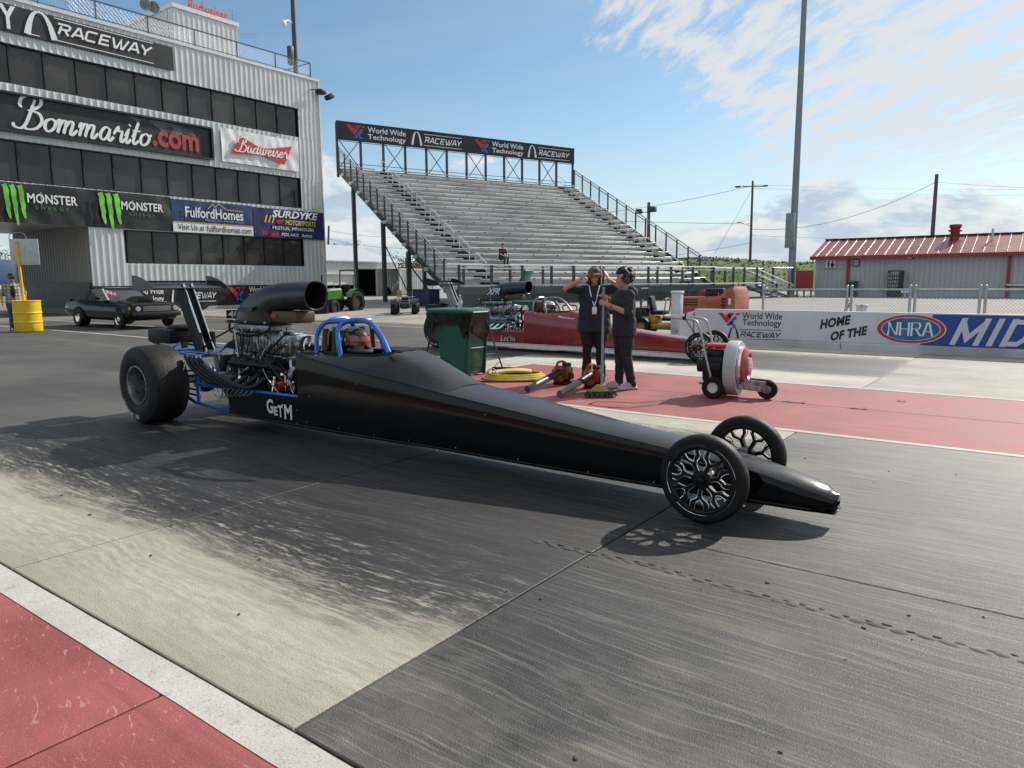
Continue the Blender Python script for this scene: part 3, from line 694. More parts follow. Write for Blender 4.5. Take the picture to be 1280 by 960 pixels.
    pb = MB(); pb.bb((-.42, -.03, .74), (-.38, .03, .82)); pb.bb((.0, -.09, .68), (.12, -.07, .95)); pb.bb((.0, .07, .68), (.12, .09, .95)); pb.beam((-.9, -.12, .8), (-.25, -.2, .74), .02, .02); pb.beam((-.9, .12, .8), (-.25, .2, .74), .02, .02); pb.build('pack_mount', darkiron, T)
    # --- engine
    en = MB(); en.rbox((1.38, 0, .42), (.62, .34, .36), .03)
    for s in (-1, 1):
        M = Matrix.Rotation(s*R(-38), 3, 'X'); en.rbox((1.36, s*.185, .60), (.66, .16, .20), .02, M=M)
    en.rbox((1.38, 0, .22), (.66, .26, .14), .03); eng = en.build('engine_block', pal['block'], T)
    for s in (-1, 1):
        M = Matrix.Rotation(s*R(-38), 3, 'X'); vc = MB(); vc.rbox((1.34, s*.255, .70), (.70, .15, .085), .025, 3, M)
        for k in range(4): vc.rbox((1.08+k*.17, s*.275, .735), (.10, .09, .03), .01, 1, M)
        vc.build('valve_cover', pal['valve'], eng)
    bl = MB(); bl.rbox((1.30, 0, .885), (.82, .30, .24), .05, 3)
    for k in range(15): bl.box((.93+k*.053, 0, .885), (.012, .32, .21))
    bl.rbox((1.74, 0, .88), (.10, .24, .22), .03); bl.cyl((1.78, 0, .88), (1.93, 0, .88), .06, 16)
    bl.rbox((1.30, 0, .745), (.70, .26, .06), .01); blo = bl.build('supercharger', alu, eng)
    rb_ = MB()
    for k in range(22):
        a = V((.92+.038*k, -.155, .80+.15*(k % 2))); rb_.cyl(a, a+V((0, -.012, 0)), .009, 6)
    for x, y, z in ((1.0, -.14, 1.0), (1.2, -.15, 1.01), (1.45, -.13, 1.0), (1.62, -.1, 1.0), (1.85, -.07, .79), (1.84, .1, .8)): rb_.cyl((x, y, z), (x, y, z+.04), .014, 8)
    tag(rb_.build('bolts', chrome, blo), kind='stuff')
    tb = MB(); tb.rbox((1.20, 0, 1.04), (.60, .30, .075), .015); tb.cyl((.86, -.12, 1.045), (.86, .12, 1.045), .03, 10); tb.build('throttle_body', steel, blo)
    lk = MB(); lk.tube(bez([(.82, -.16, 1.08), (.86, -.18, 1.0), (1.1, -.19, .965), (1.36, -.19, .985), (1.52, -.18, 1.03), (1.54, -.17, 1.08)], 5), .013, 7); lk.tube([(1.52, -.16, 1.02), (1.72, -.16, 1.03), (1.78, -.16, .99), (1.80, -.16, 1.07)], .006, 6)
    for k in range(4): lk.tube(bez([(1.0+.16*k, -.13, 1.03), (1.0+.16*k, -.19, 1.0), (1.02+.16*k, -.17, .93), (1.0+.16*k, -.2, .80)], 4), .0055, 6)
    lk.tube(bez([(.85, -.1, 1.05), (.7, -.14, .98), (.45, -.2, .86), (.30, -.18, .74)], 6), .010, 6); lk.tube(bez([(.95, .1, 1.02), (.75, .0, .93), (.55, -.06, .80), (.48, -.1, .74)], 6), .008, 6)
    lk.build('throttle_linkage', blacksatin, blo)
    pu = MB(); pu.lathe([(.02, 0), (.105, 0), (.11, .012), (.092, .016), (.092, .075), (.11, .079), (.105, .09), (.03, .09)], (1.90, 0, .88), (1, 0, 0), 32, closed=True); pu.lathe([(.0, .085), (.045, .085), (.045, .1), (0, .1)], (1.90, 0, .88), (1, 0, 0), 16)
    for k in range(6): a = k*math.pi/3; pu.beam((1.965, .035*math.cos(a), .88+.035*math.sin(a)), (1.965, .1*math.cos(a), .88+.1*math.sin(a)), .022, .02)
    pu.build('pulley', chrome, eng); pu = MB()
    pu.lathe([(.0, 0), (.08, 0), (.09, .012), (.075, .016), (.075, .075), (.09, .079), (.08, .09), (.0, .09)], (1.90, 0, .38), (1, 0, 0), 28); pu.build('pulley', chrome, eng); pu = MB(); pu.lathe([(.0, 0), (.045, 0), (.045, .09), (0, .09)], (1.9, -.12, .62), (1, 0, 0), 18)
    pu.build('pulley', chrome, eng)
    bt = MB(); loop = [(.097*math.cos(a), .88+.097*math.sin(a)) for a in [k*math.pi/10 for k in range(0, 11)]]+[(.08*math.cos(a), .38+.08*math.sin(a)) for a in [math.pi+k*math.pi/10 for k in range(0, 11)]]
    m = len(loop); vs = []
    for y, z in loop: vs += [(1.918, y, z), (1.972, y, z)]
    bt.add(vs, [(2*i, 2*i+1, 2*((i+1) % m)+1, 2*((i+1) % m)) for i in range(m)])
    vs = []
    for y, z in loop: k = 1.06; c0 = .88 if z > .63 else .38; vs += [(1.918, y*k, c0+(z-c0)*k), (1.972, y*k, c0+(z-c0)*k)]
    bt.add(vs, [(2*i, 2*i+1, 2*((i+1) % m)+1, 2*((i+1) % m)) for i in range(m)]); bt.build('drive_belt', belt, eng)
    tcv = MB(); tcv.rbox((1.83, -.02, .56), (.06, .30, .40), .03); tcv.lathe([(.0, 0), (.085, 0), (.09, .02), (.06, .04), (.05, .02), (0, .02)], (1.86, -.14, .60), (1, 0, 0), 20); tcv.lathe([(.0, 0), (.06, 0), (.06, .05), (0, .06)], (1.86, -.13, .45), (1, 0, 0), 16); tcv.build('timing_cover', alu, eng)
    for s in (-1, 1):
        hd = MB()
        for k in range(4):
            x = 1.62-k*.16; hd.tube(bez([(x, s*.27, .58), (x-.02, s*.33, .54), (x-.12, s*.385, .47), (x-.36, s*.40, .47), (.74-k*.085, s*(.40+.006*k), .60), (.60-k*.085, s*.41, .72)], 6), .025, 10)
        hd.build('exhaust_header', pal['header'], eng)
        sw = MB()
        for k in range(7):
            x = 1.02+.08*k; sw.tube(bez([(x, s*.30, .56), (x-.05, s*.37, .40), (x-.14-.02*k, s*.36, .30+.01*k), (x-.28, s*.34, .34), (x-.36, s*.30, .50)], 5), .0052, 5)
        sw.build('plug_wires', steel, eng)
    fp = MB(); fp.cyl((1.80, -.20, .60), (1.80, -.20, .40), .016, 8); fp.cyl((1.70, -.26, .58), (1.69, -.28, .43), .013, 8); fp.tube([(2.05, -.30, .45), (2.02, -.31, .50), (2.06, -.31, .56)], .010, 6); fp.rbox((1.78, -.15, .50), (.10, .06, .10), .015); fp.build('fuel_fitting', chrome, eng)
    random.seed(21)
    for k in range(16):
        x0_, x1_ = random.uniform(.95, 1.85), random.uniform(.8, 1.9); P_ = [(x0_, -random.uniform(.16, .24), random.uniform(.75, 1.02)), ((x0_+x1_)/2+random.uniform(-.1, .1), -random.uniform(.24, .33), random.uniform(.62, .82)), (x1_, -random.uniform(.22, .32), random.uniform(.36, .66))]
        hz_ = MB(); hz_.tube(bez(P_, 7), random.choice((.006, .008, .011)), 6); hz_.build('engine_hose', random.choice((blacksatin, blacksatin, blacksatin, steel, darkiron)), eng)
    for k in range(22):
        a_ = V((random.uniform(.95, 1.9), -random.uniform(.20, .30), random.uniform(.36, .78))); ft = MB(); ft.cyl(a_, a_+V((random.uniform(-.03, .03), -.03, random.uniform(-.02, .03))), random.uniform(.008, .018), 6); ft.build('fitting', random.choice((chrome, alu, steel, blacksatin)), eng)
    rd_ = MB(); rd_.cyl((1.70, -.18, .47), (1.70, -.24, .47), .05, 14); rd_.build('fuel_pump', redsil, eng)
    # --- injector scoop
    sc = MB(); ST = [((1.50, 1.115), (.78, 1.115), .15), ((1.50, 1.165), (.81, 1.20), .15), ((1.54, 1.205), (.93, 1.305), .15), ((1.62, 1.225), (1.10, 1.40), .148), ((1.72, 1.233), (1.33, 1.475), .145), ((1.84, 1.236), (1.60, 1.512), .142), ((1.95, 1.236), (1.86, 1.52), .14), ((2.06, 1.235), (2.07, 1.52), .14)]
    def ssec(i, k=1., sx=0.):
        (a, b, w) = ST[i]; a = V((a[0]+sx, 0, a[1])); b = V((b[0]+sx, 0, b[1])); c = (a+b)/2; u = (b-a)/2; ex = 3.2-.9*i/(len(ST)-1); out = []
        for j in range(24):
            t = 2*math.pi*j/24; cu = math.copysign(abs(math.cos(t))**(2/ex), math.cos(t)); sv = math.copysign(abs(math.sin(t))**(2/ex), math.sin(t))
            out.append(c+u*cu*k+V((0, w*sv*k, 0)))
        return out
    sc.loft([ssec(i) for i in range(8)]+[ssec(7, .96, .008)]+[ssec(7, .9), ssec(6, .9), ssec(5, .88), ssec(4, .86)], cap=False); sc.poly(ssec(4, .86)); sc.poly(ssec(0))
    sco = sc.build('intake_scoop', pal['scoop'], T)
    lp_ = MB(); lp_.tube(ssec(7, 1.0, .004), .006, 8, closed=True); lp_.build('scoop_lip', carbon, sco)
    fg = MB(); fg.rbox((1.145, 0, 1.10), (.78, .35, .03), .008); fg.build('scoop_flange', blacksatin, sco)
    bx = MB()
    for x in (.80, 1.14, 1.47):
        for s in (-1, 1): bx.cyl((x, s*.17, 1.105), (x, s*.184, 1.105), .013, 8)
    tag(bx.build('bolts', chrome, sco), kind='stuff')
    bp = MB(); bp.rbox((1.70, 0, 1.165), (.40, .24, .12), .02); bp.build('scoop_plenum', brownsh, sco)
    rl = MB(); rl.box((1.55, -.127, 1.175), (.08, .004, .04)); rl.build('scoop_badge', redsil, sco)
    if letters: letters(T, sco)
    return T

def letters_black(T, sco):
    l = MB(); pl = plane((1.69, -.357, .20), (1, 0, .02), (0, 0, 1), .40, .17, .004)
    text(l, 'G', pl, .0, .15, .27, 1., 0, .03); text(l, 'E', pl, .29, .08, .44, .60, 0, .035); text(l, 'T', pl, .46, .0, .64, .70, 0, .035); text(l, 'M', pl, .70, -.06, 1.0, .80, 0, .03); rib(l, [(.66, .80), (.65, .62)], .035, pl)
    l.build('lettering', whitedecal, T)
    d = MB(); pl = plane((2.40, -.318, .795), (1, 0.03, -.055), (0, .55, .80), .33, .045, .012)
    for st in ([(.10, .85), (.04, .95), (0, .5), (.05, .1), (.12, .3)], [(.14, .6), (.17, .3), (.20, .6), (.17, -.1)], [(.24, .2), (.26, .9)]): rib(d, [(a, b*.136) for a, b in st], .014, lambda X, Y, K=0., p=pl: p(X, Y/.136, K))
    d.build('script_decal', whitedecal, T)
    b = MB(); b.poly([pl(.28, .0), pl(1., .05), pl(1., .9), pl(.28, .85)]); b.build('name_decal', lavdecal, T)
    s = MB(); pl = plane((.98, -.177, 1.205), (1, 0, .02), (.35, 0, 1), .30, .07, 0.004); text(s, 'S&W', pl, 0, 0, .001, .001) if 0 else None
    s.poly([pl(0, 0), pl(.9, .1), pl(.95, .8), pl(.1, .75)]); s.build('scoop_sticker', mat('blue sticker', (.02, .03, .09), .4), sco)
    w = MB(); pl = plane((.77, -.12, 1.13), (.2, .98, 0), (0, 0, 1), .14, .09, .01); w.poly([pl(-.3, 0), pl(.8, 0), pl(.8, 1), pl(-.3, 1)]); o = w.build('number_board', blacksatin, sco)
    t = MB(); pl2 = plane((.768, -.145, 1.14), (.2, .98, 0), (0, 0, 1), .12, .07, .014); text(t, '40', pl2, 0, 0, 1, 1, 0, .02); t.build('number', whitedecal, o)
def letters_red(T, sco):
    l = MB(); pl = plane((1.55, -.357, .20), (1, 0, .01), (0, 0, 1), .40, .13, .006)
    text(l, 'Let\'m', pl, 0, 0, 1, 1, .2, .0); l.build('lettering', whitedecal, T)
    s = MB(); pl = plane((1.02, -.182, 1.22), (1, 0, .02), (.3, 0, 1), .36, .15, .002); text(s, 'XFR', pl, 0, 0, 1, 1, .3, .03); s.build('scoop_lettering', whitedecal, sco)
    d = MB(); pl = plane((2.42, -.325, .785), (1, 0.03, -.055), (0, .5, .85), .28, .06, .014); d.poly([pl(0, 0), pl(1, 0), pl(1, 1), pl(0, 1)]); d.build('name_decal', lavdecal, T)
    e = MB(); e.lathe([(.0, 0), (.075, 0), (.075, .003), (0, .003)], (1.12, -.342, .27), (0, -1, 0), 20); e.build('round_sticker', mat('grey blue sticker', (.15, .2, .3), .5), T)
    f = MB(); pl = plane((3.05, -.33, .735), (1, 0.03, -.09), (0, .45, .85), .42, .06, .014); text(f, 'Racing', pl, 0, 0, 1, 1, .2, .02); f.build('script_decal', whitedecal, T)

PALK = dict(key='k', body=blackgloss, deck=blackdeck, belly=darkiron, belly2=blacksatin, frame=blueano, cage=blueano, wing=carbon, strut=blacksatin, stredge=chrome, block=darkiron, valve=blacksatin, header=mat('black header', (.008, .008, .009), .45, spec=.3), scoop=carbon, hub=blacksatin, rimc=darkiron, axle=steel, split=steel)
PALR = dict(PALK, key='r', body=redbody, deck=redbody, belly=whiteline_b, belly2=whiteline_b, frame=steel, cage=steel, wing=mat('grey wing', (.30, .31, .33), .4, var=.1), block=bluesil, valve=bluesil, header=chrome, scoop=navy, rimc=steel, hub=redsil, strut=steel)
PALR['wing'] = blacksatin
dragster('dragster', 'long black dragster with blue roll cage and rear wing in the near lane', (-7.88, 4.63, 0), PALK, letters_black)
RX, RY = -11.42, 13.28
dragster('dragster', 'red dragster waiting in the far lane behind the two standing people', (RX, RY, 0), PALR, letters_red)
# ================================================================ control tower
XT = -38.
def ty(x, y, X=None): p = atX(x, y, XT if X is None else X); return p.y, p.z
siding = mat('pale grey steel siding', (.57, .585, .59), .36, metal=.15, var=.07, vs=.8, rvar=.2, dirt=.10)
trim = mat('light grey trim', (.60, .61, .61), .5, var=.06)
glassd = mat('tinted window glass', (.040, .038, .036), .07, var=.35, vs=.5, spec=.5, rnd=.35)
framed = mat('black window frame', (.010, .010, .011), .45)
railm = mat('galvanised rail', (.36, .38, .40), .45, metal=.6)
railk = mat('dark painted steel', (.045, .055, .062), .5, metal=.2)
ban_k = mat('black vinyl banner', (.012, .012, .014), .45, var=.25, vs=2, bump=.5, bs=2.2)
ban_w = mat('white vinyl banner', (.70, .70, .71), .5, var=.05, bump=.4, bs=2.)
ink_w = mat('white ink', (.74, .74, .75), .5, var=.04); ink_g = mat('grey ink', (.30, .31, .33), .5); ink_r = mat('red ink', (.46, .025, .035), .5); ink_b = mat('blue ink', (.03, .12, .42), .5)
ink_gr = mat('green ink', (.14, .50, .05), .5, var=.35, vs=1.5); ink_dg = mat('dark green ink', (.05, .16, .05), .5); ink_y = mat('yellow ink', (.62, .55, .04), .5); ink_k = mat('black ink', (.014, .014, .018), .5); ink_o = mat('orange ink', (.50, .25, .12), .5)
ban_navy = mat('navy vinyl', (.010, .035, .11), .5, var=.12, bump=.4, bs=2.); ban_pur = mat('purple vinyl', (.016, .014, .10), .5, var=.5, vs=1.2, bump=.4, bs=2.)

def ribbed(mb, y0, y1, z0, z1, X, nx=1, per=.32, axis='Y'):
    """trapezoid-ribbed steel sheet in a vertical plane"""
    pts = []; y = y0
    while y < y1-.001:
        for dy, dx in ((0, 0), (.20, 0), (.235, .036), (.285, .036)):
            if y+dy <= y1: pts.append((y+dy, dx))
        y += per
    pts.append((y1, 0))
    if axis == 'Y': lo = [V((X+nx*d, a, z0)) for a, d in pts]; hi = [V((X+nx*d, a, z1)) for a, d in pts]
    else: lo = [V((a, X+nx*d, z0)) for a, d in pts]; hi = [V((a, X+nx*d, z1)) for a, d in pts]
    mb.loft([lo, hi], ring=False)

TB = thing('control_tower', 'tall grey ribbed steel control tower hung with sponsor banners', 'building', (XT, 18, 0))
off = TB.location.copy()
YR = ty(401, 200)[0]; ZP = ty(396, 102.3)[1]; YL = 3.
z_b1t, z_b1b = ty(200, 96.9)[1], ty(200, 139.5)[1]; yr1 = ty(373, 150)[0]
z_b2t, z_b2b = ty(200, 199.3)[1], ty(200, 244.2)[1]; yr2 = ty(376.5, 240)[0]
z_u = ty(115, 283.7)[1]; y_u = ty(114, 330)[0]
yl4, z4t = ty(154, 287); yr4, z4b = ty(380.6, 332.9); z_bb = ty(300, 357)[1]
w = MB(off)
ribbed(w, YL, YR, z_b1t, ZP-.02, XT); ribbed(w, YL, YR, z_b2t, z_b1b, XT); ribbed(w, YL, YR, z_u, z_b2b, XT)
ribbed(w, yr1, YR, z_b1b+.004, z_b1t-.004, XT); ribbed(w, yr2, YR, z_b2b+.004, z_b2t-.004, XT)
ribbed(w, y_u, yl4, .02, z_u-.004, XT); ribbed(w, yr4, YR, .02, z_u-.004, XT); ribbed(w, yl4, yr4, .02, z4b, XT)
if z_u-z4t > .02: ribbed(w, yl4, yr4, z4t, z_u-.004, XT)
wall = w.build('wall', siding, TB, smooth=False)
xb = atY(19, 330, y_u).x
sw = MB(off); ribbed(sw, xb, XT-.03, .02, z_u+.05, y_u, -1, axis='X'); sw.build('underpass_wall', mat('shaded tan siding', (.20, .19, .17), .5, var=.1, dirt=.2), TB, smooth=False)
cr = MB(off); cr.bb((xb-4, YL, .0), (xb-.02, YR-.02, ZP-.4)) if 0 else None
cr.bb((xb+.02, y_u+.05, .0), (XT-.35, YR-.03, z_u)); cr.bb((xb+.02, YL+.05, z_u+.06), (XT-.34, YR-.03, ZP-.5)); cr.build('core', siding, TB)
rf = MB(off); rf.bb((xb, YL, ZP-.3), (XT-.1, YR, ZP-.2)); rf.build('roof', trim, TB)
cp = MB(off); cp.bb((XT-.25, YL, ZP), (XT+.075, YR+.05, ZP+.14)); cp.build('parapet_cap', trim, TB)
ctm = MB(off); ctm.bb((XT-.1, YR-.02, 0.), (XT+.07, YR+.05, ZP-.03)); ctm.build('corner_trim', trim, TB)
def band(y0, y1, z0, z1, first, pitch):
    fr = MB(off); fr.bb((XT-.30, y0, z0), (XT-.02, y1, z0+.05)); fr.bb((XT-.30, y0, z1-.05), (XT-.02, y1, z1)); fr.bb((XT-.30, y1-.05, z0+.05), (XT-.02, y1, z1-.05)); fr.build('window_frame', framed, TB)
    e = y1-.05
    k = 0
    while e > y0+.05:
        a = max(y0+.05, e-(first if k == 0 else pitch)); pn = MB(off); t = random.uniform(-.006, .006)
        pn.add([(XT-.16+t, a+.035, z0+.05), (XT-.16-t, e-.035, z0+.05), (XT-.16-t*.5, e-.035, z1-.05), (XT-.16+t*1.4, a+.035, z1-.05)]+[(XT-.18, a+.035, z0+.05), (XT-.18, e-.035, z0+.05), (XT-.18, e-.035, z1-.05), (XT-.18, a+.035, z1-.05)], [(0, 1, 2, 3), (4, 7, 6, 5), (0, 3, 7, 4), (1, 5, 6, 2)])
        p = pn.build('window_pane', glassd, TB, smooth=False)
        mu = MB(off); mu.bb((XT-.24, a-.035, z0+.05), (XT-.08, a+.035, z1-.05)); mu.build('mullion', framed, TB); e = a; k += 1
    cu = MB(off); cu.bb((XT-.33, y0, z0), (XT-.305, y1, z1)); cu.build('room_darkness', mat('window darkness', (.035, .034, .033), .8), TB)  # dark sheet behind the panes, stands in for the unlit rooms
band(YL, yr1, z_b1b, z_b1t, 1.40, 1.40); band(YL, yr2, z_b2b, z_b2t, 1.40, 1.40); band(yl4, yr4, z4b, z4t, 1.35, 1.35)
fl_ = MB(off)
for zz in (z_b1b, z_b1t, z_b2t, z4b): fl_.bb((XT, YL if zz != z4b else yl4, zz-.03), (XT+.06, (yr1 if zz in (z_b1b, z_b1t) else yr2) if zz != z4b else yr4, zz+.03))
kb = MB(off); kb.bb((XT-.2, y_u, 0), (XT+.16, YR+.2, .28)); kb.build('plinth', concrete, TB)
# penthouse
ya, za = ty(215.5, 8.6, -42.); yb, zb_ = ty(296, 33.5, -42.); ph = MB(off); ribbed(ph, ya, yb, ZP-.2, za-.02, -42.); ribbed(ph, -50, -42.02, ZP-.2, za-.02, ya, -1, axis='X'); ph.build('stair_house', siding, TB, smooth=False)
pc = MB(off); pc.bb((-50, ya-.08, za), (-41.9, yb+.1, za+.22)); pc.bb((-49.9, ya+.04, ZP-.2), (-42.05, yb-.02, za)); pc.build('stair_house_roof', trim, TB)
# roof rail, barricades
rl = MB(off); zr = ty(390, 77)[1]; n_ = 11
for k in range(n_): y = YR-.25-k*2.55; rl.cyl((XT-.35, y, ZP+.1), (XT-.35, y, zr), .03, 6)
rl.tube([(XT-.35, YL, zr), (XT-.35, YR-.25, zr), (XT-7, YR-.25, zr)], .032, 6); rl.cyl((XT-.35, YL, ZP+.35), (XT-.35, YR-.25, ZP+.35), .018, 6)
for k in range(3): rl.cyl((XT-2.4*k-.35, YR-.25, ZP), (XT-2.4*k-.35, YR-.25, zr), .03, 6)
rl.tube([(XT-.35, YR-.25, ZP+.4), (XT-7, YR-.25, ZP+.4)], .02, 6); rl.build('roof_rail', railk, TB)
def diamond(mb, f, W_, H_, cell, r):                 # chain link: crossing diagonal wires on a mapped rectangle
    k = -H_
    while k < W_:
        for s in (0, 1):
            x0, x1 = max(0, k), min(W_, k+H_)
            if x1 > x0: y0, y1 = x0-k, x1-k; a, b = (f(x0, y0), f(x1, y1)) if s == 0 else (f(x0, H_-y0), f(x1, H_-y1)); mb.tube([a, b], r, 3, cap=False)
        k += cell
cl = MB(off); diamond(cl, lambda a, b: V((XT-.35, YR-.25-a, ZP+.12+b)), 14, zr-ZP-.15, .22, .006); clm = cl.build('roof_mesh', railm, TB, smooth=False, fix=False); tag(clm, kind='stuff')
yy = YR-8.9
for k in range(5):
    bc = MB(off); L_ = 2.3; z0, z1 = ZP+.18, zr-.22; bc.tube(bez([(XT-.9, yy, z0), (XT-.9, yy, z1-.2), (XT-.9, yy-.15, z1), (XT-.9, yy-L_+.15, z1), (XT-.9, yy-L_, z1-.2), (XT-.9, yy-L_, z0)], 4), .025, 6); bc.cyl((XT-.9, yy, z0+.05), (XT-.9, yy-L_, z0+.05), .02, 6)
    for j in range(1, 15): bc.cyl((XT-.9, yy-L_*j/15, z0+.05), (XT-.9, yy-L_*j/15, z1), .011, 5)
    bo = bc.build('crowd_barrier', railm); tag(bo, ['first', 'second', 'third', 'fourth', 'fifth'][k]+' grey tube barrier from the right on the tower roof', 'barrier', 'barriers along the tower roof'); bo.location = off; yy -= 2.45
# lamps and aerials on the tower
fx = MB(off); fx.cyl((XT+.05, YR-.7, ty(392, 114)[1]), (XT+.6, YR-.4, ty(392, 114)[1]), .03, 6); fx.rbox((XT+.5, YR-.2, ty(392, 116)[1]), (.5, .5, .28), .05); fx.rbox((XT+.7, YR+.3, ty(398, 122)[1]), (.45, .5, .3), .06, M=Matrix.Rotation(R(30), 3, 'X')); fx.build('corner_floodlight', darkiron, TB)
f2 = MB(off); yq, zq = ty(187, 8, XT-2); f2.cyl((XT-2, yq+1, ZP), (XT-2, yq+1, zq+.1), .04, 6); f2.cyl((XT-2, yq+1, zq), (XT-2, yq, zq), .03, 6)
for d in (-.25, .2): f2.lathe([(.02, -.25), (.16, -.2), (.28, .05), (.29, .12), (0, .10)], (XT-1.9, yq+d, zq), (.7, -.6, -.35), 14)
f2.build('roof_floodlight', alu, TB)
an = MB(off); yq, zq = ty(291, 22, -43.); an.cyl((-43, yq, za), (-43, yq, za+1.3), .02, 6)
for k in range(5): an.cyl((-43, yq-.35, za+.4+.2*k), (-43, yq+.35, za+.4+.2*k), .008, 4)
for k in range(4): an.cyl((-43-.2, yq+.1+.5*k, za-.1-.05*k), (-42.6, yq+1.5, za+.15-.2*k), .008, 4)
an.build('aerial', steel, TB)
PL = thing('camera_pole', 'dark steel pole with dome camera rising from the tower roof', 'pole', (XT-.9, ty(370, 92, XT-.9)[0], ZP))
pl_ = MB(); pl_.cyl((0, 0, -.3), (-.0, 0, 9), .16, 12, .12); pl_.build('pole', railk, PL)
pb = MB(); pb.rbox((.1, -.42, 1.4), (.3, .3, 1.1), .03); pb.build('control_box', railk, PL)
yq = ty(352, 30, XT-.9)[1]-ZP; pcm = MB(); pcm.tube([(0, 0, yq+.25), (.1, -.5, yq+.3), (.2, -.9, yq+.1)], .04, 8); pcm.ell((.2, -.95, yq-.05), (.2, .2, .24), 12, 8); pcm.build('dome_camera', trim, PL)
RS = thing('roof_sign', 'red script letter sign on a frame above the tower stair house', 'sign', (-43, ty(236, 5, -43)[0], za)); 
ya2, za2 = ty(233, -3, -43.); yb2, zb2 = ty(284, 13, -43.); rs = MB(RS.location); pl = plane((-43, ya2, za2-.9), (0, 1, 0), (0, 0, 1), yb2-ya2, .95); text(rs, 'Budweiser', pl, 0, .1, 1, 1., .25, .03); rs.build('lettering', mat('red sign face', (.50, .05, .05), .4), RS)
rs = MB(RS.location); rs.cyl((-43.1, ya2-.3, za2-.95), (-43.1, yb2+.2, za2-.95), .05, 6)
for y in (ya2+.3, ya2+1.9, yb2-.3): rs.cyl((-43.1, y, za2-1), (-43.1, y, za), .04, 6); rs.cyl((-43.1, y, za2-1), (-43.6, y+.2, za), .03, 6)
rs.build('frame', railk, RS)

# ---- banners on the tower (each its own sheet with its print)
def sheet(name, label, corners, m, X, cat='banner', wr=.03, sag=.0, n=(24, 8)):
    """cloth or board in the plane x=X through pixel corners TL, TR, BL, BR, with wrinkles"""
    (y0, z1), (y1, z1b), (y0b, z0), (y1b, z0b) = [ty(*c, X) for c in corners]
    yl, yr, zt, zb = (y0+y0b)/2, (y1+y1b)/2, (z1+z1b)/2, (z0+z0b)/2
    t = thing(name, label, cat, (X, yl, zb)); q = MB(t.location); nx, ny = n; g_ = []
    for j in range(ny+1):
        row = []
        for i in range(nx+1):
            u_, v_ = i/nx, j/ny; d = wr*(mnoise.noise((u_*14, v_*3+u_*9, zb)))*(1 if wr else 0)
            row.append(V((X+.05+d*.8, yl+(yr-yl)*u_, zb+(zt-zb)*v_)))
        g_.append(row)
    q.loft(g_, ring=False); q.loft([[p-V((.06+(p.x-X-.05), 0, 0)) for p in r_] for r_ in g_], ring=False); q.build('sheet', m, t)
    P = plane((X, yl, zb), (0, 1, 0), (0, 0, 1), yr-yl, zt-zb, .085+wr)
    return t, P, (yr-yl)/(zt-zb)
def ink(t, name, m, f):
    q = MB(t.location); f(q); return q.build(name, m, t, smooth=False, fix=False)
# top RACEWAY board
t, P, a = sheet('raceway_sign', 'long black board lettered RACEWAY with white arch, topmost on the tower', [(-120, -28), (215.5, 59), (-120, 5), (216.8, 92)], ban_k, XT+.05, 'sign', 0)
fx_ = lambda px, py, P=P, t=t: None
yl, yr = ty(-120, 0)[0], ty(216, 75)[0]
def uo(px, py, X=XT): return (ty(px, py, X)[0]-yl)/(yr-yl)
def fpl(t, P, xs_, m, f): pass
def tower_raceway(q):
    raceway(q, P, uo(70, 45), .36, uo(187, 70), .76); rib(q, [(uo(66, 24)*a, .93), (uo(190, 56)*a, .93)], .028, lambda X, Y, K=0: P(X/a, Y, K)); rib(q, [(uo(68, 56)*a, .10), (uo(191, 84)*a, .10)], .028, lambda X, Y, K=0: P(X/a, Y, K))
    arch(q, P, uo(29, 30), .06, uo(68, 40), .98); rib(q, [(uo(33, 40)*a, .10), (uo(48, 45)*a, .10)], .03, lambda X, Y, K=0: P(X/a, Y, K)); text(q, 'Y', P, uo(-3, 20), .10, uo(19, 30), .95, 0, .03); text(q, 'Technolog', P, .0, .12, uo(-5, 20), .75, 0, .02)
ink(t, 'lettering', ink_w, tower_raceway)
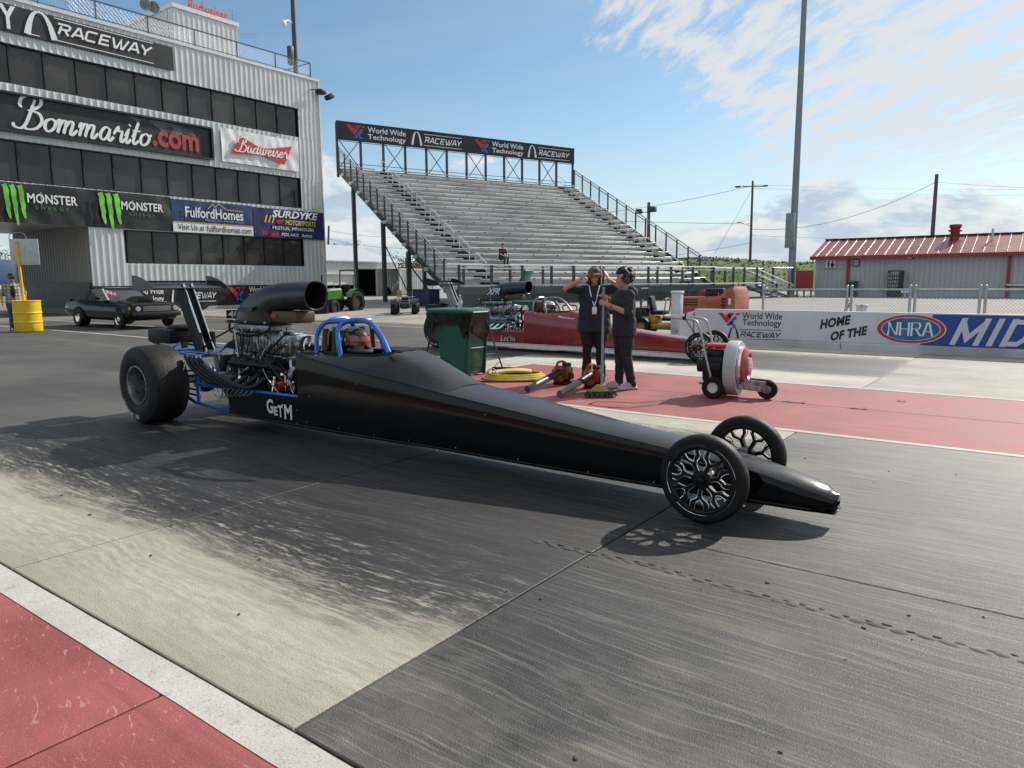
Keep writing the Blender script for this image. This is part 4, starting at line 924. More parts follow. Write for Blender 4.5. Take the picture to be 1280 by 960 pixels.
# Bommarito lightbox
t, P, a = sheet('dealer_sign', 'black framed board with white script lettering and red dot com', [(-120, 93), (263.6, 160), (-120, 146), (265, 200)], ban_k, XT+.06, 'sign', 0)
yl, yr = ty(-120, 100)[0], ty(264, 180)[0]
fr = MB(t.location)
b0 = P(0, 0); c0 = P(1, 1)
for s_ in ((XT+.14, b0.y, b0.z-.02, c0.y, b0.z+.07), (XT+.14, b0.y, c0.z-.07, c0.y, c0.z+.02)): fr.bb((XT+.05, s_[1], s_[2]), (XT+.26, s_[3], s_[4]))
fr.bb((XT+.05, c0.y-.08, b0.z+.07), (XT+.26, c0.y+.03, c0.z-.07)); fr.build('frame', framed, t)
SCR = {'B': (1.02, [[(.12, .70), (.02, .80), (.10, 1.02), (.45, 1.16), (.82, 1.12), (.86, .88), (.55, .66), (.35, .62)], [(.45, .62), (.82, .56), (.95, .30), (.72, .04), (.35, -.02), (.20, .10)], [(.62, 1.02), (.48, .6), (.30, .16), (.10, -.02), (-.15, .02), (-.22, .14)]]),
       'o': (.56, [[(.34, .46), (.12, .36), (.06, .14), (.20, .0), (.42, .12), (.50, .34), (.34, .46)], [(.36, .44), (.52, .40), (.62, .44)]]),
       'm': (.95, [[(.0, .30), (.10, .46), (.13, .36), (.04, .0)], [(.08, .18), (.24, .44), (.38, .44), (.38, .30), (.30, .0)], [(.35, .18), (.52, .44), (.68, .44), (.66, .26), (.60, .04), (.70, .0), (.90, .20)]]),
       'a': (.66, [[(.48, .42), (.28, .47), (.08, .28), (.06, .08), (.20, .0), (.38, .14), (.50, .44)], [(.50, .44), (.43, .10), (.52, .0), (.68, .16)]]),
       'r': (.52, [[(.0, .26), (.14, .46), (.22, .54), (.24, .40), (.44, .42)], [(.44, .42), (.36, .12), (.42, .0), (.56, .14)]]),
       'i': (.34, [[(.04, .24), (.18, .46), (.10, .10), (.18, .0), (.34, .16)], [(.24, .66), (.27, .71)]]),
       't': (.42, [[(.04, .24), (.20, .50), (.34, .86), (.22, .50), (.12, .12), (.20, .0), (.40, .16)], [(.06, .50), (.46, .52)]]),
       'u': (.66, [[(.02, .26), (.14, .46), (.08, .12), (.18, .0), (.36, .14), (.48, .46)], [(.48, .46), (.42, .10), (.52, .0), (.66, .18)]]),
       'd': (.66, [[(.46, .40), (.28, .47), (.08, .28), (.06, .08), (.20, .0), (.38, .14), (.50, .44)], [(.66, 1.), (.50, .44), (.44, .10), (.52, .0), (.66, .16)]]),
       'w': (.9, [[(.02, .30), (.14, .46), (.10, .10), (.22, .0), (.38, .16), (.46, .44), (.42, .10), (.52, .0), (.70, .16), (.76, .46), (.92, .40)]]),
       'e': (.50, [[(.06, .20), (.30, .28), (.38, .42), (.24, .48), (.08, .26), (.12, .04), (.26, .0), (.50, .18)]]),
       's': (.46, [[(.0, .14), (.24, .50), (.26, .36), (.38, .16), (.26, .0), (.08, .04), (.3, .0), (.48, .16)]])}
def script(q, s, P, x0, y0, x1, y1, asp, wt=.085, slant=.16, k=0.):
    tot = sum(SCR[c][0] for c in s); x = 0.; sc = (x1-x0)/tot; hh = y1-y0
    for c in s:
        wd, sts = SCR[c]
        for st in sts:
            pts = bez([(x+X+slant*Y, Y, 0) for X, Y in st], 5); n = len(pts); ws = []
            for i in range(n):
                d = pts[min(i+1, n-1)]-pts[max(i-1, 0)]; ws.append(wt*(.42+.75*abs(d.y)/(d.length+1e-9))*(1 if .08 < i/n < .92 else .75))
            rib(q, pts, ws, lambda X, Y, K=0.: P(x0+X*sc, y0+Y*hh, K), k)
        x += wd
ink(t, 'script_lettering', ink_w, lambda q: script(q, 'Bommarito', P, (ty(22, 150)[0]-yl)/(yr-yl), .14, (ty(186, 175)[0]-yl)/(yr-yl), .90, a, .125))
ink(t, 'dot_com', mat('dim red letters', (.34, .035, .04), .5), lambda q: text(q, '.com', P, (ty(190, 180)[0]-yl)/(yr-yl), .17, (ty(248, 190)[0]-yl)/(yr-yl), .66, 0, .035))
ink(t, 'storm_print', mat('grey cloud print', (.07, .085, .09), .5, var=.9, vs=1.1), lambda q: q.poly([P(x, y, -.02) for x, y in ((.66, .93), (.70, .80), (.74, .86), (.80, .62), (.86, .58), (.88, .70), (.93, .66), (.92, .80), (.86, .90), (.80, .95))]))
# beer banner
t, P, a = sheet('bow_tie_banner', 'white wrinkled banner with red bow tie and white script beside the top windows', [(275.6, 158.6), (372.7, 177.5), (276.5, 201.6), (371.9, 214.5)], ban_w, XT+.06, 'banner', .07, n=(40, 10))
ink(t, 'bow_tie', ink_r, lambda q: (q.poly([P(*p) for p in ((.22, .84), (.42, .62), (.49, .565), (.49, .36), (.42, .34), (.10, .26))]), q.poly([P(*p) for p in ((.49, .565), (.60, .60), (.90, .78), (.78, .14), (.56, .30), (.49, .36))])))
ink(t, 'script_lettering', ink_w, lambda q: script(q, 'Budweiser', P, .17, .36, .83, .74, a, .12, .16, .01))
# energy drink banner
t, P, a = sheet('claw_banner', 'long black banner with green claw marks over the tower underpass', [(-120, 213), (213, 248.3), (-120, 271), (214, 288.5)], ban_k, XT+.06, 'banner', .10, n=(60, 8))
yl, yr = ty(-120, 230)[0], ty(213.5, 268)[0]; uq = lambda px, py: (ty(px, py)[0]-yl)/(yr-yl)
def claws(q, p0, p1):
    if 1:
        x0, x1 = uq(p0, 250), uq(p1, 255)
        for k, (bx_, ln) in enumerate(((.14, .80), (.46, .96), (.80, .78))):
            pts = [(bx_-.13, .90), (bx_, .91), (bx_+.05, .78), (bx_+.04, .60), (bx_+.08, .45), (bx_+.07, .30), (bx_+.12, .92-ln), (bx_+.13, .88-ln)]
            rib(q, [(x*.42, y) for x, y in pts], [.02, .085, .10, .085, .09, .07, .045, .006], lambda X, Y, K=0.: P(x0+(x1-x0)*X/.42, Y, K))
ink(t, 'claw_mark', ink_gr, lambda q: claws(q, 2, 31)); ink(t, 'claw_mark', ink_gr, lambda q: claws(q, 120, 149))
def monst(q, p0, p1):
    if 1: text(q, 'MONSTER', P, uq(p0, 262), .52, uq(p1, 265), .76, 0, .02, 1.05); x = uq((p0*.72+p1*.28), 262); q.poly([P(x-.001, .48), P(x+.001, .48), P(x+.001, .80), P(x-.001, .80)])
ink(t, 'lettering', ink_w, lambda q: monst(q, 34, 96)); ink(t, 'lettering', ink_w, lambda q: monst(q, 150, 202))
[ink(t, 'small_lettering', ink_dg, lambda q: text(q, 'ENERGY', P, uq(p0+10, 268), .36, uq(p1-10, 270), .45, 0, .01, 1.6)) for p0, p1 in ((34, 96), (150, 202))]
# homes banner
t, P, a = sheet('homes_banner', 'navy banner with white lettering and a white strip below', [(213.6, 248.3), (314.3, 257.6), (214.6, 288.9), (314.8, 295.2)], ban_navy, XT+.06, 'banner', .05)
ink(t, 'white_field', ban_w, lambda q: q.poly([P(x, y, -.02) for x, y in ((.0, .0), (1, .0), (1, .29), (0, .29))]))
ink(t, 'orange_line', ink_o, lambda q: (q.poly([P(x, y, -.01) for x, y in ((0, .29), (1, .29), (1, .325), (0, .325))]), rib(q, [(.42*a, .77), (.48*a, .93), (.51*a, .84), (.56*a, .96), (.65*a, .79), (.87*a, .77)], .03, lambda X, Y, K=0: P(X/a, Y, K))))
ink(t, 'lettering', ink_w, lambda q: text(q, 'FulfordHomes', P, .15, .47, .87, .80, 0, .012))
ink(t, 'tagline', ink_g, lambda q: text(q, 'Making Our Homes Yours', P, .38, .36, .87, .46))
ink(t, 'small_lettering', ink_k, lambda q: text(q, 'Visit Us at', P, .05, .07, .365, .25, 0, .012)); ink(t, 'web_address', ink_k, lambda q: text(q, 'fullfordhomes.com', P, .395, .05, .97, .25, 0, .012))
# motorsports banner
t, P, a = sheet('motorsports_banner', 'purple banner with white and yellow lettering at the tower corner', [(315.5, 258), (404, 267), (316.9, 295), (404.5, 300.4)], ban_pur, XT+.06, 'banner', .05)
ink(t, 'lettering', ink_w, lambda q: text(q, 'SURDYKE', P, .24, .70, .90, .96, .25, .03)); ink(t, 'town_lettering', ink_w, lambda q: text(q, 'FESTUS, MISSOURI', P, .24, .26, .82, .39, 0, .015)); ink(t, 'small_lettering', ink_w, lambda q: text(q, 'POLARIS', P, .36, .06, .60, .17, .2, .01)); ink(t, 'small_lettering', ink_w, lambda q: text(q, 'Bobcat', P, .65, .06, .80, .17, .2, .01))
ink(t, 'yellow_lettering', ink_y, lambda q: (text(q, 'MOTORSPORTS', P, .42, .46, .86, .64, .2, .02), [rib(q, [(x*a, .50), (x*a+.10, .76)], .05, lambda X, Y, K=0: P(X/a, Y, K)) for x in (.14, .19, .24)]))
ink(t, 'red_lettering', ink_r, lambda q: text(q, 'YAMAHA', P, .09, .04, .33, .20, .1, .04)); ink(t, 'red_flash', ink_r, lambda q: rib(q, [(.30*a, .52), (.40*a, .62)], .12, lambda X, Y, K=0: P(X/a, Y, K)))
# low banner round the foot of the tower
t, P, a = sheet('track_banner', 'low black banner with white lettering along the tower foot', [(118, 356.5), (403, 356.5), (118, 392.5), (403, 382)], ban_k, XT+.1, 'banner', .06, n=(70, 6))
yl, yr = ty(118, 370, XT+.1)[0], ty(403, 370, XT+.1)[0]
u0 = lambda p: (ty(p, 370, XT+.1)[0]-yl)/(yr-yl)
def logo(t, P, x0, y0, x1, y1, loc, k=0.):
    rd = MB(loc); bl_ = MB(loc); wwt(rd, bl_, P, x0, y0, x1, y1, k); rd.build('red_mark', ink_r, t, False, False); bl_.build('blue_mark', ink_b, t, False, False)
for p0 in (132, 284):
    logo(t, P, u0(p0), .34, u0(p0+27 if p0 < 200 else p0+22), .92, t.location); k = 1. if p0 > 200 else 1.15
    ink(t, 'lettering', ink_w, lambda q: text(q, 'World Wide', P, u0(p0+26*k), .68, u0(p0+62*k), .94, 0, .012)); ink(t, 'lettering', ink_w, lambda q: text(q, 'Technology', P, u0(p0+26*k), .32, u0(p0+62*k), .62, 0, .012))
for p0 in (213, 356):
    e_ = p0+55 if p0 < 300 else p0+44
    ink(t, 'arch_mark', ink_w, lambda q: arch(q, P, u0(p0), .34, u0(p0+10), .90)); ink(t, 'lettering', ink_w, lambda q: raceway(q, P, u0(p0+14), .48, u0(e_), .72))
    for y in (.36, .86): ink(t, 'rule_line', ink_w, lambda q: rib(q, [(u0(p0+14)*a, y), (u0(e_)*a, y)], .03, lambda X, Y, K=0: P(X/a, Y, K)))
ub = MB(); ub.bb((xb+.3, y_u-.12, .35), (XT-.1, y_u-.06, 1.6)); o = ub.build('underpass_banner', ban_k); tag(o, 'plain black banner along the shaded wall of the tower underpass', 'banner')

# ================================================================ grandstand
A_ = R(20.6); O_ = at(557, 381., .35)
GS = thing('grandstand', 'aluminium bleacher grandstand with two stepped aisles and a long roof-line sign', 'grandstand', O_, R(90)-A_)
gz = -.35                                     # local heights are above the stand's own pavement
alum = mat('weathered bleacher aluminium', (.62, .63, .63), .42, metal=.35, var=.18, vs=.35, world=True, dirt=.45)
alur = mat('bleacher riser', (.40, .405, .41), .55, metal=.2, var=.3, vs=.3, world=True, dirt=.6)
gsteel = mat('stand framing steel', (.055, .065, .07), .5, metal=.3)
NR, RUN, RISE, W0, Z0 = 22, .68, .36, .15, 1.30+gz
def seatmesh(L): q = MB(); q.rbox((L/2, 0, 0), (L, .25, .045), .012, 1); return q.mesh('seat_plank', alum)
secs = [(0.05, 2.55, seatmesh(2.5)), (3.65, 17.75, seatmesh(14.1)), (18.85, 19.95, seatmesh(1.1))]
fq = MB(); fq.rbox((9.95, 0, 0), (19.9, .44, .04), .01, 1); footm = fq.mesh('foot_plank', alum)
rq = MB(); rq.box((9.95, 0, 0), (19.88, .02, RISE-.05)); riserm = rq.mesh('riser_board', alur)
bkq = MB(); stq = None
stepq = MB(); stepq.rbox((0, 0, 0), (1.06, .34, .19), .015, 1); stepm = stepq.mesh('aisle_step', mat('shadow-dark aisle tread', (.010, .010, .010), .8, var=.2, spec=.2))  # near-black steps: the shadow in the aisle gaps is put into their colour
brk = MB()
for i in range(NR):
    wv, zv = W0+RUN*i, Z0+RISE*i
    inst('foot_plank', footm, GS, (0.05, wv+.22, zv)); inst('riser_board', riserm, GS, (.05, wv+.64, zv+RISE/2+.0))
    for a0, a1, me in secs: inst('seat_plank', me, GS, (a0, wv+.52, zv+.43+random.uniform(-.004, .004)))
    for a0 in (3.1, 18.3): inst('aisle_step', stepm, GS, (a0, wv+.50, zv+.105))
    u_ = .5+(i % 2)*.9
    while u_ < 19.8:
        if not (2.6 < u_ < 3.6 or 17.8 < u_ < 18.8): brk.box((u_, wv+.395, zv+.385), (.10, .04, .055))
        u_ += 1.83
tag(brk.build('seat_brackets', railk, GS, smooth=False), kind='stuff')
for u_ in (0.02, 5, 10, 15, 19.98):
    q = MB(); q.beam((u_, -.1, Z0-.42 if 0 < u_ < 19 and u_ > .5 else Z0-.16), (u_, W0+RUN*NR, Z0+RISE*NR-(.45 if 0.5 < u_ < 19 else .2)), .10, .32); q.build('stringer', gsteel, GS)
    for wv in (4.4, 7.9, 12.6):
        zt = Z0+(wv-W0)/RUN*RISE-.3; q = MB(); q.bb((u_-.11, wv-.11, 0), (u_+.11, wv+.11, zt)); q.build('support_post', gsteel, GS)
    q = MB(); q.beam((u_, 1.2, .3), (u_, 4.4, 2.2), .06, .06); q.beam((u_, 4.4, .4), (u_, 7.9, 3.6), .05, .05); q.build('brace', gsteel, GS)
sb = MB()
for k in range(11):
    wv = .6+k*1.35; zt = Z0+(wv-W0)/RUN*RISE; sb.bb((-.14, wv-.1, zt-.14), (.05, wv+.25, zt+.05))
tag(sb.build('side_brackets', alum, GS, smooth=False), kind='stuff')
def siderail(u_):
    q = MB(); n = 15
    for k in range(n):
        wv = .1+k*(W0+RUN*NR-.2)/(n-1); zt = Z0+(wv-W0)/RUN*RISE; p = MB(); p.bb((u_-.04, wv-.04, zt-.3), (u_+.04, wv+.04, zt+1.42)); p.build('rail_post', gsteel, GS)
    for d in (1.42, 1.22):
        q.tube([(u_, .1, Z0+d), (u_, W0+RUN*NR-.1, Z0+RISE*NR+d-.1)], .035, 6)
    q.build('side_rail', railm, GS)
    m = MB(); L_ = math.hypot(RUN*NR, RISE*NR); ex, ez = RUN*NR/L_, RISE*NR/L_
    diamond(m, lambda a, b: V((u_+.05, .1+a*ex, Z0+.1+a*ez+b)), L_, 1.15, .16, .004); tag(m.build('rail_mesh', gsteel, GS, smooth=False, fix=False), kind='stuff')
siderail(0.); siderail(20.)
# aisle hand rails
for u_ in (3.05, 18.3):
    for k in range(8):
        i0 = 1+k*2.72; q = MB(); f = lambda i, d: V((u_, W0+RUN*i+.1, Z0+RISE*i+d))
        q.tube(bez([f(i0, .05), f(i0, .75), f(i0+.12, .88), f(i0+1.55, .88), f(i0+1.7, .72), f(i0+1.7, .05)], 3), .024, 6); q.tube([f(i0, .48), f(i0+1.7, .45)], .020, 6); q.build('aisle_rail', mat('bright rail', (.62, .63, .63), .4, metal=.4), GS)
# back fence of the stand with sign
wb = W0+RUN*NR+.12; zb0 = Z0+RISE*NR; zs0, zs1 = 11.07-.35, 12.24-.35
for k in range(13):
    u_ = k*20/12; q = MB(); q.bb((u_-.07, wb-.05, zb0-.6), (u_+.07, wb+.09, zs1-.05)); q.build('sign_post', gsteel, GS)
    if k % 2 == 0 and k < 12:
        for a0, a1 in ((.15, 1.55), (1.55, .15)): q = MB(); q.beam((u_+a0, wb+.05, zb0+.1), (u_+a1, wb+.05, zs0), .045, .045); q.build('brace', gsteel, GS)
q = MB(); q.cyl((0, wb, zs0-.05), (20, wb, zs0-.05), .02, 6); q.cyl((0, wb, zb0+.35), (20, wb, zb0+.35), .02, 6); q.build('back_rail', gsteel, GS)
SG = thing('raceway_sign', 'long black board with red and blue marks crowning the grandstand', 'sign', GS.matrix_basis @ V((0, wb-.1, zs0)), R(90)-A_)
sg = MB(); sg.bb((-.04, -.05, 0), (20.04, .05, zs1-zs0)); sg.build('board', mat('black sign board', (.012, .013, .022), .5, var=.15), SG)
tr_ = MB(); tr_.bb((-.07, -.08, zs1-zs0), (20.07, .08, zs1-zs0+.05)); tr_.build('top_trim', railk, SG)
P = plane((0, -.05, 0), (1, 0, 0), (0, 0, 1), 20., zs1-zs0, .012); a = 20/(zs1-zs0); 
def sink(name, f): q = MB(); f(q); q.build(name, ink_w, SG, False, False)
for p0 in (0., .5):
    s = lambda x: p0+x*.5
    logo(SG, P, s(.06), .14, s(.205), .90, (0, 0, 0)); sink('lettering', lambda q: text(q, 'World Wide', P, s(.215), .56, s(.50), .88, 0, .012)); sink('lettering', lambda q: text(q, 'Technology', P, s(.215), .10, s(.50), .48, 0, .012))
    sink('arch_mark', lambda q: arch(q, P, s(.545), .12, s(.625), .90)); sink('lettering', lambda q: raceway(q, P, s(.645), .34, s(.945), .66))
    for y in (.17, .83): sink('rule_line', lambda q: rib(q, [(s(.64)*a, y), (s(.95)*a, y)], .03, lambda X, Y, K=0: P(X/a, Y, K)))
# front walkway, landing, stairs
dk = MB(); dk.bb((-.1, -1.55, Z0-.16), (20.3, .1, Z0-.02)); dk.build('walkway', alum, GS)
fa = MB(); fa.bb((-.1, -1.60, Z0-.42), (20.3, -1.56, Z0-.02)); fa.build('walkway_fascia', gsteel, GS)
sc_ = MB(); sc_.bb((-.05, -1.45, .02), (20.2, -1.40, Z0-.42)); sc_.build('dark_screen', mat('dark fence slats', (.035, .038, .04), .7, var=.3, vs=3), GS)
def rail(pts, posts, z0, z1, nm='front_rail'):
    q = MB(); q.tube([V(p)+V((0, 0, z1)) for p in pts], .035, 6); q.tube([V(p)+V((0, 0, z1-.16)) for p in pts], .025, 6); q.build(nm, mat('bright rail'), GS)
    for p in posts: m = MB(); p = V(p); m.bb(p+V((-.055, -.055, z0-.25)), p+V((.055, .055, z1))); m.build('rail_post', gsteel, GS)
rail([(0, -1.5, 0), (5.6, -1.5, 0)], [(k*1.9, -1.5, 0) for k in range(4)], Z0, Z0+1.07); rail([(7.2, -1.5, 0), (20.3, -1.5, 0)], [(7.2+k*1.87, -1.5, 0) for k in range(8)], Z0, Z0+1.07)
rail([(.1, .0, 0), (2.2, .0, 0)], [(1.1, 0, 0)], Z0, Z0+1.15); rail([(4., .0, 0), (17.4, .0, 0)], [(4+k*2.2, 0, 0) for k in range(7)], Z0, Z0+1.15)
ld = MB(); ld.bb((20.3, -1.5, Z0-.2), (26.6, 1.2, Z0-.02)); ld.build('landing', alum, GS); rail([(21.2, 1.1, 0), (26.5, 1.1, 0), (26.5, -1.4, 0), (24.4, -1.4, 0)], [(22.5, 1.1, 0), (24.5, 1.1, 0), (26.5, 1.1, 0), (26.5, -1.4, 0), (24.4, -1.4, 0)], Z0, Z0+1.07)
lm = MB(); diamond(lm, lambda a_, b_: V((21.3+a_, 1.05, Z0+b_)), 5.2, 1.0, .14, .006); tag(lm.build('rail_mesh', mat('green mesh', (.05, .10, .05), .7), GS, smooth=False, fix=False), kind='stuff')
for x, y in ((21, -1.3), (26.3, -1.3), (26.3, 1.), (23.6, 1.)): q = MB(); q.bb((x-.05, y-.05, 0), (x+.05, y+.05, Z0-.2)); q.build('support_post', gsteel, GS)
for k in range(6): q = MB(); q.rbox((21.5+k*.55, -2.1, Z0-.12-k*.17), (.5, 1.1, .05), .01, 1); q.build('stair_tread', alum, GS)
for yy in (-1.62, -2.62):
    q = MB(); q.beam((21.2, yy, Z0-.15), (24.7, yy, -.0), .05, .22); q.build('stair_stringer', gsteel, GS)
    for d in (1.0, .75): q = MB(); q.tube([(21.1, yy, Z0+d), (24.6, yy, d-.05), (24.75, yy, d-.1)], .032, 6); q.build('stair_rail', mat('bright rail'), GS)
    q = MB(); q.bb((24.5, yy-.04, 0), (24.6, yy+.04, 1.0)); q.build('stair_post', gsteel, GS); q = MB(); q.bb((21.15, yy-.05, Z0-.2), (21.27, yy+.05, Z0+1.05)); q.build('stair_post', gsteel, GS)

# ================================================================ service garage left of the stand
XG = -49.; yg0, yg1 = atX(395, 345, XG).y, atX(497.4, 345, XG).y; zg0 = .28; zge = atX(450, 327, XG).z
GA = thing('garage', 'low white steel garage with two open bay doors behind the tractor', 'building', (XG, (yg0+yg1)/2, zg0)); off = GA.location.copy()
gw = mat('white garage siding', (.60, .62, .63), .5, var=.06, dirt=.15)
d1 = [atX(p, 350, XG).y for p in (407, 443)]; d2 = [atX(p, 350, XG).y for p in (447.5, 471)]; zd1, zd2 = atX(425, 343, XG).z, atX(460, 336, XG).z
w = MB(off); ribbed(w, yg0, d1[0], zg0, zge, XG, per=.28); ribbed(w, d1[1], d2[0], zg0, zge, XG, per=.28); ribbed(w, d2[1], yg1, zg0, zge, XG, per=.28); ribbed(w, d1[0], d1[1], zd1, zge, XG, per=.28); ribbed(w, d2[0], d2[1], zd2, zge, XG, per=.28); w.build('wall', gw, GA, smooth=False)
w = MB(off); w.add([(XG, yg1, zg0), (XG-12, yg1, zg0), (XG-12, yg1, zge), (XG-6, yg1, zge+1.6), (XG, yg1, zge)], [(0, 1, 2, 3, 4)]); w.build('gable_wall', gw, GA)
w = MB(off); w.prism([(XG+.25, yg0, zge-.05), (XG+.25, yg1+.15, zge-.05), (XG-6, yg1+.15, zge+1.62), (XG-6, yg0, zge+1.62)], (0, 0, .1)); w.prism([(XG-6, yg0, zge+1.62), (XG-6, yg1+.15, zge+1.62), (XG-12.2, yg1+.15, zge-.05), (XG-12.2, yg0, zge-.05)], (0, 0, .1)); w.build('roof', mat('pale metal roof', (.5, .53, .56), .45, metal=.3), GA)
w = MB(off); w.bb((XG-3.1, yg0, zg0), (XG-3, yg1-.05, zge)); w.build('bay_darkness', interior, GA)  # black sheet close behind the doors, stands in for the unlit bay
for dd, zz in ((d1, zd1), (d2, zd2)):
    w = MB(off); w.bb((XG-.1, dd[0]-.12, zg0), (XG+.06, dd[0], zz)); w.bb((XG-.1, dd[1], zg0), (XG+.06, dd[1]+.12, zz)); w.bb((XG-.1, dd[0]-.12, zz), (XG+.06, dd[1]+.12, zz+.15)); w.build('door_frame', trim, GA)
w = MB(off); w.bb((XG-.2, d1[0], zd1-.9), (XG-.15, d1[1], zd1)); w.build('roller_door', trim, GA)
for k, (px, s) in enumerate(((411, 31), (430, 26), (462, 30))):
    w = MB(off); y_ = atX(px, 360, XG-4).y; w.rbox((XG-4, y_, zg0+.7), (1.2, 1.1, 1.4), .08); w.rbox((XG-4.2, y_+.8, zg0+1.6), (.8, .6, .5), .05); w.build('stored_crate', mat('dim crate', (.05, .05, .05), .8), GA)
TI = MB(); TI.lathe([(.18, -.12), (.36, -.14), (.42, -.08), (.42, .08), (.36, .14), (.18, .12)], (0, 0, .42), (1, 0, .1), 20, closed=True); o = TI.build('spare_tyre', rubber); o.location = atX(484, 368.5, XG+.5); o.location.z = zg0; tag(o, 'black spare tyre propped against the white garage wall', 'tyre')
# white container and clutter under the stand
for k, (p0, p1, yt, yb_, XX, lab) in enumerate(((500, 541, 336, 372, -46., 'white ribbed shipping container standing behind the grandstand posts'),)):
    a_ = atX(p0, 350, XX).y; b_ = atX(p1, 350, XX).y; t_ = atX(p0, yt, XX).z
    C_ = thing('shipping_container', lab, 'container', (XX, (a_+b_)/2, .3)); q = MB(C_.location); ribbed(q, a_+.1, b_-.1, .4, t_-.1, XX, per=.26); ribbed(q, XX-6, XX-.05, .4, t_-.1, b_-.02, 1, per=.26, axis='X'); q.build('shell', gw, C_, smooth=False)
    q = MB(C_.location)
    for z_ in (.35, t_-.05): q.bb((XX-.1, a_, z_-.06), (XX+.06, b_, z_+.06))
    for y_ in (a_, (a_+b_)/2, b_): q.bb((XX-.1, y_-.05, .35), (XX+.06, y_+.05, t_))
    q.bb((XX-6, a_+.05, t_), (XX-.05, b_-.05, t_+.04)); q.build('frame', trim, C_)
    q = MB(C_.location)
    for f in (.2, .4, .6, .8): y_ = a_+(b_-a_)*f; q.cyl((XX+.09, y_, .45), (XX+.09, y_, t_-.15), .025, 6)
    q.build('lock_bar', railm, C_)

# ================================================================ restroom block
YB = 55.; zr0 = .38; rx = lambda px, py: atY(px, py, YB)
RB = thing('restroom_building', 'long grey ribbed restroom block with red metal roof', 'building', (-8, YB, zr0)); off = RB.location.copy()
xl = rx(1019, 345).x; xr = 24.; ze = rx(1140, 318).z
rw_ = mat('blue grey siding', (.40, .42, .44), .5, var=.06, dirt=.12); rred = mat('dark red trim', (.25, .02, .022), .45, var=.12); rroof = mat('red standing seam roof', (.21, .05, .052), .34, metal=.25, var=.12, vs=.6)
q = MB(off); ribbed(q, xl, xr, zr0, ze, YB, -1, .3, 'X'); q.build('wall', rw_, RB, smooth=False)
rdg = ze+1.25; dp = 3.6
q = MB(off); q.add([(xl, YB, zr0), (xl, YB+2*dp, zr0), (xl, YB+2*dp, ze), (xl, YB+dp, rdg), (xl, YB, ze)], [(0, 1, 2, 3, 4)]); q.build('gable_wall', rw_, RB)
q = MB(off); q.prism([(xl-.25, YB-.45, ze-.06), (xr, YB-.45, ze-.06), (xr, YB+dp, rdg), (xl-.25, YB+dp, rdg)], (0, 0, .06)); q.prism([(xl-.25, YB+dp, rdg), (xr, YB+dp, rdg), (xr, YB+2*dp+.4, ze-.06), (xl-.25, YB+2*dp+.4, ze-.06)], (0, 0, .06)); q.build('roof', rroof, RB)
seam = MB(); seam.beam((0, -.43, .03), (0, dp, rdg-ze+.09), .035, .06); seamm = seam.mesh('roof_seam', mat('pale seam', (.40, .24, .24), .4, metal=.3))
x = xl
while x < xr-.2: inst('roof_seam', seamm, RB, (x+.1-off.x, YB-off.y, ze-off.z)); x += .62
q = MB(off); q.bb((xl-.3, YB-.52, ze-.24), (xr, YB-.455, ze+.0)); q.build('fascia', rred, RB); q = MB(off); q.bb((xl-.3, YB+dp-.12, rdg+.06), (xr, YB+dp+.12, rdg+.14)); q.build('ridge_cap', mat('dark ridge', (.05, .02, .02), .5), RB)
for px in (1061, 1262): p = rx(px, 330); q = MB(off); q.bb((p.x-.09, YB-.16, zr0), (p.x+.09, YB-.05, ze-.2)); q.build('downpipe', rred, RB)
sgn = thing('restroom_sign', 'small white sign with man and woman figures on the grey wall', 'sign', rx(1032, 334)-V((0, .06, 0))); a_, b_ = rx(1032, 334.5), rx(1045, 325); q = MB(sgn.location); q.bb((a_.x, YB-.09, a_.z), (b_.x, YB-.06, b_.z)); q.build('board', ink_w, sgn)
for f in (.3, .7):
    q = MB(sgn.location); cx = a_.x+(b_.x-a_.x)*f; z_ = a_.z; q.ell((cx, YB-.10, z_+.40), (.055, .015, .06), 10, 6); q.prism([(cx-.09, YB-.095, z_+.32), (cx-(.05 if f < .5 else .14), YB-.095, z_+.14), (cx-.05, YB-.095, z_+.02), (cx+.05, YB-.095, z_+.02), (cx+(.05 if f < .5 else .14), YB-.095, z_+.14), (cx+.09, YB-.095, z_+.32)], (0, -.012, 0)); q.build('figure', ink_k, sgn)
q = MB(off); q.beam(V((rx(1025, 336).x, YB-.06, rx(1025, 336).z)), V((rx(1056, 336).x, YB-.06, rx(1056, 336).z)), .02, .04); q.build('wall_strip', ink_g, RB)
a_, b_ = rx(1066, 333), rx(1075, 324); q = MB(off); q.bb((a_.x, YB-.09, a_.z), (b_.x, YB-.05, b_.z)); q.build('vent_frame', railk, RB)
for k in range(4): q = MB(off); q.box(((a_.x+b_.x)/2, YB-.11, a_.z+.1+k*(b_.z-a_.z-.15)/3.4), (b_.x-a_.x-.1, .04, .05)); q.build('vent_slat', trim, RB)
WL = thing('wall_light', 'boxy dark wall light under the restroom eave', 'light', rx(1137.5, 322)-V((0, .05, 0))); q = MB(); q.rbox((0, -.1, 0), (.42, .2, .24), .03); q.build('housing', railk, WL); q = MB(); q.rbox((0, -.21, -.01), (.3, .03, .15), .01); q.build('lens', ink_w, WL)
a_, b_ = rx(1111, 371), rx(1131, 338); VM = thing('vending_machine', 'black drinks vending machine against the restroom wall', 'vending machine', ((a_.x+b_.x)/2, YB-.5, zr0)); q = MB(); hh = b_.z-zr0; ww = b_.x-a_.x; q.rbox((0, 0, hh/2), (ww, .8, hh), .03); q.build('cabinet', framed, VM)
q = MB(); q.box((-.08, -.41, hh*.62), (ww*.7, .02, hh*.60)); q.build('display_window', mat('vending glass', (.05, .05, .055), .15, var=.8, vs=9), VM)
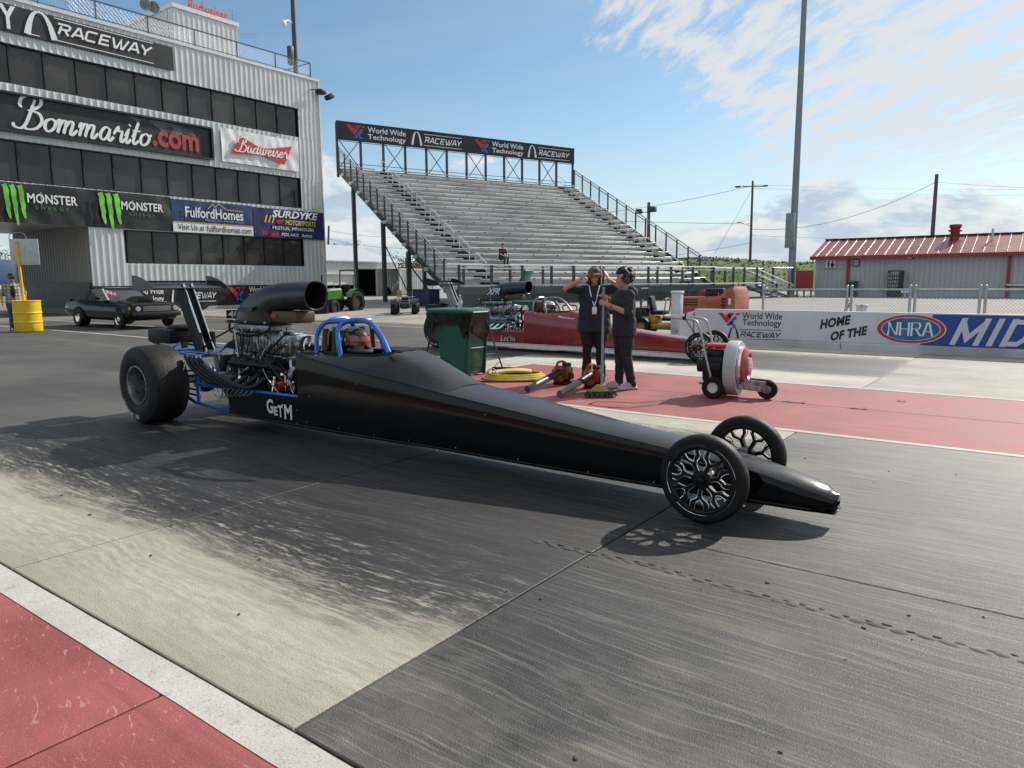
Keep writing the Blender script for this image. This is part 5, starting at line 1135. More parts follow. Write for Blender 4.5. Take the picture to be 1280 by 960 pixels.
for k in range(4): q = MB(); [q.cyl((-.35+j*.13, -.43, hh*.38+k*.25), (-.35+j*.13, -.43, hh*.38+k*.25+.17), .03, 6) for j in range(5)]; tag(q.build('bottles', mat('mixed bottles', (.35, .35, .36), .4, var=.6, vs=8), VM), kind='stuff')
q = MB(); text(q, 'cold', plane((-.3, -.42, hh*.88), (1, 0, 0), (0, 0, 1), .5, .12), 0, 0, 1, 1, .2, .02) if 0 else q.box((0, -.42, hh*.93), (.5, .01, .08)); q.build('header_panel', ink_g, VM)
q = MB(); q.box((.0, -.9, .38), (.5, .03, .2)); q.box((.0, -.87, .15), (.04, .03, .3)); o = q.build('ground_sign', ink_w); o.location = (rx(1135, 370).x, YB-.4, zr0); tag(o, 'tiny white sign on a stake before the vending machine', 'sign')
CHM = MB(off); p = atY(1194, 290, YB+dp*.8); zz = ze+1.0; CHM.lathe([(.30, 0), (.30, .28), (.36, .30), (.36, .36), (.28, .40), (.28, .52), (.40, .54), (.40, .64), (.28, .68), (.32, .8), (.38, .84), (.36, 1.), (.1, 1.04)], (p.x, YB+dp*.8, zz), (0, 0, 1), 16); CHM.build('roof_ventilator', rred, RB)
q = MB(off); p = atY(1241, 290, YB+dp*.6); q.cyl((p.x, YB+dp*.6, ze+.8), (p.x, YB+dp*.6, ze+1.6), .07, 8); q.build('vent_pipe', trim, RB)
q = MB(off); p = rx(1271, 356); q.bb((p.x-.5, YB-.5, p.z-.05), (p.x+3, YB-.1, p.z+.05)); q.build('service_counter', trim, RB)
a_, b_ = atY(994, 361, 53), atY(1017, 338, 53); BD = thing('red_board', 'dark red board on short posts left of the restroom block', 'board', ((a_.x+b_.x)/2, 53, zr0)); q = MB(BD.location); q.bb((a_.x, 52.97, a_.z), (b_.x, 53.03, b_.z)); q.build('panel', rred, BD)
for f in (.1, .5, .9): q = MB(BD.location); x = a_.x+(b_.x-a_.x)*f; q.bb((x-.05, 53.04, zr0), (x+.05, 53.12, b_.z-.1)); q.build('post', railk, BD)
# ================================================================ barrier wall, fence, poles
YW = 17.; xw0 = -7.02; ZW = .825
barr = mat('painted barrier', (.48, .48, .51), .55, var=.15, vs=.9, dirt=.5, world=True); graf_w = mat('barrier white print', (.58, .58, .63), .5, var=.08, vs=1.1, dirt=.22, world=True)
BW = thing('barrier_wall', 'white concrete barrier wall with race sponsor graphics along the far lane', 'wall', (xw0, YW, 0)); off = BW.location.copy()
cuts = [xw0, -3.64, 2.4, 8.5, 14.6, 20.7, 26.8, 33, 60]
for i in range(len(cuts)-1):
    q = MB(off); a_, b_ = cuts[i]+.006, cuts[i+1]-.006; q.loft([[V((x, YW-.03, 0)), V((x, YW-.03, .13)), V((x, YW, .15)), V((x, YW, ZW-.02)), V((x, YW+.02, ZW)), V((x, YW+.24, ZW)), V((x, YW+.26, ZW-.02)), V((x, YW+.26, 0))] for x in (a_, b_)]); q.build('wall_section', barr, BW)
q = MB(off); x0 = -7.46; q.loft([[V((x, YW+d, 0)), V((x, YW+d, z-.05)), V((x, YW+d+.05, z)), V((x, YW+.40-d, z)), V((x, YW+.45-d, z-.05)), V((x, YW+.45-d, 0))] for x, z, d in ((x0, .60, .08), (x0+.06, .68, .02), (xw0-.02, .78, -.02))]); q.build('end_block', graf_w, BW)
a0 = V((xw0, YW, 0)); P = plane(a0, (1, 0, 0), (0, 0, 1), 1, 1, .004)
def wx(px, py): p = atY(px, py, YW); return p.x-xw0, p.z
q = MB(off); q.poly([P(x, z) for x, z in ((.02, .17), (wx(1160, 430)[0]+.25, .17), (wx(1160, 430)[0]+.25, .81), (.02, .81))]); q.build('white_print', graf_w, BW)
q = MB(off); xb0 = wx(1150, 430)[0]; q.poly([P(x, z, .002) for x, z in ((xb0, .17), (24, .17), (24, .80), (xb0+.2, .80))]); q.build('blue_print', mat('barrier blue', (.012, .06, .28), .5, var=.1), BW)
rd = MB(off); bl_ = MB(off); kk = MB(off); wwt(rd, bl_, P, *wx(897, 407.5), *wx(926, 391.5), .004)
text(kk, 'World Wide', P, wx(928, 396)[0], wx(928, 398.5)[1], wx(978, 392)[0], wx(950, 390.8)[1], 0, .012, 1., .004); text(kk, 'Technology', P, wx(928, 409)[0], wx(928, 409)[1], wx(977, 400)[0], wx(950, 399.5)[1], 0, .012, 1., .004)
arch(kk, P, wx(910, 423)[0], wx(910, 423)[1], wx(924, 410)[0], wx(917, 409)[1], .004); raceway(kk, P, wx(925.5, 421)[0], wx(925, 420.5)[1], wx(975, 416)[0], wx(950, 415.3)[1], .004)
for y_ in (412, 424): p0, p1 = wx(924, y_), wx(977, y_+.8); rib(kk, [p0, p1], .012, P, .004)
def slant_text(q, s, pA, pB, h_, bold=.05, sh=.12):
    (x0, z0), (x1, z1) = wx(*pA), wx(*pB); L_ = x1-x0; text(q, s, lambda x, y, k=0.: P(x0+x*L_, z0+(z1-z0)*x+y*h_, k), 0, 0, 1, 1, sh, bold, 1.05, .004)
slant_text(kk, 'HOME', (1025, 411.5), (1063, 405.5), .21); slant_text(kk, 'OF THE', (1038, 426.5), (1084, 418.5), .20)
def oval(q, cx, cz, rx_, rz_, k): q.poly([P(cx+rx_*math.cos(t), cz+rz_*math.sin(t), k) for t in [2*math.pi*j/48 for j in range(48)]])
(cx, cz) = wx(1138, 411.3); rx_ = (wx(1182, 411)[0]-wx(1094, 411)[0])/2; rz_ = .305
ww_ = MB(off); oval(ww_, cx, cz, rx_, rz_, .004); ww_.build('oval_edge', graf_w, BW, False, False); r2 = MB(off); oval(r2, cx, cz, rx_*.965, rz_*.95, .006); r2.build('oval_red', ink_r, BW, False, False)
w3 = MB(off); oval(w3, cx, cz, rx_*.85, rz_*.80, .008); w3.build('oval_white', graf_w, BW, False, False); w4 = MB(off); oval(w4, cx, cz, rx_*.82, rz_*.76, .010); w4.build('oval_blue', mat('oval blue', (.03, .13, .32), .5, var=.4, vs=3), BW, False, False)
nh = MB(off); s4 = sub(P, cx-rx_*.66, cz-rz_*.46, cx+rx_*.66, cz+rz_*.46); t4 = lambda L_, i: [((i+.08+x*.82)*.25, y) for x, y in L_]
for i, sts in enumerate(([[(0, 0), (0.04, 1), (.9, 0), (1, 1)]], [[(.05, 0), (.05, 1)], [(.95, 0), (.95, 1)], [(.05, .5), (.95, .5)]], [[(.05, 0), (.05, .97), (.8, .97), (.95, .75), (.8, .52), (.05, .52)], [(.5, .52), (1, 0)]], [[(0, 0), (.45, 1), (.6, 1), (1, 0)], [(.18, .34), (.85, .34)]])):
    for st in sts: rib(nh, t4(st, i), .045, lambda x, y, k=0.: s4(x, y, k), .012)
nh.build('oval_lettering', ink_w, BW, False, False)
md = MB(off); (x0, z0), (x1, z1) = wx(1186, 433), wx(1226, 398)
BLK = {'M': (1.15, [[(.12, 0), (.12, 1)], [(.12, .86), (.575, .25), (1.03, .86)], [(1.03, 1), (1.03, 0)]]), 'I': (.34, [[(.17, 0), (.17, 1)]]), 'D': (.95, [[(.12, 0), (.12, 1)], [(.12, .89), (.6, .89), (.82, .70), (.82, .30), (.6, .11), (.12, .11)]]), 'W': (1.3, [[(.1, 1), (.3, .1), (.65, .8), (1., .1), (1.2, 1)]]), 'E': (.8, [[(.12, 0), (.12, 1)], [(.12, .89), (.75, .89)], [(.12, .5), (.68, .5)], [(.12, .11), (.75, .11)]]), 'S': (.85, [[(.75, .82), (.5, .9), (.15, .8), (.15, .6), (.7, .42), (.72, .2), (.4, .1), (.08, .2)]]), 'T': (.85, [[(.425, 0), (.425, 1)], [(.02, .89), (.83, .89)]])}
xx = x0
for c_ in 'MIDWEST':
    wd_, sts_ = BLK[c_]
    for st_ in sts_: rib(md, [(X_*.72, Y_) for X_, Y_ in st_], .17, lambda X_, Y_, k=0., xx=xx: P(xx+(X_*.60+.20*Y_), .20+.545*Y_, k), .006)
    xx += (wd_*.72+.16)*.60
md.build('big_lettering', graf_w, BW, False, False)
kk.build('black_lettering', ink_k, BW, False, False); rd.build('red_mark', ink_r, BW, False, False); bl_.build('blue_mark', ink_b, BW, False, False)
# chain-link fence behind the wall
YF = 18.7; zf = 1.30; FN = thing('chain_link_fence', 'waist-high galvanised chain-link fence behind the barrier wall', 'fence', (-6, YF, 0)); off = FN.location.copy()
posts = [-5.9, -3.93, -3.83, -2.60, -2.50, -1.26, -1.16, .1, .2, 1.5, 1.6, 2.9, 3., 4.3, 4.4, 5.7, 5.8, 7.1, 7.2, 8.5, 8.6, 9.9]
for x in posts: q = MB(off); q.cyl((x, YF, -.01), (x, YF, zf+.05), .03, 8); q.ell((x, YF, zf+.06), (.035, .035, .03), 8, 6); q.build('fence_post', railm, FN)
for i in range(len(posts)-1):
    a_, b_ = posts[i], posts[i+1]
    if b_-a_ < .3: continue
    q = MB(off); q.cyl((a_, YF, zf-.02), (b_, YF, zf-.02), .022, 8); q.cyl((a_, YF, .12), (b_, YF, .12), .012, 6); q.build('top_rail', railm, FN)
    q = MB(off); diamond(q, lambda u_, v_: V((a_+u_, YF+.02, .1+v_)), b_-a_, zf-.12, .075, .0028); tag(q.build('chain_link', railm, FN, smooth=False, fix=False), kind='stuff')
def at_t(px, Yv): p = atY(px, 400, Yv); return p.x
for px, lab in ((1074, 'small grey utility stub behind the fence, left one of a pair'), (1079, 'small grey utility stub behind the fence, right one of a pair')):
    x = at_t(px, 24); q = MB(); q.rbox((0, 0, .3), (.18, .18, .62), .03); q.rbox((0, 0, .64), (.22, .22, .08), .03); o = q.build('utility_stub', trim); o.location = (x, 24, .1); tag(o, lab, 'bollard')
# second fence under the stand front
F2 = thing('low_fence', 'dark chain-link fence running along the foot of the grandstand', 'fence', GS.matrix_basis @ V((-1., -3.2, 0)), R(90)-A_)
for k in range(11): q = MB(); q.cyl((k*2.2, 0, -.05), (k*2.2, 0, 1.02), .03, 6); q.build('fence_post', railk, F2)
q = MB(); q.cyl((0, 0, 1.), (22, 0, 1.), .022, 6); q.build('top_rail', railm, F2); q = MB(); diamond(q, lambda a_, b_: V((a_, .02, b_)), 22, 1., .12, .005); tag(q.build('chain_link', railk, F2, smooth=False, fix=False), kind='stuff')
# tall light mast
p = at(988, 370.5, .38); d_ = 52.; r0 = ray(988, 372); p = CAM+r0*d_; p.z = .38
LM = thing('light_mast', 'tall tapered steel light mast beside the restroom block', 'light pole', p); q = MB(); q.cyl((0, 0, 0), (0, 0, 32), .26, 16, .13); q.build('mast', mat('mast steel', (.20, .23, .25), .5, metal=.35, var=.1), LM)
q = MB(); q.rbox((-.12, -.42, 4.6), (.6, .3, 2.4), .04); q.build('control_cabinet', mat('mast steel'), LM); q = MB(); q.cyl((0, 0, 0), (0, 0, .12), .6, 16); q.build('base_plate', concrete, LM)
# timber utility poles
wood = mat('weathered timber', (.10, .085, .075), .85, var=.25, vs=5, bump=.5, bs=20)
def upole(label, px, ytop, ybase, dist, arms=True, lean=0., r=.17):
    r0 = ray(px, ybase); base = CAM+r0*dist; top = CAM+ray(px+lean, ytop)*dist; h = top.z
    t = thing('utility_pole', label, 'utility pole', (base.x, base.y, 0)); q = MB(); q.tube([(0, 0, 0), (top.x-base.x, top.y-base.y, h)], [r*1.15, r*.8], 10); q.build('pole', wood, t)
    tv = V((top.x-base.x, top.y-base.y, h))
    if arms:
        ax = V((rt.x, rt.y, 0)).normalized(); q = MB(); q.beam(tv-V((0, 0, .7))-ax*1.4, tv-V((0, 0, .7))+ax*1.4, .1, .12); q.build('cross_arm', wood, t)
        q = MB(); q.rbox(tv-V((0, 0, .75))-ax*1.9, (.7, .3, .22), .05); q.rbox(tv-V((0, 0, .65))+ax*1.7, (.6, .3, .2), .05); q.build('insulator', railk, t)
        q = MB(); q.tube([tv-V((0, 0, 5.8)), tv-V((0, 0, 5.3))-ax*1.4], .05, 6); q.rbox(tv-V((0, 0, 5.3))-ax*1.6, (.6, .25, .12), .04); q.build('street_lamp_arm', steel, t)
    return V((base.x, base.y, 0))+tv
tA = upole('timber power pole with cross arm between the grandstand and the light mast', 937, 226, 345, 95., True, 4.)
tB = upole('leaning bare timber pole rising behind the red roof', 1163, 218, 330, 80., False, 8., .22)
tC = upole('short timber pole with lamps behind the grandstand right rail', 811, 253, 330, 62., False, 0, .16)
tD = upole('timber power pole seen above the garage roof', 408, 282, 350, 120., False, 3., .2)
tE = upole('thin far pole seen over the garage roof, right of the taller one', 418, 304, 350, 150., False, 0., .18)
q = MB(); q.rbox((0, 0, 0), (.7, .5, .45), .05); q.rbox((-1.2, 0, -.1), (.5, .4, .4), .05); q.beam((-1.2, 0, -.2), (0, 0, -.2), .06, .06); o = q.build('area_lamp', railk); o.location = tC-V((-.3, 0, .6)); tag(o, 'pair of dark lamp heads on the short pole behind the grandstand', 'light')
def wire(a_, b_, sag, nm_lab):
    q = MB(); P_ = [a_.lerp(b_, t)-V((0, 0, sag*4*t*(1-t))) for t in [k/16 for k in range(17)]]; q.tube(P_, .022, 4, cap=False); o = q.build('power_line', ink_k, fix=False); tag(o, nm_lab, 'power line', 'overhead power lines')
far1 = CAM+ray(1400, 230)*85; far2 = CAM+ray(1400, 243)*85; far3 = CAM+ray(480, 262)*160; far4 = CAM+ray(1400, 288)*100; 
wire(tA-V((0, 0, .5)), CAM+ray(1400, 236)*120, .3, 'upper overhead line running right from the power pole'); wire(tA-V((0, 0, .9)), CAM+ray(1400, 244)*120, .4, 'second overhead line running right from the power pole')
wire(tB-V((0, 0, .8)), tA-V((0, 0, 6.2)), 1.6, 'sagging line between the leaning pole and the power pole'); wire(tB-V((0, 0, .8)), CAM+ray(1420, 236)*85, .3, 'line running right from the top of the leaning pole')
wire(tA-V((0, 0, .6)), CAM+ray(560, 268)*130, 2., 'high line running left from the power pole behind the stand'); wire(tA-V((0, 0, 5.5)), CAM+ray(560, 262)*120, .5, 'middle line running left from the power pole')
wire(tA-V((0, 0, 8.)), CAM+ray(700, 330)*110, .6, 'low line running left from the power pole'); wire(tA-V((0, 0, 7.)), CAM+ray(1400, 290)*110, .8, 'low line running right past the light mast')
wire(tA-V((0, 0, 1.)), CAM+ray(893, 318)*90, 0., 'guy wire slanting down left from the power pole')
wire(tD-V((0, 0, .8)), CAM+ray(560, 290)*130, 1., 'upper line over the garage roof'); wire(tD-V((0, 0, 2.2)), CAM+ray(560, 306)*130, 1., 'middle line over the garage roof'); wire(tD-V((0, 0, 3.4)), CAM+ray(560, 322)*130, .6, 'lowest line over the garage roof')
# ================================================================ people
def remeshed(mb, name, m, parent, voxel=.012, smooth=3, fold=0.):
    me = bpy.data.meshes.new(name); me.from_pydata([tuple(p) for p in mb.v], [], mb.f)
    bm = bmesh.new(); bm.from_mesh(me); bmesh.ops.recalc_face_normals(bm, faces=bm.faces[:]); bm.to_mesh(me); bm.free()
    o = bpy.data.objects.new('tmp', me); COL.objects.link(o)
    r = o.modifiers.new('r', 'REMESH'); r.mode = 'VOXEL'; r.voxel_size = voxel; r.use_smooth_shade = True
    if smooth: s = o.modifiers.new('s', 'SMOOTH'); s.factor = .5; s.iterations = smooth
    dg = bpy.context.evaluated_depsgraph_get(); me2 = bpy.data.meshes.new_from_object(o.evaluated_get(dg)); me2.name = name
    bpy.data.objects.remove(o); bpy.data.meshes.remove(me)
    if fold:
        nn = [V(x.vector) for x in me2.vertex_normals]; cs = []
        for i_, v in enumerate(me2.vertices):
            p = v.co.copy(); n = mnoise.noise((p.x*9+p.z*4, p.y*9, p.z*13))*.7+mnoise.noise((p.x*22, p.y*22+p.z*6, p.z*30))*.35; cs += list(p+nn[i_]*fold*n)
        me2.vertices.foreach_set('co', cs); me2.update()
    me2.materials.clear(); me2.materials.append(m); me2.shade_smooth()
    q = bpy.data.objects.new(name, me2); COL.objects.link(q)
    if parent is not None: q.parent = parent
    return q
def esec(c, rx, ry, n=16, M=None):
    c = V(c); return [c+((M @ V((rx*math.cos(t), ry*math.sin(t), 0))) if M else V((rx*math.cos(t), ry*math.sin(t), 0))) for t in [2*math.pi*k/n for k in range(n)]]
def limb(mb, pts, rs, n=12):
    P = bez(pts, 5); m = len(P); R_ = []
    for i in range(m): f = i/(m-1)*(len(rs)-1); k = min(int(f), len(rs)-2); R_.append(rs[k]+(rs[k+1]-rs[k])*(f-k))
    mb.tube(P, R_, n); mb.ell(P[0], (R_[0],)*3, 10, 6); mb.ell(P[-1], (R_[-1],)*3, 10, 6)
def hand(mb, w, d, nrm, curl=.5, s=1.):
    """wrist w, finger direction d, palm normal nrm; four bent fingers and a side thumb"""
    w, d = V(w), V(d).normalized(); nrm = V(nrm); nrm = (nrm-d*nrm.dot(d)).normalized(); sd = d.cross(nrm)
    M = Matrix((sd, nrm, d)).transposed()
    mb.ell(w+d*.05*s, (.042*s, .018*s, .055*s), 12, 8, M)
    for k, ln in enumerate((.072, .082, .076, .060)):
        b = w+d*.088*s+sd*(-.030+.020*k)*s; p = [b]; dd = d.copy()
        for j, f in enumerate((.45, .32, .26)):
            dd = (dd+nrm*curl*(.5+.35*j)).normalized(); p.append(p[-1]+dd*ln*f*s)
        mb.tube([w+d*.05*s+sd*(-.026+.017*k)*s]+p, [.010*s, .0098*s, .0092*s, .0086*s, .0075*s], 8)
    b = w+d*.03*s-sd*.035*s; mb.tube([b, b+(d*.6-sd*.7+nrm*.25).normalized()*.04*s, b+(d*1.0-sd*.55+nrm*.6).normalized()*.075*s], [.014*s, .012*s, .009*s], 8)
skin = mat('skin', (.42, .24, .17), .55, var=.12, vs=20)
def headmesh(mb, c, M, s=1.):
    c = V(c); f = lambda x, y, z: c+(M @ V((x*s, y*s, z*s)))
    mb.ell(f(0, 0, .025), (.076*s, .096*s, .100*s), 18, 14, M); mb.ell(f(0, -.022, -.045), (.060*s, .070*s, .070*s), 16, 10, M)     # skull, jaw (face looks to -y)
    mb.ell(f(0, -.098, -.010), (.013*s, .020*s, .022*s), 8, 6, M); mb.ell(f(0, -.086, -.052), (.024*s, .014*s, .010*s), 10, 6, M); mb.ell(f(0, -.080, -.092), (.026*s, .02*s, .018*s), 10, 6, M)
    for s_ in (-1, 1): mb.ell(f(.078*s_, .01, .0), (.010*s, .022*s, .032*s), 8, 6, M)
def rotm(rz=0, rx=0, ry=0): return Matrix.Rotation(rz, 3, 'Z') @ Matrix.Rotation(rx, 3, 'X') @ Matrix.Rotation(ry, 3, 'Y')
def face_rz(f): return math.atan2(f.x, -f.y)

def figure(label, loc, rz, J, top, legs, shoe, vox=.009, sleeve=.62, group=None, waist=.98, bulk=1., extra=None, skin_m=None, sh_w=.195):
    """J: joints in the person's own frame (looks to -y). Body is one continuous mesh; clothes are children."""
    T = thing('person', label, 'person', loc, rz, group); sk = skin_m or skin; b = MB()
    hd = V(J['head']); HM = J.get('HM', Matrix.Identity(3)); ch = V(J['chest']); pv = V(J['pelvis'])
    headmesh(b, hd, HM); limb(b, [ch+V((0, .02, .05)), hd+V((0, .015, -.06))], [.062, .055])
    mid = (ch+pv)/2
    b.loft([esec(pv+V((0, 0, -.10)), .14*bulk, .105*bulk), esec(pv, .165*bulk, .115*bulk), esec(mid, .14*bulk, .10*bulk), esec(ch+V((0, 0, -.10)), .165*bulk, .115*bulk), esec(ch+V((0, 0, .02)), .15, .095), esec(ch+V((0, 0, .07)), .07, .06)])
    for s, k in ((-1, 'R'), (1, 'L')):
        sh, el, wr = V(J['sh'+k]), V(J['el'+k]), V(J['wr'+k])
        limb(b, [ch+V((s*.09, 0, 0)), sh], [.07, .062]); limb(b, [sh, (sh+el)/2, el], [.058, .052, .043]); limb(b, [el, el.lerp(wr, .35), wr], [.043, .042, .029])
        hd_, nr, cu = J['hand'+k]; hand(b, wr, hd_, nr, cu)
        hp, kn, an, toe = V(J['hip'+k]), V(J['kn'+k]), V(J['an'+k]), V(J['toe'+k])
        limb(b, [hp, hp.lerp(kn, .45), kn], [.092*bulk, .082*bulk, .058]); limb(b, [kn, kn.lerp(an, .35), an], [.056, .056, .038]); limb(b, [an+V((0, 0, -.03)), toe], [.04, .032])
    remeshed(b, 'body', sk, T, vox)
    t = MB(); e = .022
    wz = pv+V((0, 0, waist-.98))
    t.loft([esec(wz+V((0, 0, -.12)), (.178)*bulk+e, .125*bulk+e), esec(pv+V((0, 0, .02)), .170*bulk+e, .122*bulk+e), esec(mid, .156*bulk+e, .114*bulk+e), esec(ch+V((0, 0, -.10)), .172*bulk+e, .12*bulk+e), esec(ch+V((0, 0, .01)), .158+e, .10+e), esec(ch+V((0, .0, .085)), .085, .078)])
    for s, k in ((-1, 'R'), (1, 'L')):
        sh, el, wr = V(J['sh'+k]), V(J['el'+k]), V(J['wr'+k]); limb(t, [ch+V((s*.09, 0, .0)), sh], [.085, .078])
        if sleeve <= 1.: limb(t, [sh, sh.lerp(el, sleeve*.5), sh.lerp(el, sleeve)], [.076, .074, .072])
        else: limb(t, [sh, (sh+el)/2, el], [.076, .068, .062]); limb(t, [el, el.lerp(wr, (sleeve-1)*.5), el.lerp(wr, sleeve-1)], [.062, .056, .048])
    remeshed(t, 'shirt', top, T, max(vox, .011), 2, .016)
    l = MB(); l.loft([esec(pv+V((0, 0, -.14)), .15*bulk, .12*bulk), esec(pv+V((0, 0, -.03)), .178*bulk, .128*bulk), esec(pv+V((0, 0, .07)), .168*bulk, .12*bulk)])
    for k in 'RL':
        hp, kn, an = V(J['hip'+k]), V(J['kn'+k]), V(J['an'+k]); limb(l, [hp, hp.lerp(kn, .45), kn], [.108*bulk, .098*bulk, .076]); limb(l, [kn, kn.lerp(an, .4), an+V((0, 0, -.01))], [.074, .070, J.get('cuff', .060)])
    remeshed(l, 'trousers', legs, T, max(vox, .011), 2, .014)
    for k in 'RL':
        an, toe = V(J['an'+k]), V(J['toe'+k]); s_ = MB(); d = (toe-an); d.z = 0; d.normalize()
        s_.ell(V((an.x, an.y, .055))+d*.055, (.050, .135, .052), 14, 8, rotm(math.atan2(d.x, -d.y))); s_.ell(V((an.x, an.y, .095)), (.050, .055, .06), 12, 8); so = V((an.x, an.y, .018))+d*.06
        s_.rbox(so, (.098, .285, .034), .014, 2, rotm(math.atan2(d.x, -d.y))); remeshed(s_, 'shoe', shoe, T, .009, 2)
    return T
# ---- common standing skeleton
def stand(h=1.70, **k):
    s = h/1.70; J = dict(head=(0, -.02, 1.585), chest=(0, 0, 1.36), pelvis=(0, 0, .94), shR=(-.19, 0, 1.375), shL=(.19, 0, 1.375), elR=(-.24, .03, 1.09), elL=(.24, .03, 1.09), wrR=(-.25, -.05, .85), wrL=(.25, -.05, .85),
        hipR=(-.09, 0, .90), hipL=(.09, 0, .90), knR=(-.10, -.02, .49), knL=(.10, -.02, .49), anR=(-.11, .02, .085), anL=(.11, .02, .085), toeR=(-.13, -.14, .03), toeL=(.13, -.14, .03))
    J.update(k); J = {a: (V(b)*s if a[:4] != 'hand' and a not in ('HM', 'cuff') else b) for a, b in J.items()}
    J.setdefault('handR', ((0, -.1, -1), (1, 0, 0), .25)); J.setdefault('handL', ((0, -.1, -1), (-1, 0, 0), .25)); return J
def cap(T, c, M, m, brim=True, s=1.):
    f = lambda x, y, z: V(c)+(M @ V((x*s, y*s, z*s))); q = MB()
    q.loft([esec(f(0, 0, z), r*s, r*1.2*s, 18, M) for z, r in ((.045, .088), (.075, .088), (.105, .078), (.128, .052), (.138, .015))]); 
    if brim: q.loft([[f(x*.085, -.095-.075*math.sqrt(max(0, 1-x*x))*t, .05-.02*t*t) for x in [k/5 for k in range(-5, 6)]] for t in (0, .5, 1)], ring=False); q.loft([[f(x*.085, -.095-.075*math.sqrt(max(0, 1-x*x))*t, .044-.02*t*t) for x in [k/5 for k in range(-5, 6)]] for t in (0, .5, 1)], ring=False)
    return q.build('cap', m, T)
def muffs(T, c, M, m, band, s=1., zc_=0.):
    f = lambda x, y, z: V(c)+(M @ V((x*s, y*s, z*s)))
    for k in (-1, 1):
        q = MB(); ax = M @ V((k, 0, 0)); q.lathe([(.0, 0), (.038, 0), (.044, .012), (.040, .034), (.02, .042), (0, .043)], f(.074*k, .01, zc_), ax, 16); q.build('ear_cup', m, T)
    q = MB(); q.tube(bez([f(.098*math.cos(t), .012, .0+.142*math.sin(t)) for t in [math.pi*k/10 for k in range(11)]], 2), .011, 6); q.build('headband', band, T)

navyc = mat('navy cotton', (.014, .017, .030), .85, var=.25, vs=14, bump=.4, bs=9); blackc = mat('black denim', (.008, .008, .009), .85, var=.25, vs=14, bump=.3, bs=12); darkj = mat('charcoal denim', (.016, .016, .019), .8, var=.35, vs=6, bump=.4, bs=12)
hairm = mat('dark curly hair', (.012, .009, .008), .6, var=.4, vs=30, bump=1., bs=60); greys = mat('grey sneaker', (.40, .37, .37), .7, var=.15)
# --- woman in cap adjusting ear muffs
p1 = at(742, 474.5); toC = (CAM-p1); toC.z = 0; toC.normalize(); f1 = (toC+V((rt.x, rt.y, 0))*-.05).normalized()
J1 = stand(1.70, elR=(-.43, -.12, 1.40), wrR=(-.215, -.15, 1.515), elL=(.40, -.08, 1.41), wrL=(.215, -.13, 1.525), HM=rotm(.05, R(4)), handR=((.40, .25, .9), (.85, .5, -.2), .30), handL=((-.36, .25, .9), (-.85, .5, -.2), .30), cuff=.08)
P1 = figure('person in navy shirt, camouflage cap and orange goggles with both hands raised to ear muffs', p1, face_rz(f1), J1, navyc, blackc, mat('dark shoe', (.03, .03, .03), .6), bulk=1.32, sleeve=.75, waist=.90)
hd = J1['head']; HM = J1['HM']; cap(P1, hd, HM, mat('camouflage cloth', (.10, .085, .055), .8, var=.7, vs=16)); muffs(P1, hd, HM, mat('orange ear cup', (.60, .10, .015), .45), railk)
g_ = MB(); f = lambda x, y, z: V(hd)+(HM @ V((x, y, z))); g_.loft([[f(x*.082, -.108+.05*x*x, z) for x in [k/5 for k in range(-5, 6)]] for z in (.038, .015, -.008, -.02)], ring=False); g_.loft([[f(x*.082, -.100+.05*x*x, z) for x in [k/5 for k in range(-5, 6)]] for z in (.038, .015, -.008, -.02)], ring=False); g_.build('goggles', mat('orange lens', (.45, .07, .01), .12, spec=.8), P1)
hr = MB(); hr.ell(f(0, .03, -.02), (.088, .085, .11), 14, 10, HM); hr.ell(f(0, .05, -.12), (.075, .05, .09), 12, 8, HM)
for s_ in (-1, 1): hr.ell(f(.075*s_, .0, -.07), (.025, .045, .09), 10, 8, HM)
remeshed(hr, 'hair', hairm, P1, .012)
ly = MB(); ly.tube(bez([(-.075, -.05, 1.44), (-.06, -.135, 1.36), (-.015, -.175, 1.20), (.01, -.185, 1.13)], 5), .008, 5, sq=.5); ly.tube(bez([(.075, -.05, 1.44), (.065, -.135, 1.36), (.03, -.175, 1.20), (.01, -.185, 1.13)], 5), .008, 5, sq=.5); ly.build('lanyard', ink_w, P1); ly = MB(); ly.rbox((.012, -.192, 1.07), (.07, .012, .11), .005); ly.build('badge', ink_w, P1)
lg_ = MB(); lg_.rbox((.09, -.152, 1.29), (.06, .006, .03), .002); lg_.build('shirt_logo', ink_g, P1)
# --- person in hoodie leaning on the broom
p2 = at(779, 486.); f2 = (V((-rt.x, -rt.y, 0))*1.0+V((-fw.x, -fw.y, 0))*.22).normalized()
PB0 = at(752, 486, .11); 
rz2 = face_rz(f2); inv = Matrix.Rotation(-rz2, 3, 'Z')
TOP = V(p2)+V((-rt.x, -rt.y, 0))*.30+V((-fw.x, -fw.y, 0))*.06; TOP.z = 1.42; BOT = V((PB0.x, PB0.y, .10))
pole = lambda z: BOT.lerp(TOP, (z-.10)/(1.42-.10))
lp = lambda z: inv @ (pole(z)-V(p2))
hA, hB = lp(1.30), lp(1.20)
J2 = stand(1.63, HM=rotm(R(-4), R(6)), elL=(.25, -.04, 1.12), elR=(-.24, -.10, 1.15), handL=((-.3, -1, .35), (-1, .2, .2), 1.0), handR=((.3, -1, .35), (1, .2, .2), 1.0), anR=(-.09, -.03, .085), anL=(.09, .10, .085), knL=(.095, .0, .49), toeR=(-.11, -.20, .03), toeL=(.10, -.06, .03), cuff=.058, chest=(0, -.01, 1.36))
J2['wrL'] = hB+V((.035, .07, -.02)); J2['wrR'] = hA+V((-.035, .07, -.02))
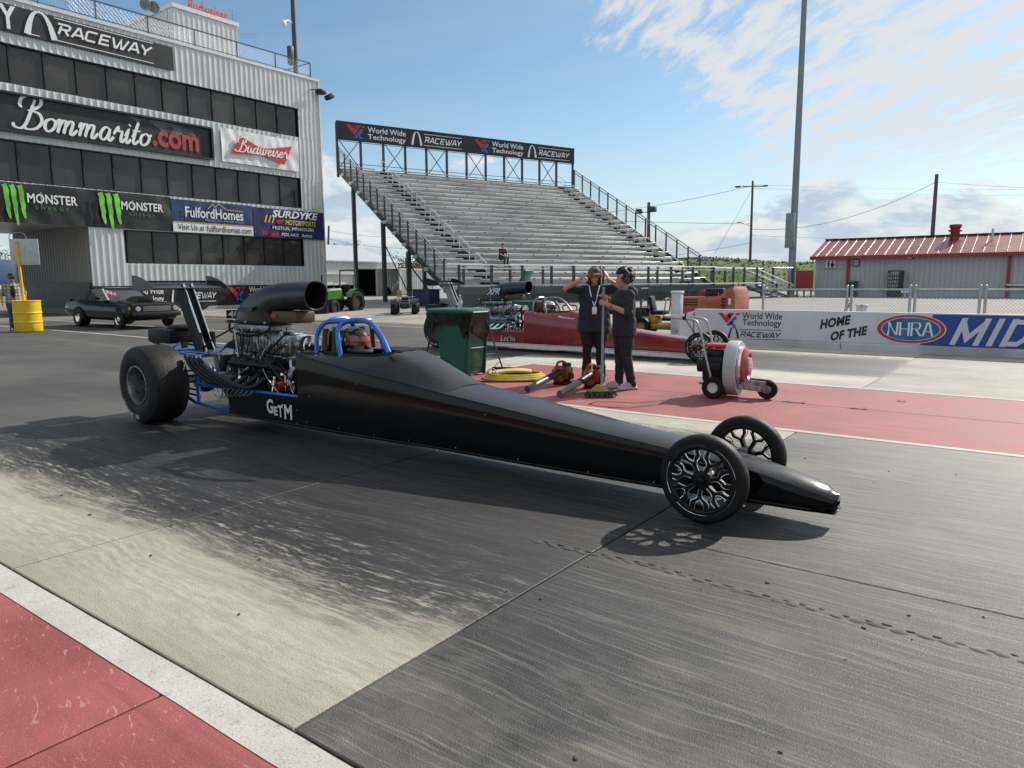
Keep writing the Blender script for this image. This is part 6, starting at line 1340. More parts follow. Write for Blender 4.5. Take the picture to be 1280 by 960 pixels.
P2 = figure('person in charcoal hoodie and headphones leaning on a broom pole', p2, rz2, J2, mat('charcoal fleece', (.020, .021, .026), .9, var=.2, vs=12, bump=.4, bs=8), darkj, greys, bulk=1.12, sleeve=.98, waist=.95)
hd = J2['head']; HM = J2['HM']; f = lambda x, y, z: V(hd)+(HM @ V((x, y, z)))
hr = MB(); random.seed(11)
for k in range(110):
    a, e = random.uniform(0, 6.28), random.uniform(-.45, 1.4); d = V((math.cos(a)*math.cos(e), math.sin(a)*math.cos(e), math.sin(e)))
    if d.y < -.55 and d.z < .55: continue
    hr.ell(f(d.x*.10, .022+d.y*.115, .04+d.z*.118), (.026+.012*random.random(),)*3, 8, 6)
hr.ell(f(0, .03, .03), (.088, .095, .105), 14, 10, HM); remeshed(hr, 'hair', hairm, P2, .010, 1)
muffs(P2, hd, HM, railk, railk, 1.28); 
hdm = MB(); hdm.ell((0, .10, 1.345), (.13, .085, .085), 14, 10); hdm.ell((0, .075, 1.40), (.115, .06, .05), 12, 8); remeshed(hdm, 'hood', mat('charcoal fleece'), P2, .014)
wb_ = MB(); wb_.tube([J2['wrL'].lerp(J2['elL'], .1+.04*math.sin(k)) for k in (0, 2)], .036, 10); wb_.build('wrist_band', railk, P2)
BR = thing('push_broom', 'push broom with grey pole and green bristles held by the person in the hoodie', 'broom', BOT-V((0, 0, .10))); off = BR.location.copy()
q = MB(off); q.tube([BOT, TOP], .019, 10); q.build('pole', mat('grey pole', (.16, .19, .22), .4, metal=.4), BR)
ax = V((rt.x, rt.y, 0)); ay = V((fw.x, fw.y, 0)).normalized(); c0 = BOT+V((0, 0, -.02))
q = MB(off); q.prism([c0-ax*.06-ay*.02+V((0, 0, .08)), c0+ax*.03-ay*.02+V((0, 0, .08)), c0+ax*.10-ay*.06+V((0, 0, .0)), c0-ax*.16-ay*.06+V((0, 0, .0))], ay*.08); q.build('bracket', mat('yellow bracket', (.34, .24, .03), .5, metal=.3, var=.3), BR)
q = MB(off); random.seed(3)
for k in range(240):
    u_ = random.uniform(-.19, .17); v_ = random.uniform(-.07, .05); b_ = c0+ax*u_+ay*v_+V((0, 0, .0)); t_ = b_+ax*random.uniform(-.05, .06)+ay*random.uniform(-.07, .04); t_.z = random.uniform(.004, .03); q.tube([b_+V((0, 0, .005)), t_], .006, 4)
tag(q.build('bristles', mat('green bristles', (.035, .07, .045), .8, var=.5, vs=30), BR, smooth=False), kind='stuff')
# --- man in hat by the barrel
p5 = at(21, 413.); f5 = (CAM-p5); f5.z = 0; f5.normalize()
def plaid():
    m, h, b = nodemat('plaid shirt'); x, y, z = h.xyz(h.n('ShaderNodeTexCoord').outputs['Object'])
    sx = h.ss(h.m('SINE', h.m('MULTIPLY', x, 62.)), .1, .35); sz = h.ss(h.m('SINE', h.m('MULTIPLY', z, 62.)), .1, .35)
    c = h.mix(h.m('MULTIPLY', h.m('ADD', sx, sz), .5), (.38, .35, .31), (.10, .09, .085)); h.put(b.inputs['Base Color'], c); b.inputs['Roughness'].default_value = .9; return m
P5 = figure('person in plaid shirt and brimmed hat standing beside the yellow barrel', p5, face_rz(f5), stand(1.84, elR=(-.30, .05, 1.10), wrR=(-.30, -.03, .86), elL=(.30, .05, 1.10), wrL=(.29, -.04, .86)), plaid(), mat('blue jeans', (.045, .065, .11), .85, var=.3), mat('dark shoe'), .013, bulk=1.25, sleeve=.9)
hd = stand(1.84)['head']; q = MB(); q.lathe([(.17, .035), (.175, .045), (.10, .06), (.095, .14), (.07, .165), (0, .168)], hd, (0, 0, 1), 18); q.build('hat', mat('olive felt', (.05, .045, .03), .9), P5)
q = MB(); q.loft([[V(hd)+V((x*.08, -.105+.05*x*x, z)) for x in [k/4 for k in range(-4, 5)]] for z in (.02, -.02)], ring=False); q.build('sunglasses', ink_k, P5); q = MB(); q.ell(V(hd)+V((0, -.06, -.085)), (.06, .05, .05), 12, 8); q.build('beard', mat('grey beard', (.2, .15, .12), .9), P5)
q = MB(); q.ell((0, -.14, 1.25), (.075, .05, .25), 12, 8); q.build('undershirt', blackc, P5)
# --- spectator on the bleachers
sl = V((5.0, W0+RUN*3+.30, Z0+RISE*3+.43)); wp = GS.matrix_basis @ sl
JS = stand(1.72, pelvis=(0, 0, .10), chest=(0, -.10, .52), head=(0, -.16, .76), shR=(-.19, -.10, .54), shL=(.19, -.10, .54), elR=(-.24, -.22, .28), elL=(.24, -.22, .28), wrR=(-.12, -.40, .18), wrL=(.12, -.40, .18), hipR=(-.09, -.02, .08), hipL=(.09, -.02, .08), knR=(-.12, -.44, .10), knL=(.12, -.44, .10), anR=(-.12, -.42, -.32), anL=(.12, -.42, -.32), toeR=(-.12, -.56, -.38), toeL=(.12, -.56, -.38), handR=((.5, -.6, -.5), (0, 0, -1), .4), handL=((-.5, -.6, -.5), (0, 0, -1), .4))
def seated(label, loc, rz, J, top, legs):
    T = thing('person', label, 'person', loc, rz); b = MB(); hd = J['head']; ch, pv = J['chest'], J['pelvis']; headmesh(b, hd, Matrix.Identity(3)); limb(b, [ch, hd+V((0, .02, -.05))], [.06, .055])
    b.loft([esec(pv+V((0, 0, -.06)), .15, .12), esec(pv+V((0, 0, .04)), .165, .12), esec(ch+V((0, .02, -.08)), .165, .11), esec(ch+V((0, 0, .06)), .10, .07)])
    for k in 'RL':
        limb(b, [J['sh'+k], J['el'+k]], [.055, .042]); limb(b, [J['el'+k], J['wr'+k]], [.042, .028]); hand(b, J['wr'+k], *J['hand'+k]); limb(b, [J['hip'+k], J['kn'+k]], [.09, .06]); limb(b, [J['kn'+k], J['an'+k]], [.056, .038]); limb(b, [J['an'+k]+V((0, 0, -.02)), J['toe'+k]], [.04, .03])
    remeshed(b, 'body', skin, T, .013); t = MB(); t.loft([esec(pv+V((0, 0, -.05)), .18, .14), esec(pv+V((0, 0, .06)), .185, .14), esec(ch+V((0, .02, -.08)), .19, .13), esec(ch+V((0, 0, .08)), .10, .085)])
    for k in 'RL': limb(t, [J['sh'+k], J['sh'+k].lerp(J['el'+k], .7)], [.075, .065])
    remeshed(t, 'shirt', top, T, .014); l = MB(); l.ell(pv, (.18, .15, .11), 14, 8)
    for k in 'RL': limb(l, [J['hip'+k], J['kn'+k]], [.105, .075]); limb(l, [J['kn'+k], J['an'+k]], [.072, .055]); l.ell(J['an'+k].lerp(J['toe'+k], .5)+V((0, 0, -.03)), (.05, .13, .05), 10, 6)
    remeshed(l, 'trousers', legs, T, .014); return T
PS = seated('person in black clothes sitting alone low on the grandstand', wp, R(90)-A_+R(8), JS, mat('black tee', (.012, .012, .012), .9), mat('dark trousers', (.03, .03, .032), .9)); cap(PS, JS['head'], Matrix.Identity(3), hairm, False, 1.05)
# --- drivers strapped into the dragsters
def driver(label, loc, helmet, visor, suit, lean=0.):
    J = stand(1.70, pelvis=(-.0, 0, .30), chest=(0, -.02, .66), head=(0, -.10, .955), shR=(-.17, -.02, .68), shL=(.17, -.02, .68), elR=(-.22, -.22, .52), elL=(.22, -.22, .52), wrR=(-.11, -.44, .70), wrL=(.11, -.44, .70), hipR=(-.09, -.05, .28), hipL=(.09, -.05, .28), knR=(-.1, -.5, .40), knL=(.1, -.5, .40), anR=(-.08, -.95, .26), anL=(.08, -.95, .26), toeR=(-.08, -1.0, .38), toeL=(.08, -1.0, .38), handR=((0, -1, .4), (1, 0, 0), .9), handL=((0, -1, .4), (-1, 0, 0), .9))
    for k in list(J):
        if k[:4] not in ('hand',) and k not in ('HM', 'cuff'): J[k] = J[k]/1.0
    T = thing('person', label, 'person', loc, R(90)); b = MB(); hd = V(J['head']); ch, pv = J['chest'], J['pelvis']; headmesh(b, hd, Matrix.Identity(3)); limb(b, [ch, hd+V((0, .02, -.05))], [.06, .06]); b.loft([esec(pv+V((0, 0, -.08)), .15, .12), esec(pv, .17, .13), esec(ch+V((0, 0, -.08)), .18, .12), esec(ch+V((0, 0, .06)), .10, .07)])
    for k in 'RL':
        limb(b, [J['sh'+k], J['el'+k]], [.055, .042]); limb(b, [J['el'+k], J['wr'+k]], [.042, .03]); hand(b, J['wr'+k], *J['hand'+k]); limb(b, [J['hip'+k], J['kn'+k]], [.09, .06]); limb(b, [J['kn'+k], J['an'+k]], [.056, .04])
    remeshed(b, 'body', skin, T, .012); t = MB(); t.loft([esec(pv+V((0, 0, -.06)), .18, .14), esec(ch+V((0, 0, -.08)), .20, .14), esec(ch+V((0, 0, .09)), .11, .09)])
    for k in 'RL': limb(t, [J['sh'+k], J['el'+k]], [.075, .06]); limb(t, [J['el'+k], J['wr'+k]], [.058, .045]); limb(t, [J['hip'+k], J['kn'+k]], [.10, .075]); limb(t, [J['kn'+k], J['an'+k]], [.07, .05])
    remeshed(t, 'race_suit', suit, T, .014)
    M = rotm(R(6), R(8)); c = hd+V((0, .01, .0)); f = lambda x, y, z: c+(M @ V((x, y, z))); h = MB(); n, m = 28, 18; ring = []
    # shell with a face opening
    for i in range(m+1):
        th = math.pi*(.02+.80*i/m); row = []
        for k in range(n+1):
            a = -math.pi/2+2*math.pi*k/n; r = (.128, .155, .140); x, y, z = r[0]*math.sin(th)*math.cos(a), r[1]*math.sin(th)*math.sin(a), r[2]*math.cos(th)
            if z < -.02 and y < 0: y *= 1.12
            row.append((x, y, z))
        ring.append(row)
    vs = [f(*p) for r_ in ring for p in r_]; fs = []
    for i in range(m):
        for k in range(n):
            x, y, z = ring[i][k]; x2, y2, z2 = ring[i+1][(k+1)]; mz, my, mx = (z+z2)/2, (y+y2)/2, (x+x2)/2
            if my < -.055 and -.052 < mz < .052: continue
            fs.append((i*(n+1)+k, i*(n+1)+k+1, (i+1)*(n+1)+k+1, (i+1)*(n+1)+k))
    h.add(vs, fs); ho = h.build('helmet', helmet, T)
    v_ = MB(); v_.loft([[f(r_*.84*math.sin(a), .008-r_*math.cos(a), z) for a in [R(d) for d in range(-78, 79, 12)]] for z, r_ in ((.070, .150), (.05, .160), (.02, .166), (-.012, .166))], ring=False); v_.loft([[f(r_*.84*math.sin(a), .012-r_*math.cos(a), z) for a in [R(d) for d in range(-78, 79, 12)]] for z, r_ in ((.070, .150), (.05, .160), (.02, .166), (-.012, .166))], ring=False); v_.build('visor', visor, ho)
    ch_ = MB(); ch_.tube(bez([f(.120*math.sin(a), .0-.182*math.cos(a), -.066) for a in [R(d) for d in range(-80, 81, 20)]], 2), .022, 8); ch_.build('chin_bar', mat('black helmet lip', (.04, .038, .036), .35), ho)
    pv_ = MB()
    for s_ in (-1, 1): pv_.cyl(f(.130*s_, -.02, .03), f(.145*s_, -.02, .03), .020, 10)
    pv_.build('visor_pivot', chrome, ho)
    return T
driver('person in black helmet with orange visor strapped in the black dragster', (-7.88+2.52, 4.63, .0), mat('black helmet', (.012, .014, .016), .22, coat=.4), mat('orange visor', (.26, .045, .015), .08, spec=.8, var=.4, vs=14), mat('black race suit', (.012, .012, .013), .9))
driver('person in silver helmet strapped in the red dragster', (RX+2.52, RY, .0), mat('silver helmet', (.62, .63, .64), .25, var=.15), mat('dark visor', (.03, .03, .035), .1), mat('black race suit'))
# ================================================================ gear on the median
gpl = mat('green bin plastic', (.006, .085, .055), .45, var=.12, vs=4, bump=.1, dirt=.06); bagm = mat('black bag film', (.006, .006, .0065), .3, var=.3, vs=6, rvar=.4, spec=.4)
ax = V((rt.x, rt.y, 0)).normalized(); ay = V((fw.x, fw.y, 0)).normalized()
def frame_rz(a): return math.atan2(ax.y, ax.x)-a          # local x = image right, turned towards the camera by a
def bin_cart(label, loc, rz, open_lid=False, bag=True):
    T = thing('wheelie_bin', label, 'bin', loc, rz); q = MB()
    def sec(z, dx0, dx1, w, r=.05): return [V((x, y, z)) for x, y in ((dx0+r, -w), (dx1-r, -w), (dx1-r*.3, -w+r*.3), (dx1, -w+r), (dx1, w-r), (dx1-r*.3, w-r*.3), (dx1-r, w), (dx0+r, w), (dx0+r*.3, w-r*.3), (dx0, w-r), (dx0, -w+r), (dx0+r*.3, -w+r*.3))]
    q.loft([sec(.03, -.22, .29, .235), sec(.30, -.26, .31, .25), sec(.60, -.31, .335, .268), sec(.72, -.40, .345, .276), sec(.98, -.44, .365, .290)])
    q.loft([sec(.98, -.47, .39, .315, .06), sec(1.035, -.47, .39, .315, .06)]); q.build('bin_body', gpl, T)
    p = MB(); p.rbox((.326, 0, .44), (.02, .36, .62), .008, M=Matrix.Rotation(R(4), 3, 'Y')); p.build('front_panel', mat('green bin shade', (.006, .075, .05), .5), T)
    for z in (.46,): p = MB(); p.rbox((.345, 0, z), (.03, .36, .018), .006); p.build('front_rib', mat('pale bin rib', (.35, .40, .38), .5), T)
    for s in (-1, 1):
        p = MB(); p.rbox((.332, s*.225, .44), (.05, .035, .86), .012, M=Matrix.Rotation(R(4), 3, 'Y')); p.build('corner_rib', gpl, T)
        w = MB(); w.lathe([(.05, -.025), (.13, -.028), (.14, -.015), (.14, .015), (.13, .028), (.05, .025)], (-.27, s*.275, .14), (0, 1, 0), 20, closed=True); w.build('wheel', rubber, T)
    p = MB(); p.cyl((-.27, -.27, .14), (-.27, .27, .14), .014, 8); p.build('axle', steel, T)
    if open_lid:
        M = Matrix.Rotation(R(-62), 3, 'Y'); l = MB(); l.rbox(V((-.44, 0, 1.05))+M @ V((.42, 0, 0)), (.84, .62, .05), .02, 2, M); l.rbox(V((-.44, 0, 1.05))+M @ V((.42, 0, .035)), (.6, .42, .04), .018, 2, M); l.build('lid', gpl, T)
    else:
        l = MB(); l.loft([sec(z, -.49+d, .405-d, .33-d, .07) for z, d in ((1.04, 0.), (1.068, 0.005), (1.082, .03), (1.088, .10))]); l.build('lid', gpl, T)
        l = MB(); l.cyl((.41, -.20, 1.03), (.41, .20, 1.03), .014, 8); l.build('lid_edge', mat('pale bin rib'), T)
    if bag:
        random.seed(4); b = MB(); n = 64; rows = []
        for j in range(7):
            row = []
            for k in range(n):
                t = 2*math.pi*k/n; cx, cy = math.cos(t), math.sin(t); drop = .235+.15*(cx > .3)*(.5+.5*math.sin(t*1.0+1.2))+.06*math.sin(t*5)+.03*math.sin(t*11); z = 1.03-drop*j/6-.01
                s_ = lambda v, e: math.copysign(abs(v)**e, v); tp = (1.0-(1.03-z)*.16); wv = 1+.035*math.sin(t*17+j*.8)*(j/6)+.02*math.sin(t*29-j)*(j/6)-.05*(j == 6)
                row.append(V((-.04+.468*s_(cx, .36)*tp*wv+.0, .362*s_(cy, .36)*tp*wv, z)))
            rows.append(row)
        b.loft(rows, cap=False); b.build('bin_bag', bagm, T)
    return T
pc = at(583, 471.5); rzc = frame_rz(R(34)); M3 = Matrix.Rotation(rzc, 3, 'Z'); cl = pc-M3 @ V((.29, -.235, 0)); cl.z = 0
bin_cart('green wheelie bin lined with a black bag, standing on the red median', cl, rzc)
def bottle(label, loc, lblm=None):
    T = thing('water_bottle', label, 'bottle', loc); q = MB(); q.lathe([(.0, 0), (.030, 0), (.033, .01), (.033, .06), (.030, .07), (.033, .08), (.033, .135), (.028, .155), (.014, .185), (.013, .20), (.0, .20)], (0, 0, 0), (0, 0, 1), 16); q.build('bottle', mat('clear plastic', (.78, .83, .86), .08, spec=.6, trans=.85), T)
    c = MB(); c.cyl((0, 0, .198), (0, 0, .216), .0145, 12); c.build('cap', ink_w, T); l = MB(); l.lathe([(.0335, .08), (.0338, .08), (.0338, .13), (.0335, .13)], (0, 0, 0), (0, 0, 1), 16, closed=True); l.build('label_band', lblm or mat('pale label', (.6, .65, .7), .4), T); return T
b1 = cl+M3 @ V((.16, -.20, 1.089)); bottle('clear water bottle standing on the green bin lid', b1)
bottle('water bottle with blue label standing at the foot of the green bin', at(590.5, 469.5), mat('blue label', (.05, .14, .45), .4))
cable = mat('black cable', (.010, .010, .011), .5)
cb = MB(); random.seed(9); c0 = cl+M3 @ V((-.42, -.30, 0))
for k in range(7):
    rr = .20+random.uniform(-.05, .06); o_ = V((random.uniform(-.05, .05), random.uniform(-.05, .05), 0)); cb.tube([c0+o_+V((rr*math.cos(t), rr*math.sin(t)*.9, .012+.011*k+.02*math.sin(t*2+k))) for t in [2*math.pi*j/26 for j in range(26)]], .010, 6, closed=True)
for a_, b_ in (((-.45, -.25, 1.0), (-.40, -.36, .06)), ((-.30, -.34, 1.04), (-.40, -.40, .06))):
    A1, B1 = cl+M3 @ V(a_), cl+M3 @ V(b_); cb.tube(bez([A1, A1.lerp(B1, .35)+V((.03, 0, 0)), A1.lerp(B1, .7)-V((.03, 0, 0)), B1, c0+V((.12, .05, .02))], 6), .012, 6)
tag(cb.build('cable_coil', cable), 'tangled black cable coil hanging down beside the green bin', 'cable')
# leaning push broom
BR2 = thing('push_broom', 'black push broom leaning against the right side of the green bin', 'broom', at(628, 462.)); h0 = at(628, 461., .05); h1 = cl+M3 @ V((.42, .12, .93)); off = BR2.location.copy()
q = MB(off); q.tube([h0+V((0, 0, .02)), h1], .013, 8); q.build('handle', railk, BR2); q = MB(off); q.rbox(h0, (.36, .07, .06), .015, 2, Matrix.Rotation(frame_rz(R(10)), 3, 'Z')); q.build('broom_head', blacksatin, BR2)
q = MB(off)
for s in (-1, 1): q.tube([h0+ax*.13*s+V((0, 0, .03)), h0+ax*.09*s+V((0, 0, .10)), h0.lerp(h1, .13)], .007, 6)
q.build('brace_wire', steel, BR2); q = MB(off); random.seed(2)
for k in range(120): b_ = h0+ax*random.uniform(-.17, .17)+ay*random.uniform(-.03, .03); q.tube([b_-V((0, 0, .02)), V((b_.x+random.uniform(-.02, .02), b_.y+random.uniform(-.02, .02), .003))], .006, 4)
tag(q.build('bristles', blacksatin, BR2, smooth=False), kind='stuff')
# yellow lay-flat hose
yh = mat('yellow hose', (.50, .37, .03), .5, var=.2, vs=8); hc = at(644, 473.); HS = thing('yellow_hose', 'flat yellow hose coiled in a ring on the red median', 'hose', hc)
q = MB()
for k in range(3): q.tube([ax*((.49-.04*k)*math.cos(t))+ay*((.40-.035*k)*math.sin(t))+V((0, 0, .02+.028*k)) for t in [2*math.pi*j/48 for j in range(48)]], .024, 8, closed=True)
q.build('coil', yh, HS)
q = MB(); P_ = [ax*(-.34+.6*t)+ay*(-.02+.10*math.sin(t*3))+V((0, 0, .085+.02*math.sin(t*2.5))) for t in [k/14 for k in range(15)]]
q.loft([[p-ay*.16, p-ay*.16+V((0, 0, .03)), p+ay*.16+V((0, 0, .03)), p+ay*.16] for p in P_]); q.build('flat_lay', mat('pale yellow hose', (.58, .46, .12), .5, var=.15), HS)
q = MB(); q.tube(bez([-ax*.45-ay*.1+V((0, 0, .03)), -ax*.42-ay*.12+V((0, 0, .14)), -ax*.34-ay*.14+V((0, 0, .17)), -ax*.26-ay*.2+V((0, 0, .08)), -ax*.15-ay*.38+V((0, 0, .02))], 6), .010, 6); q.build('tie_cord', mat('grey cord', (.3, .28, .24), .6), HS)
q = MB(); q.tube(bez([-ax*.75-ay*.25+V((0, 0, .012)), -ax*.55-ay*.42+V((0, 0, .012)), -ax*.1-ay*.46+V((0, 0, .012)), ax*.3-ay*.40+V((0, 0, .012))], 6), .012, 6); q.build('hose_tail', cable, HS)
# leaf blowers
orng = mat('orange blower shell', (.26, .050, .020), .45, var=.4, vs=8, dirt=.45)
def leafblower(label, pb, pn, tubem):
    b = at(*pb); n_ = at(pn[0], pn[1], .04); T = thing('leaf_blower', label, 'leaf blower', b); d = (n_-b); d.z = 0; L_ = d.length; d.normalize(); s = V((-d.y, d.x, 0)); F_ = lambda x, y, z: d*x+s*y+V((0, 0, z)); M = Matrix((d, s, V((0, 0, 1)))).transposed()
    q = MB(); q.lathe([(.0, -.06), (.10, -.062), (.125, -.045), (.13, .0), (.125, .045), (.10, .06), (0, .06)], F_(.03, -.03, .15), s, 22); q.rbox(F_(-.09, .03, .17), (.13, .15, .20), .035, 2, M); q.rbox(F_(.07, -.02, .20), (.14, .10, .10), .03, 2, M); q.build('housing', orng, T)
    q = MB(); q.rbox(F_(-.10, .03, .285), (.11, .12, .05), .02, 2, M); q.rbox(F_(-.17, .03, .17), (.06, .13, .13), .025, 2, M); q.cyl(F_(-.06, .11, .12), F_(-.06, .15, .12), .05, 12); q.build('engine', darkiron, T)
    q = MB(); q.rbox(F_(-.03, 0, .02), (.26, .20, .035), .015, 2, M); q.rbox(F_(-.13, .0, .10), (.06, .17, .14), .03, 2, M); q.build('base', blacksatin, T)
    q = MB(); q.tube(bez([F_(.12, -.02, .23), F_(.11, -.02, .30), F_(.06, -.01, .335), F_(-.05, .0, .33), F_(-.11, .02, .29)], 5), .019, 8); q.build('handle', orng, T)
    q = MB(); q.lathe([(.02, 0), (.08, 0), (.085, .02), (.03, .035)], F_(.03, -.09, .15), -s, 18, closed=True)
    for k in range(8): a = k*math.pi/4; q.beam(F_(.03+.02*math.cos(a), -.125, .15+.02*math.sin(a)), F_(.03+.08*math.cos(a), -.112, .15+.08*math.sin(a)), .010, .01)
    q.build('fan_grille', blacksatin, T)
    q = MB(); q.tube([F_(.08, 0, .19), F_(L_*.45, 0, .13)], [.055, .046], 14); q.build('elbow_tube', blacksatin, T)
    q = MB(); q.tube([F_(L_*.42, 0, .132), F_(L_*.75, 0, .085), F_(L_*.97, 0, .052), F_(L_*.97+.005, 0, .051), F_(L_*.9, 0, .06)], [.048, .044, .045, .036, .034], 14, cap=True); q.build('nozzle', tubem, T)
leafblower('orange leaf blower with dark nozzle, nearer the yellow hose', (702, 480), (658, 488), mat('charcoal tube', (.05, .055, .065), .4)); leafblower('orange leaf blower with silver-grey nozzle, nearer the broom', (740, 485), (698, 494), mat('grey tube', (.16, .165, .17), .35, metal=.3))
# wheeled walk-behind blower
def big_blower(label, loc, rz, drum, bowl):
    T = thing('wheeled_blower', label, 'blower', loc, rz)
    q = MB(); n = 40; ro = lambda t: .325+.05*max(0, math.sin((t-1.2)*.5))
    for x0, x1 in ((-.07, .08),): q.loft([[V((x, ro(2*math.pi*k/n)*math.cos(2*math.pi*k/n)*k_, .40+ro(2*math.pi*k/n)*math.sin(2*math.pi*k/n)*k_)) for k in range(n)] for x, k_ in ((-.075, .90), (-.07, .98), (-.055, 1.), (.065, 1.), (.08, .98), (.085, .90), (.06, .72))])
    do = q.build('fan_housing', drum, T)
    q = MB(); q.lathe([(.26, .075), (.262, .10), (.235, .125), (.225, .105)], (0, 0, .41), (1, 0, 0), 32, closed=True); q.build('inlet_ring', chrome, do)
    q = MB(); q.lathe([(.245, .09), (.235, .15), (.17, .185), (.15, .16), (.12, .16), (.0, .17)], (0, 0, .41), (1, 0, 0), 32); q.build('inlet_bowl', bowl, do)
    q = MB(); q.lathe([(.0, .165), (.115, .165), (.11, .20), (.06, .215), (.0, .216)], (0, 0, .41), (1, 0, 0), 24); q.build('centre_badge', mat('scuffed badge', (.55, .30, .29), .5, var=.5, vs=18), do)
    q = MB(); q.rbox((-.24, 0, .36), (.30, .30, .34), .04); q.rbox((-.25, .0, .56), (.22, .24, .10), .03); q.cyl((-.36, -.05, .4), (-.46, -.05, .4), .09, 16); q.rbox((-.2, -.17, .40), (.16, .10, .12), .03); en_ = q.build('engine', darkiron, T)
    q = MB(); q.rbox((-.22, .0, .665), (.30, .26, .05), .02); q.build('fuel_tank', mat('red cap', (.45, .015, .03), .3), T)
    q = MB(); q.rbox((-.12, 0, .17), (.62, .26, .035), .01); q.beam((.02, -.12, .19), (.42, -.12, .17), .03, .13); q.beam((.02, .12, .19), (.42, .12, .17), .03, .13); q.build('chassis', alu, T)
    for s in (-1, 1):
        w = MB(); w.lathe([(.07, -.045), (.125, -.05), (.142, -.03), (.142, .03), (.125, .05), (.07, .045)], (-.20, s*.27, .143), (0, 1, 0), 24, closed=True); wo = w.build('wheel', rubber, T); w = MB(); w.lathe([(.0, -.02), (.075, -.03), (.085, -.045), (.07, .03), (.0, .02)], (-.20, s*.27, .143), (0, -s if s > 0 else 1, 0), 20); w.build('wheel_hub', trim, wo)
    w = MB(); w.lathe([(.05, -.035), (.11, -.04), (.125, -.02), (.125, .02), (.11, .04), (.05, .035)], (.42, 0, .126), (0, 1, 0), 24, closed=True); wo = w.build('wheel', rubber, T); w = MB(); w.lathe([(.0, -.045), (.055, -.04), (.055, .04), (.0, .045)], (.42, 0, .126), (0, 1, 0), 16); w.build('wheel_hub', steel, wo)
    q = MB()
    for s in (-1, 1): q.tube(bez([(-.24, s*.20, .22), (-.34, s*.21, .60), (-.42, s*.22, .92), (-.50, s*.21, 1.0), (-.70, s*.19, 1.02), (-.86, s*.15, 1.03)], 5), .0165, 8)
    q.tube(bez([(-.86, -.15, 1.03), (-.93, -.10, 1.035), (-.93, .10, 1.035), (-.86, .15, 1.03)], 5), .0165, 8); q.cyl((-.335, -.21, .58), (-.335, .21, .58), .012, 8); q.build('handle', mat('grey tube steel', (.42, .43, .43), .4, metal=.5), T)
    q = MB(); q.tube([(-.62, -.2, 1.02), (-.60, -.2, 1.09)], .010, 6); q.rbox((-.62, -.2, 1.02), (.05, .05, .05), .01); q.tube(bez([(-.6, -.2, 1.0), (-.45, -.24, .8), (-.3, -.2, .6)], 5), .006, 5); q.build('throttle_lever', blacksatin, T)
    return T
rzb = frame_rz(R(30)); Mb = Matrix.Rotation(rzb, 3, 'Z'); lb = at(891, 498.)-Mb @ V((-.20, -.27, 0)); lb.z = 0
big_blower('grey wheeled blower with red intake standing on the red median', lb, rzb, mat('scuffed grey paint', (.42, .43, .44), .45, var=.15, vs=5, dirt=.5), mat('faded red paint', (.34, .045, .045), .4, var=.25, dirt=.2))
redb = mat('red machine paint', (.40, .03, .045), .4, var=.2)
rb2 = at(703, 427.); big_blower('red wheeled blower parked behind the red dragster cockpit', rb2, frame_rz(R(-40)), mat('lit pink-red paint', (.50, .12, .13), .4), redb)  # pink is the lit side of a red housing, light put into the colour
q = MB(); q.rbox((0, 0, .18), (.50, .36, .36), .04); q.rbox((.0, 0, .40), (.42, .3, .08), .03); q.cyl((-.2, -.1, .44), (.2, -.1, .44), .03, 8)
gb2 = at(664, 428.5); bin_cart('green wheelie bin with open lid behind the red dragster', gb2, frame_rz(R(20)), True, False)
rp = thing('red_engine_pump', 'red boxy engine pump standing beyond the red blower', 'pump', at(712, 422.)); qq = MB(); qq.rbox((0, 0, .55), (.42, .34, .36), .04); qq.rbox((0, 0, .17), (.5, .4, .34), .04); qq.build('casing', redb, rp); qq = MB(); qq.tube(bez([(-.2, 0, .74), (-.2, 0, .86), (.2, 0, .86), (.2, 0, .74)], 4), .018, 8); qq.build('handle', blacksatin, rp); qq = MB(); qq.cyl((0, -.17, .5), (0, -.26, .5), .11, 16); qq.build('recoil_cover', blacksatin, rp)
# zero-turn mower and kit behind the red dragster nose
ym = mat('yellow machine paint', (.34, .20, .02), .45, var=.25, dirt=.25)
mp = at(829, 418.); MW = thing('riding_mower', 'yellow riding mower with black seat parked behind the red dragster', 'mower', mp, frame_rz(R(25)))
q = MB(); q.rbox((0, 0, .24), (.95, .95, .16), .05); q.rbox((-.35, 0, .42), (.5, .6, .22), .05); q.build('deck', ym, MW); q = MB(); q.rbox((-.12, 0, .62), (.45, .46, .12), .05); q.rbox((-.33, 0, .86), (.12, .44, .46), .05, 2, Matrix.Rotation(R(-12), 3, 'Y')); q.build('seat', blacksatin, MW); q = MB(); q.rbox((-.62, 0, .55), (.42, .5, .42), .06); q.cyl((-.8, -.1, .55), (-.9, -.1, .55), .12, 14); q.build('engine', darkiron, MW)
for s in (-1, 1):
    for x, r, w_ in ((-.5, .26, .12), (.55, .15, .07)): w = MB(); w.lathe([(r*.45, -w_), (r*.9, -w_), (r, -w_*.6), (r, w_*.6), (r*.9, w_), (r*.45, w_)], (x, s*.50, r), (0, 1, 0), 20, closed=True); wo = w.build('wheel', rubber, MW); w = MB(); w.lathe([(0, -w_*.6), (r*.5, -w_*.7), (r*.5, w_*.7), (0, w_*.6)], (x, s*.5, r), (0, 1, 0), 14); w.build('wheel_hub', ym, wo)
    q = MB(); q.tube(bez([(.05, s*.3, .45), (.12, s*.3, .9), (.1, s*.2, 1.0), (.05, s*.05, 1.02)], 4), .018, 8); q.build('control_lever', steel, MW)
q = MB(); q.tube([(-.55, -.4, .5), (-.58, -.4, 1.3), (-.58, .4, 1.3), (-.55, .4, .5)], .025, 8); q.build('roll_bar', railk, MW)
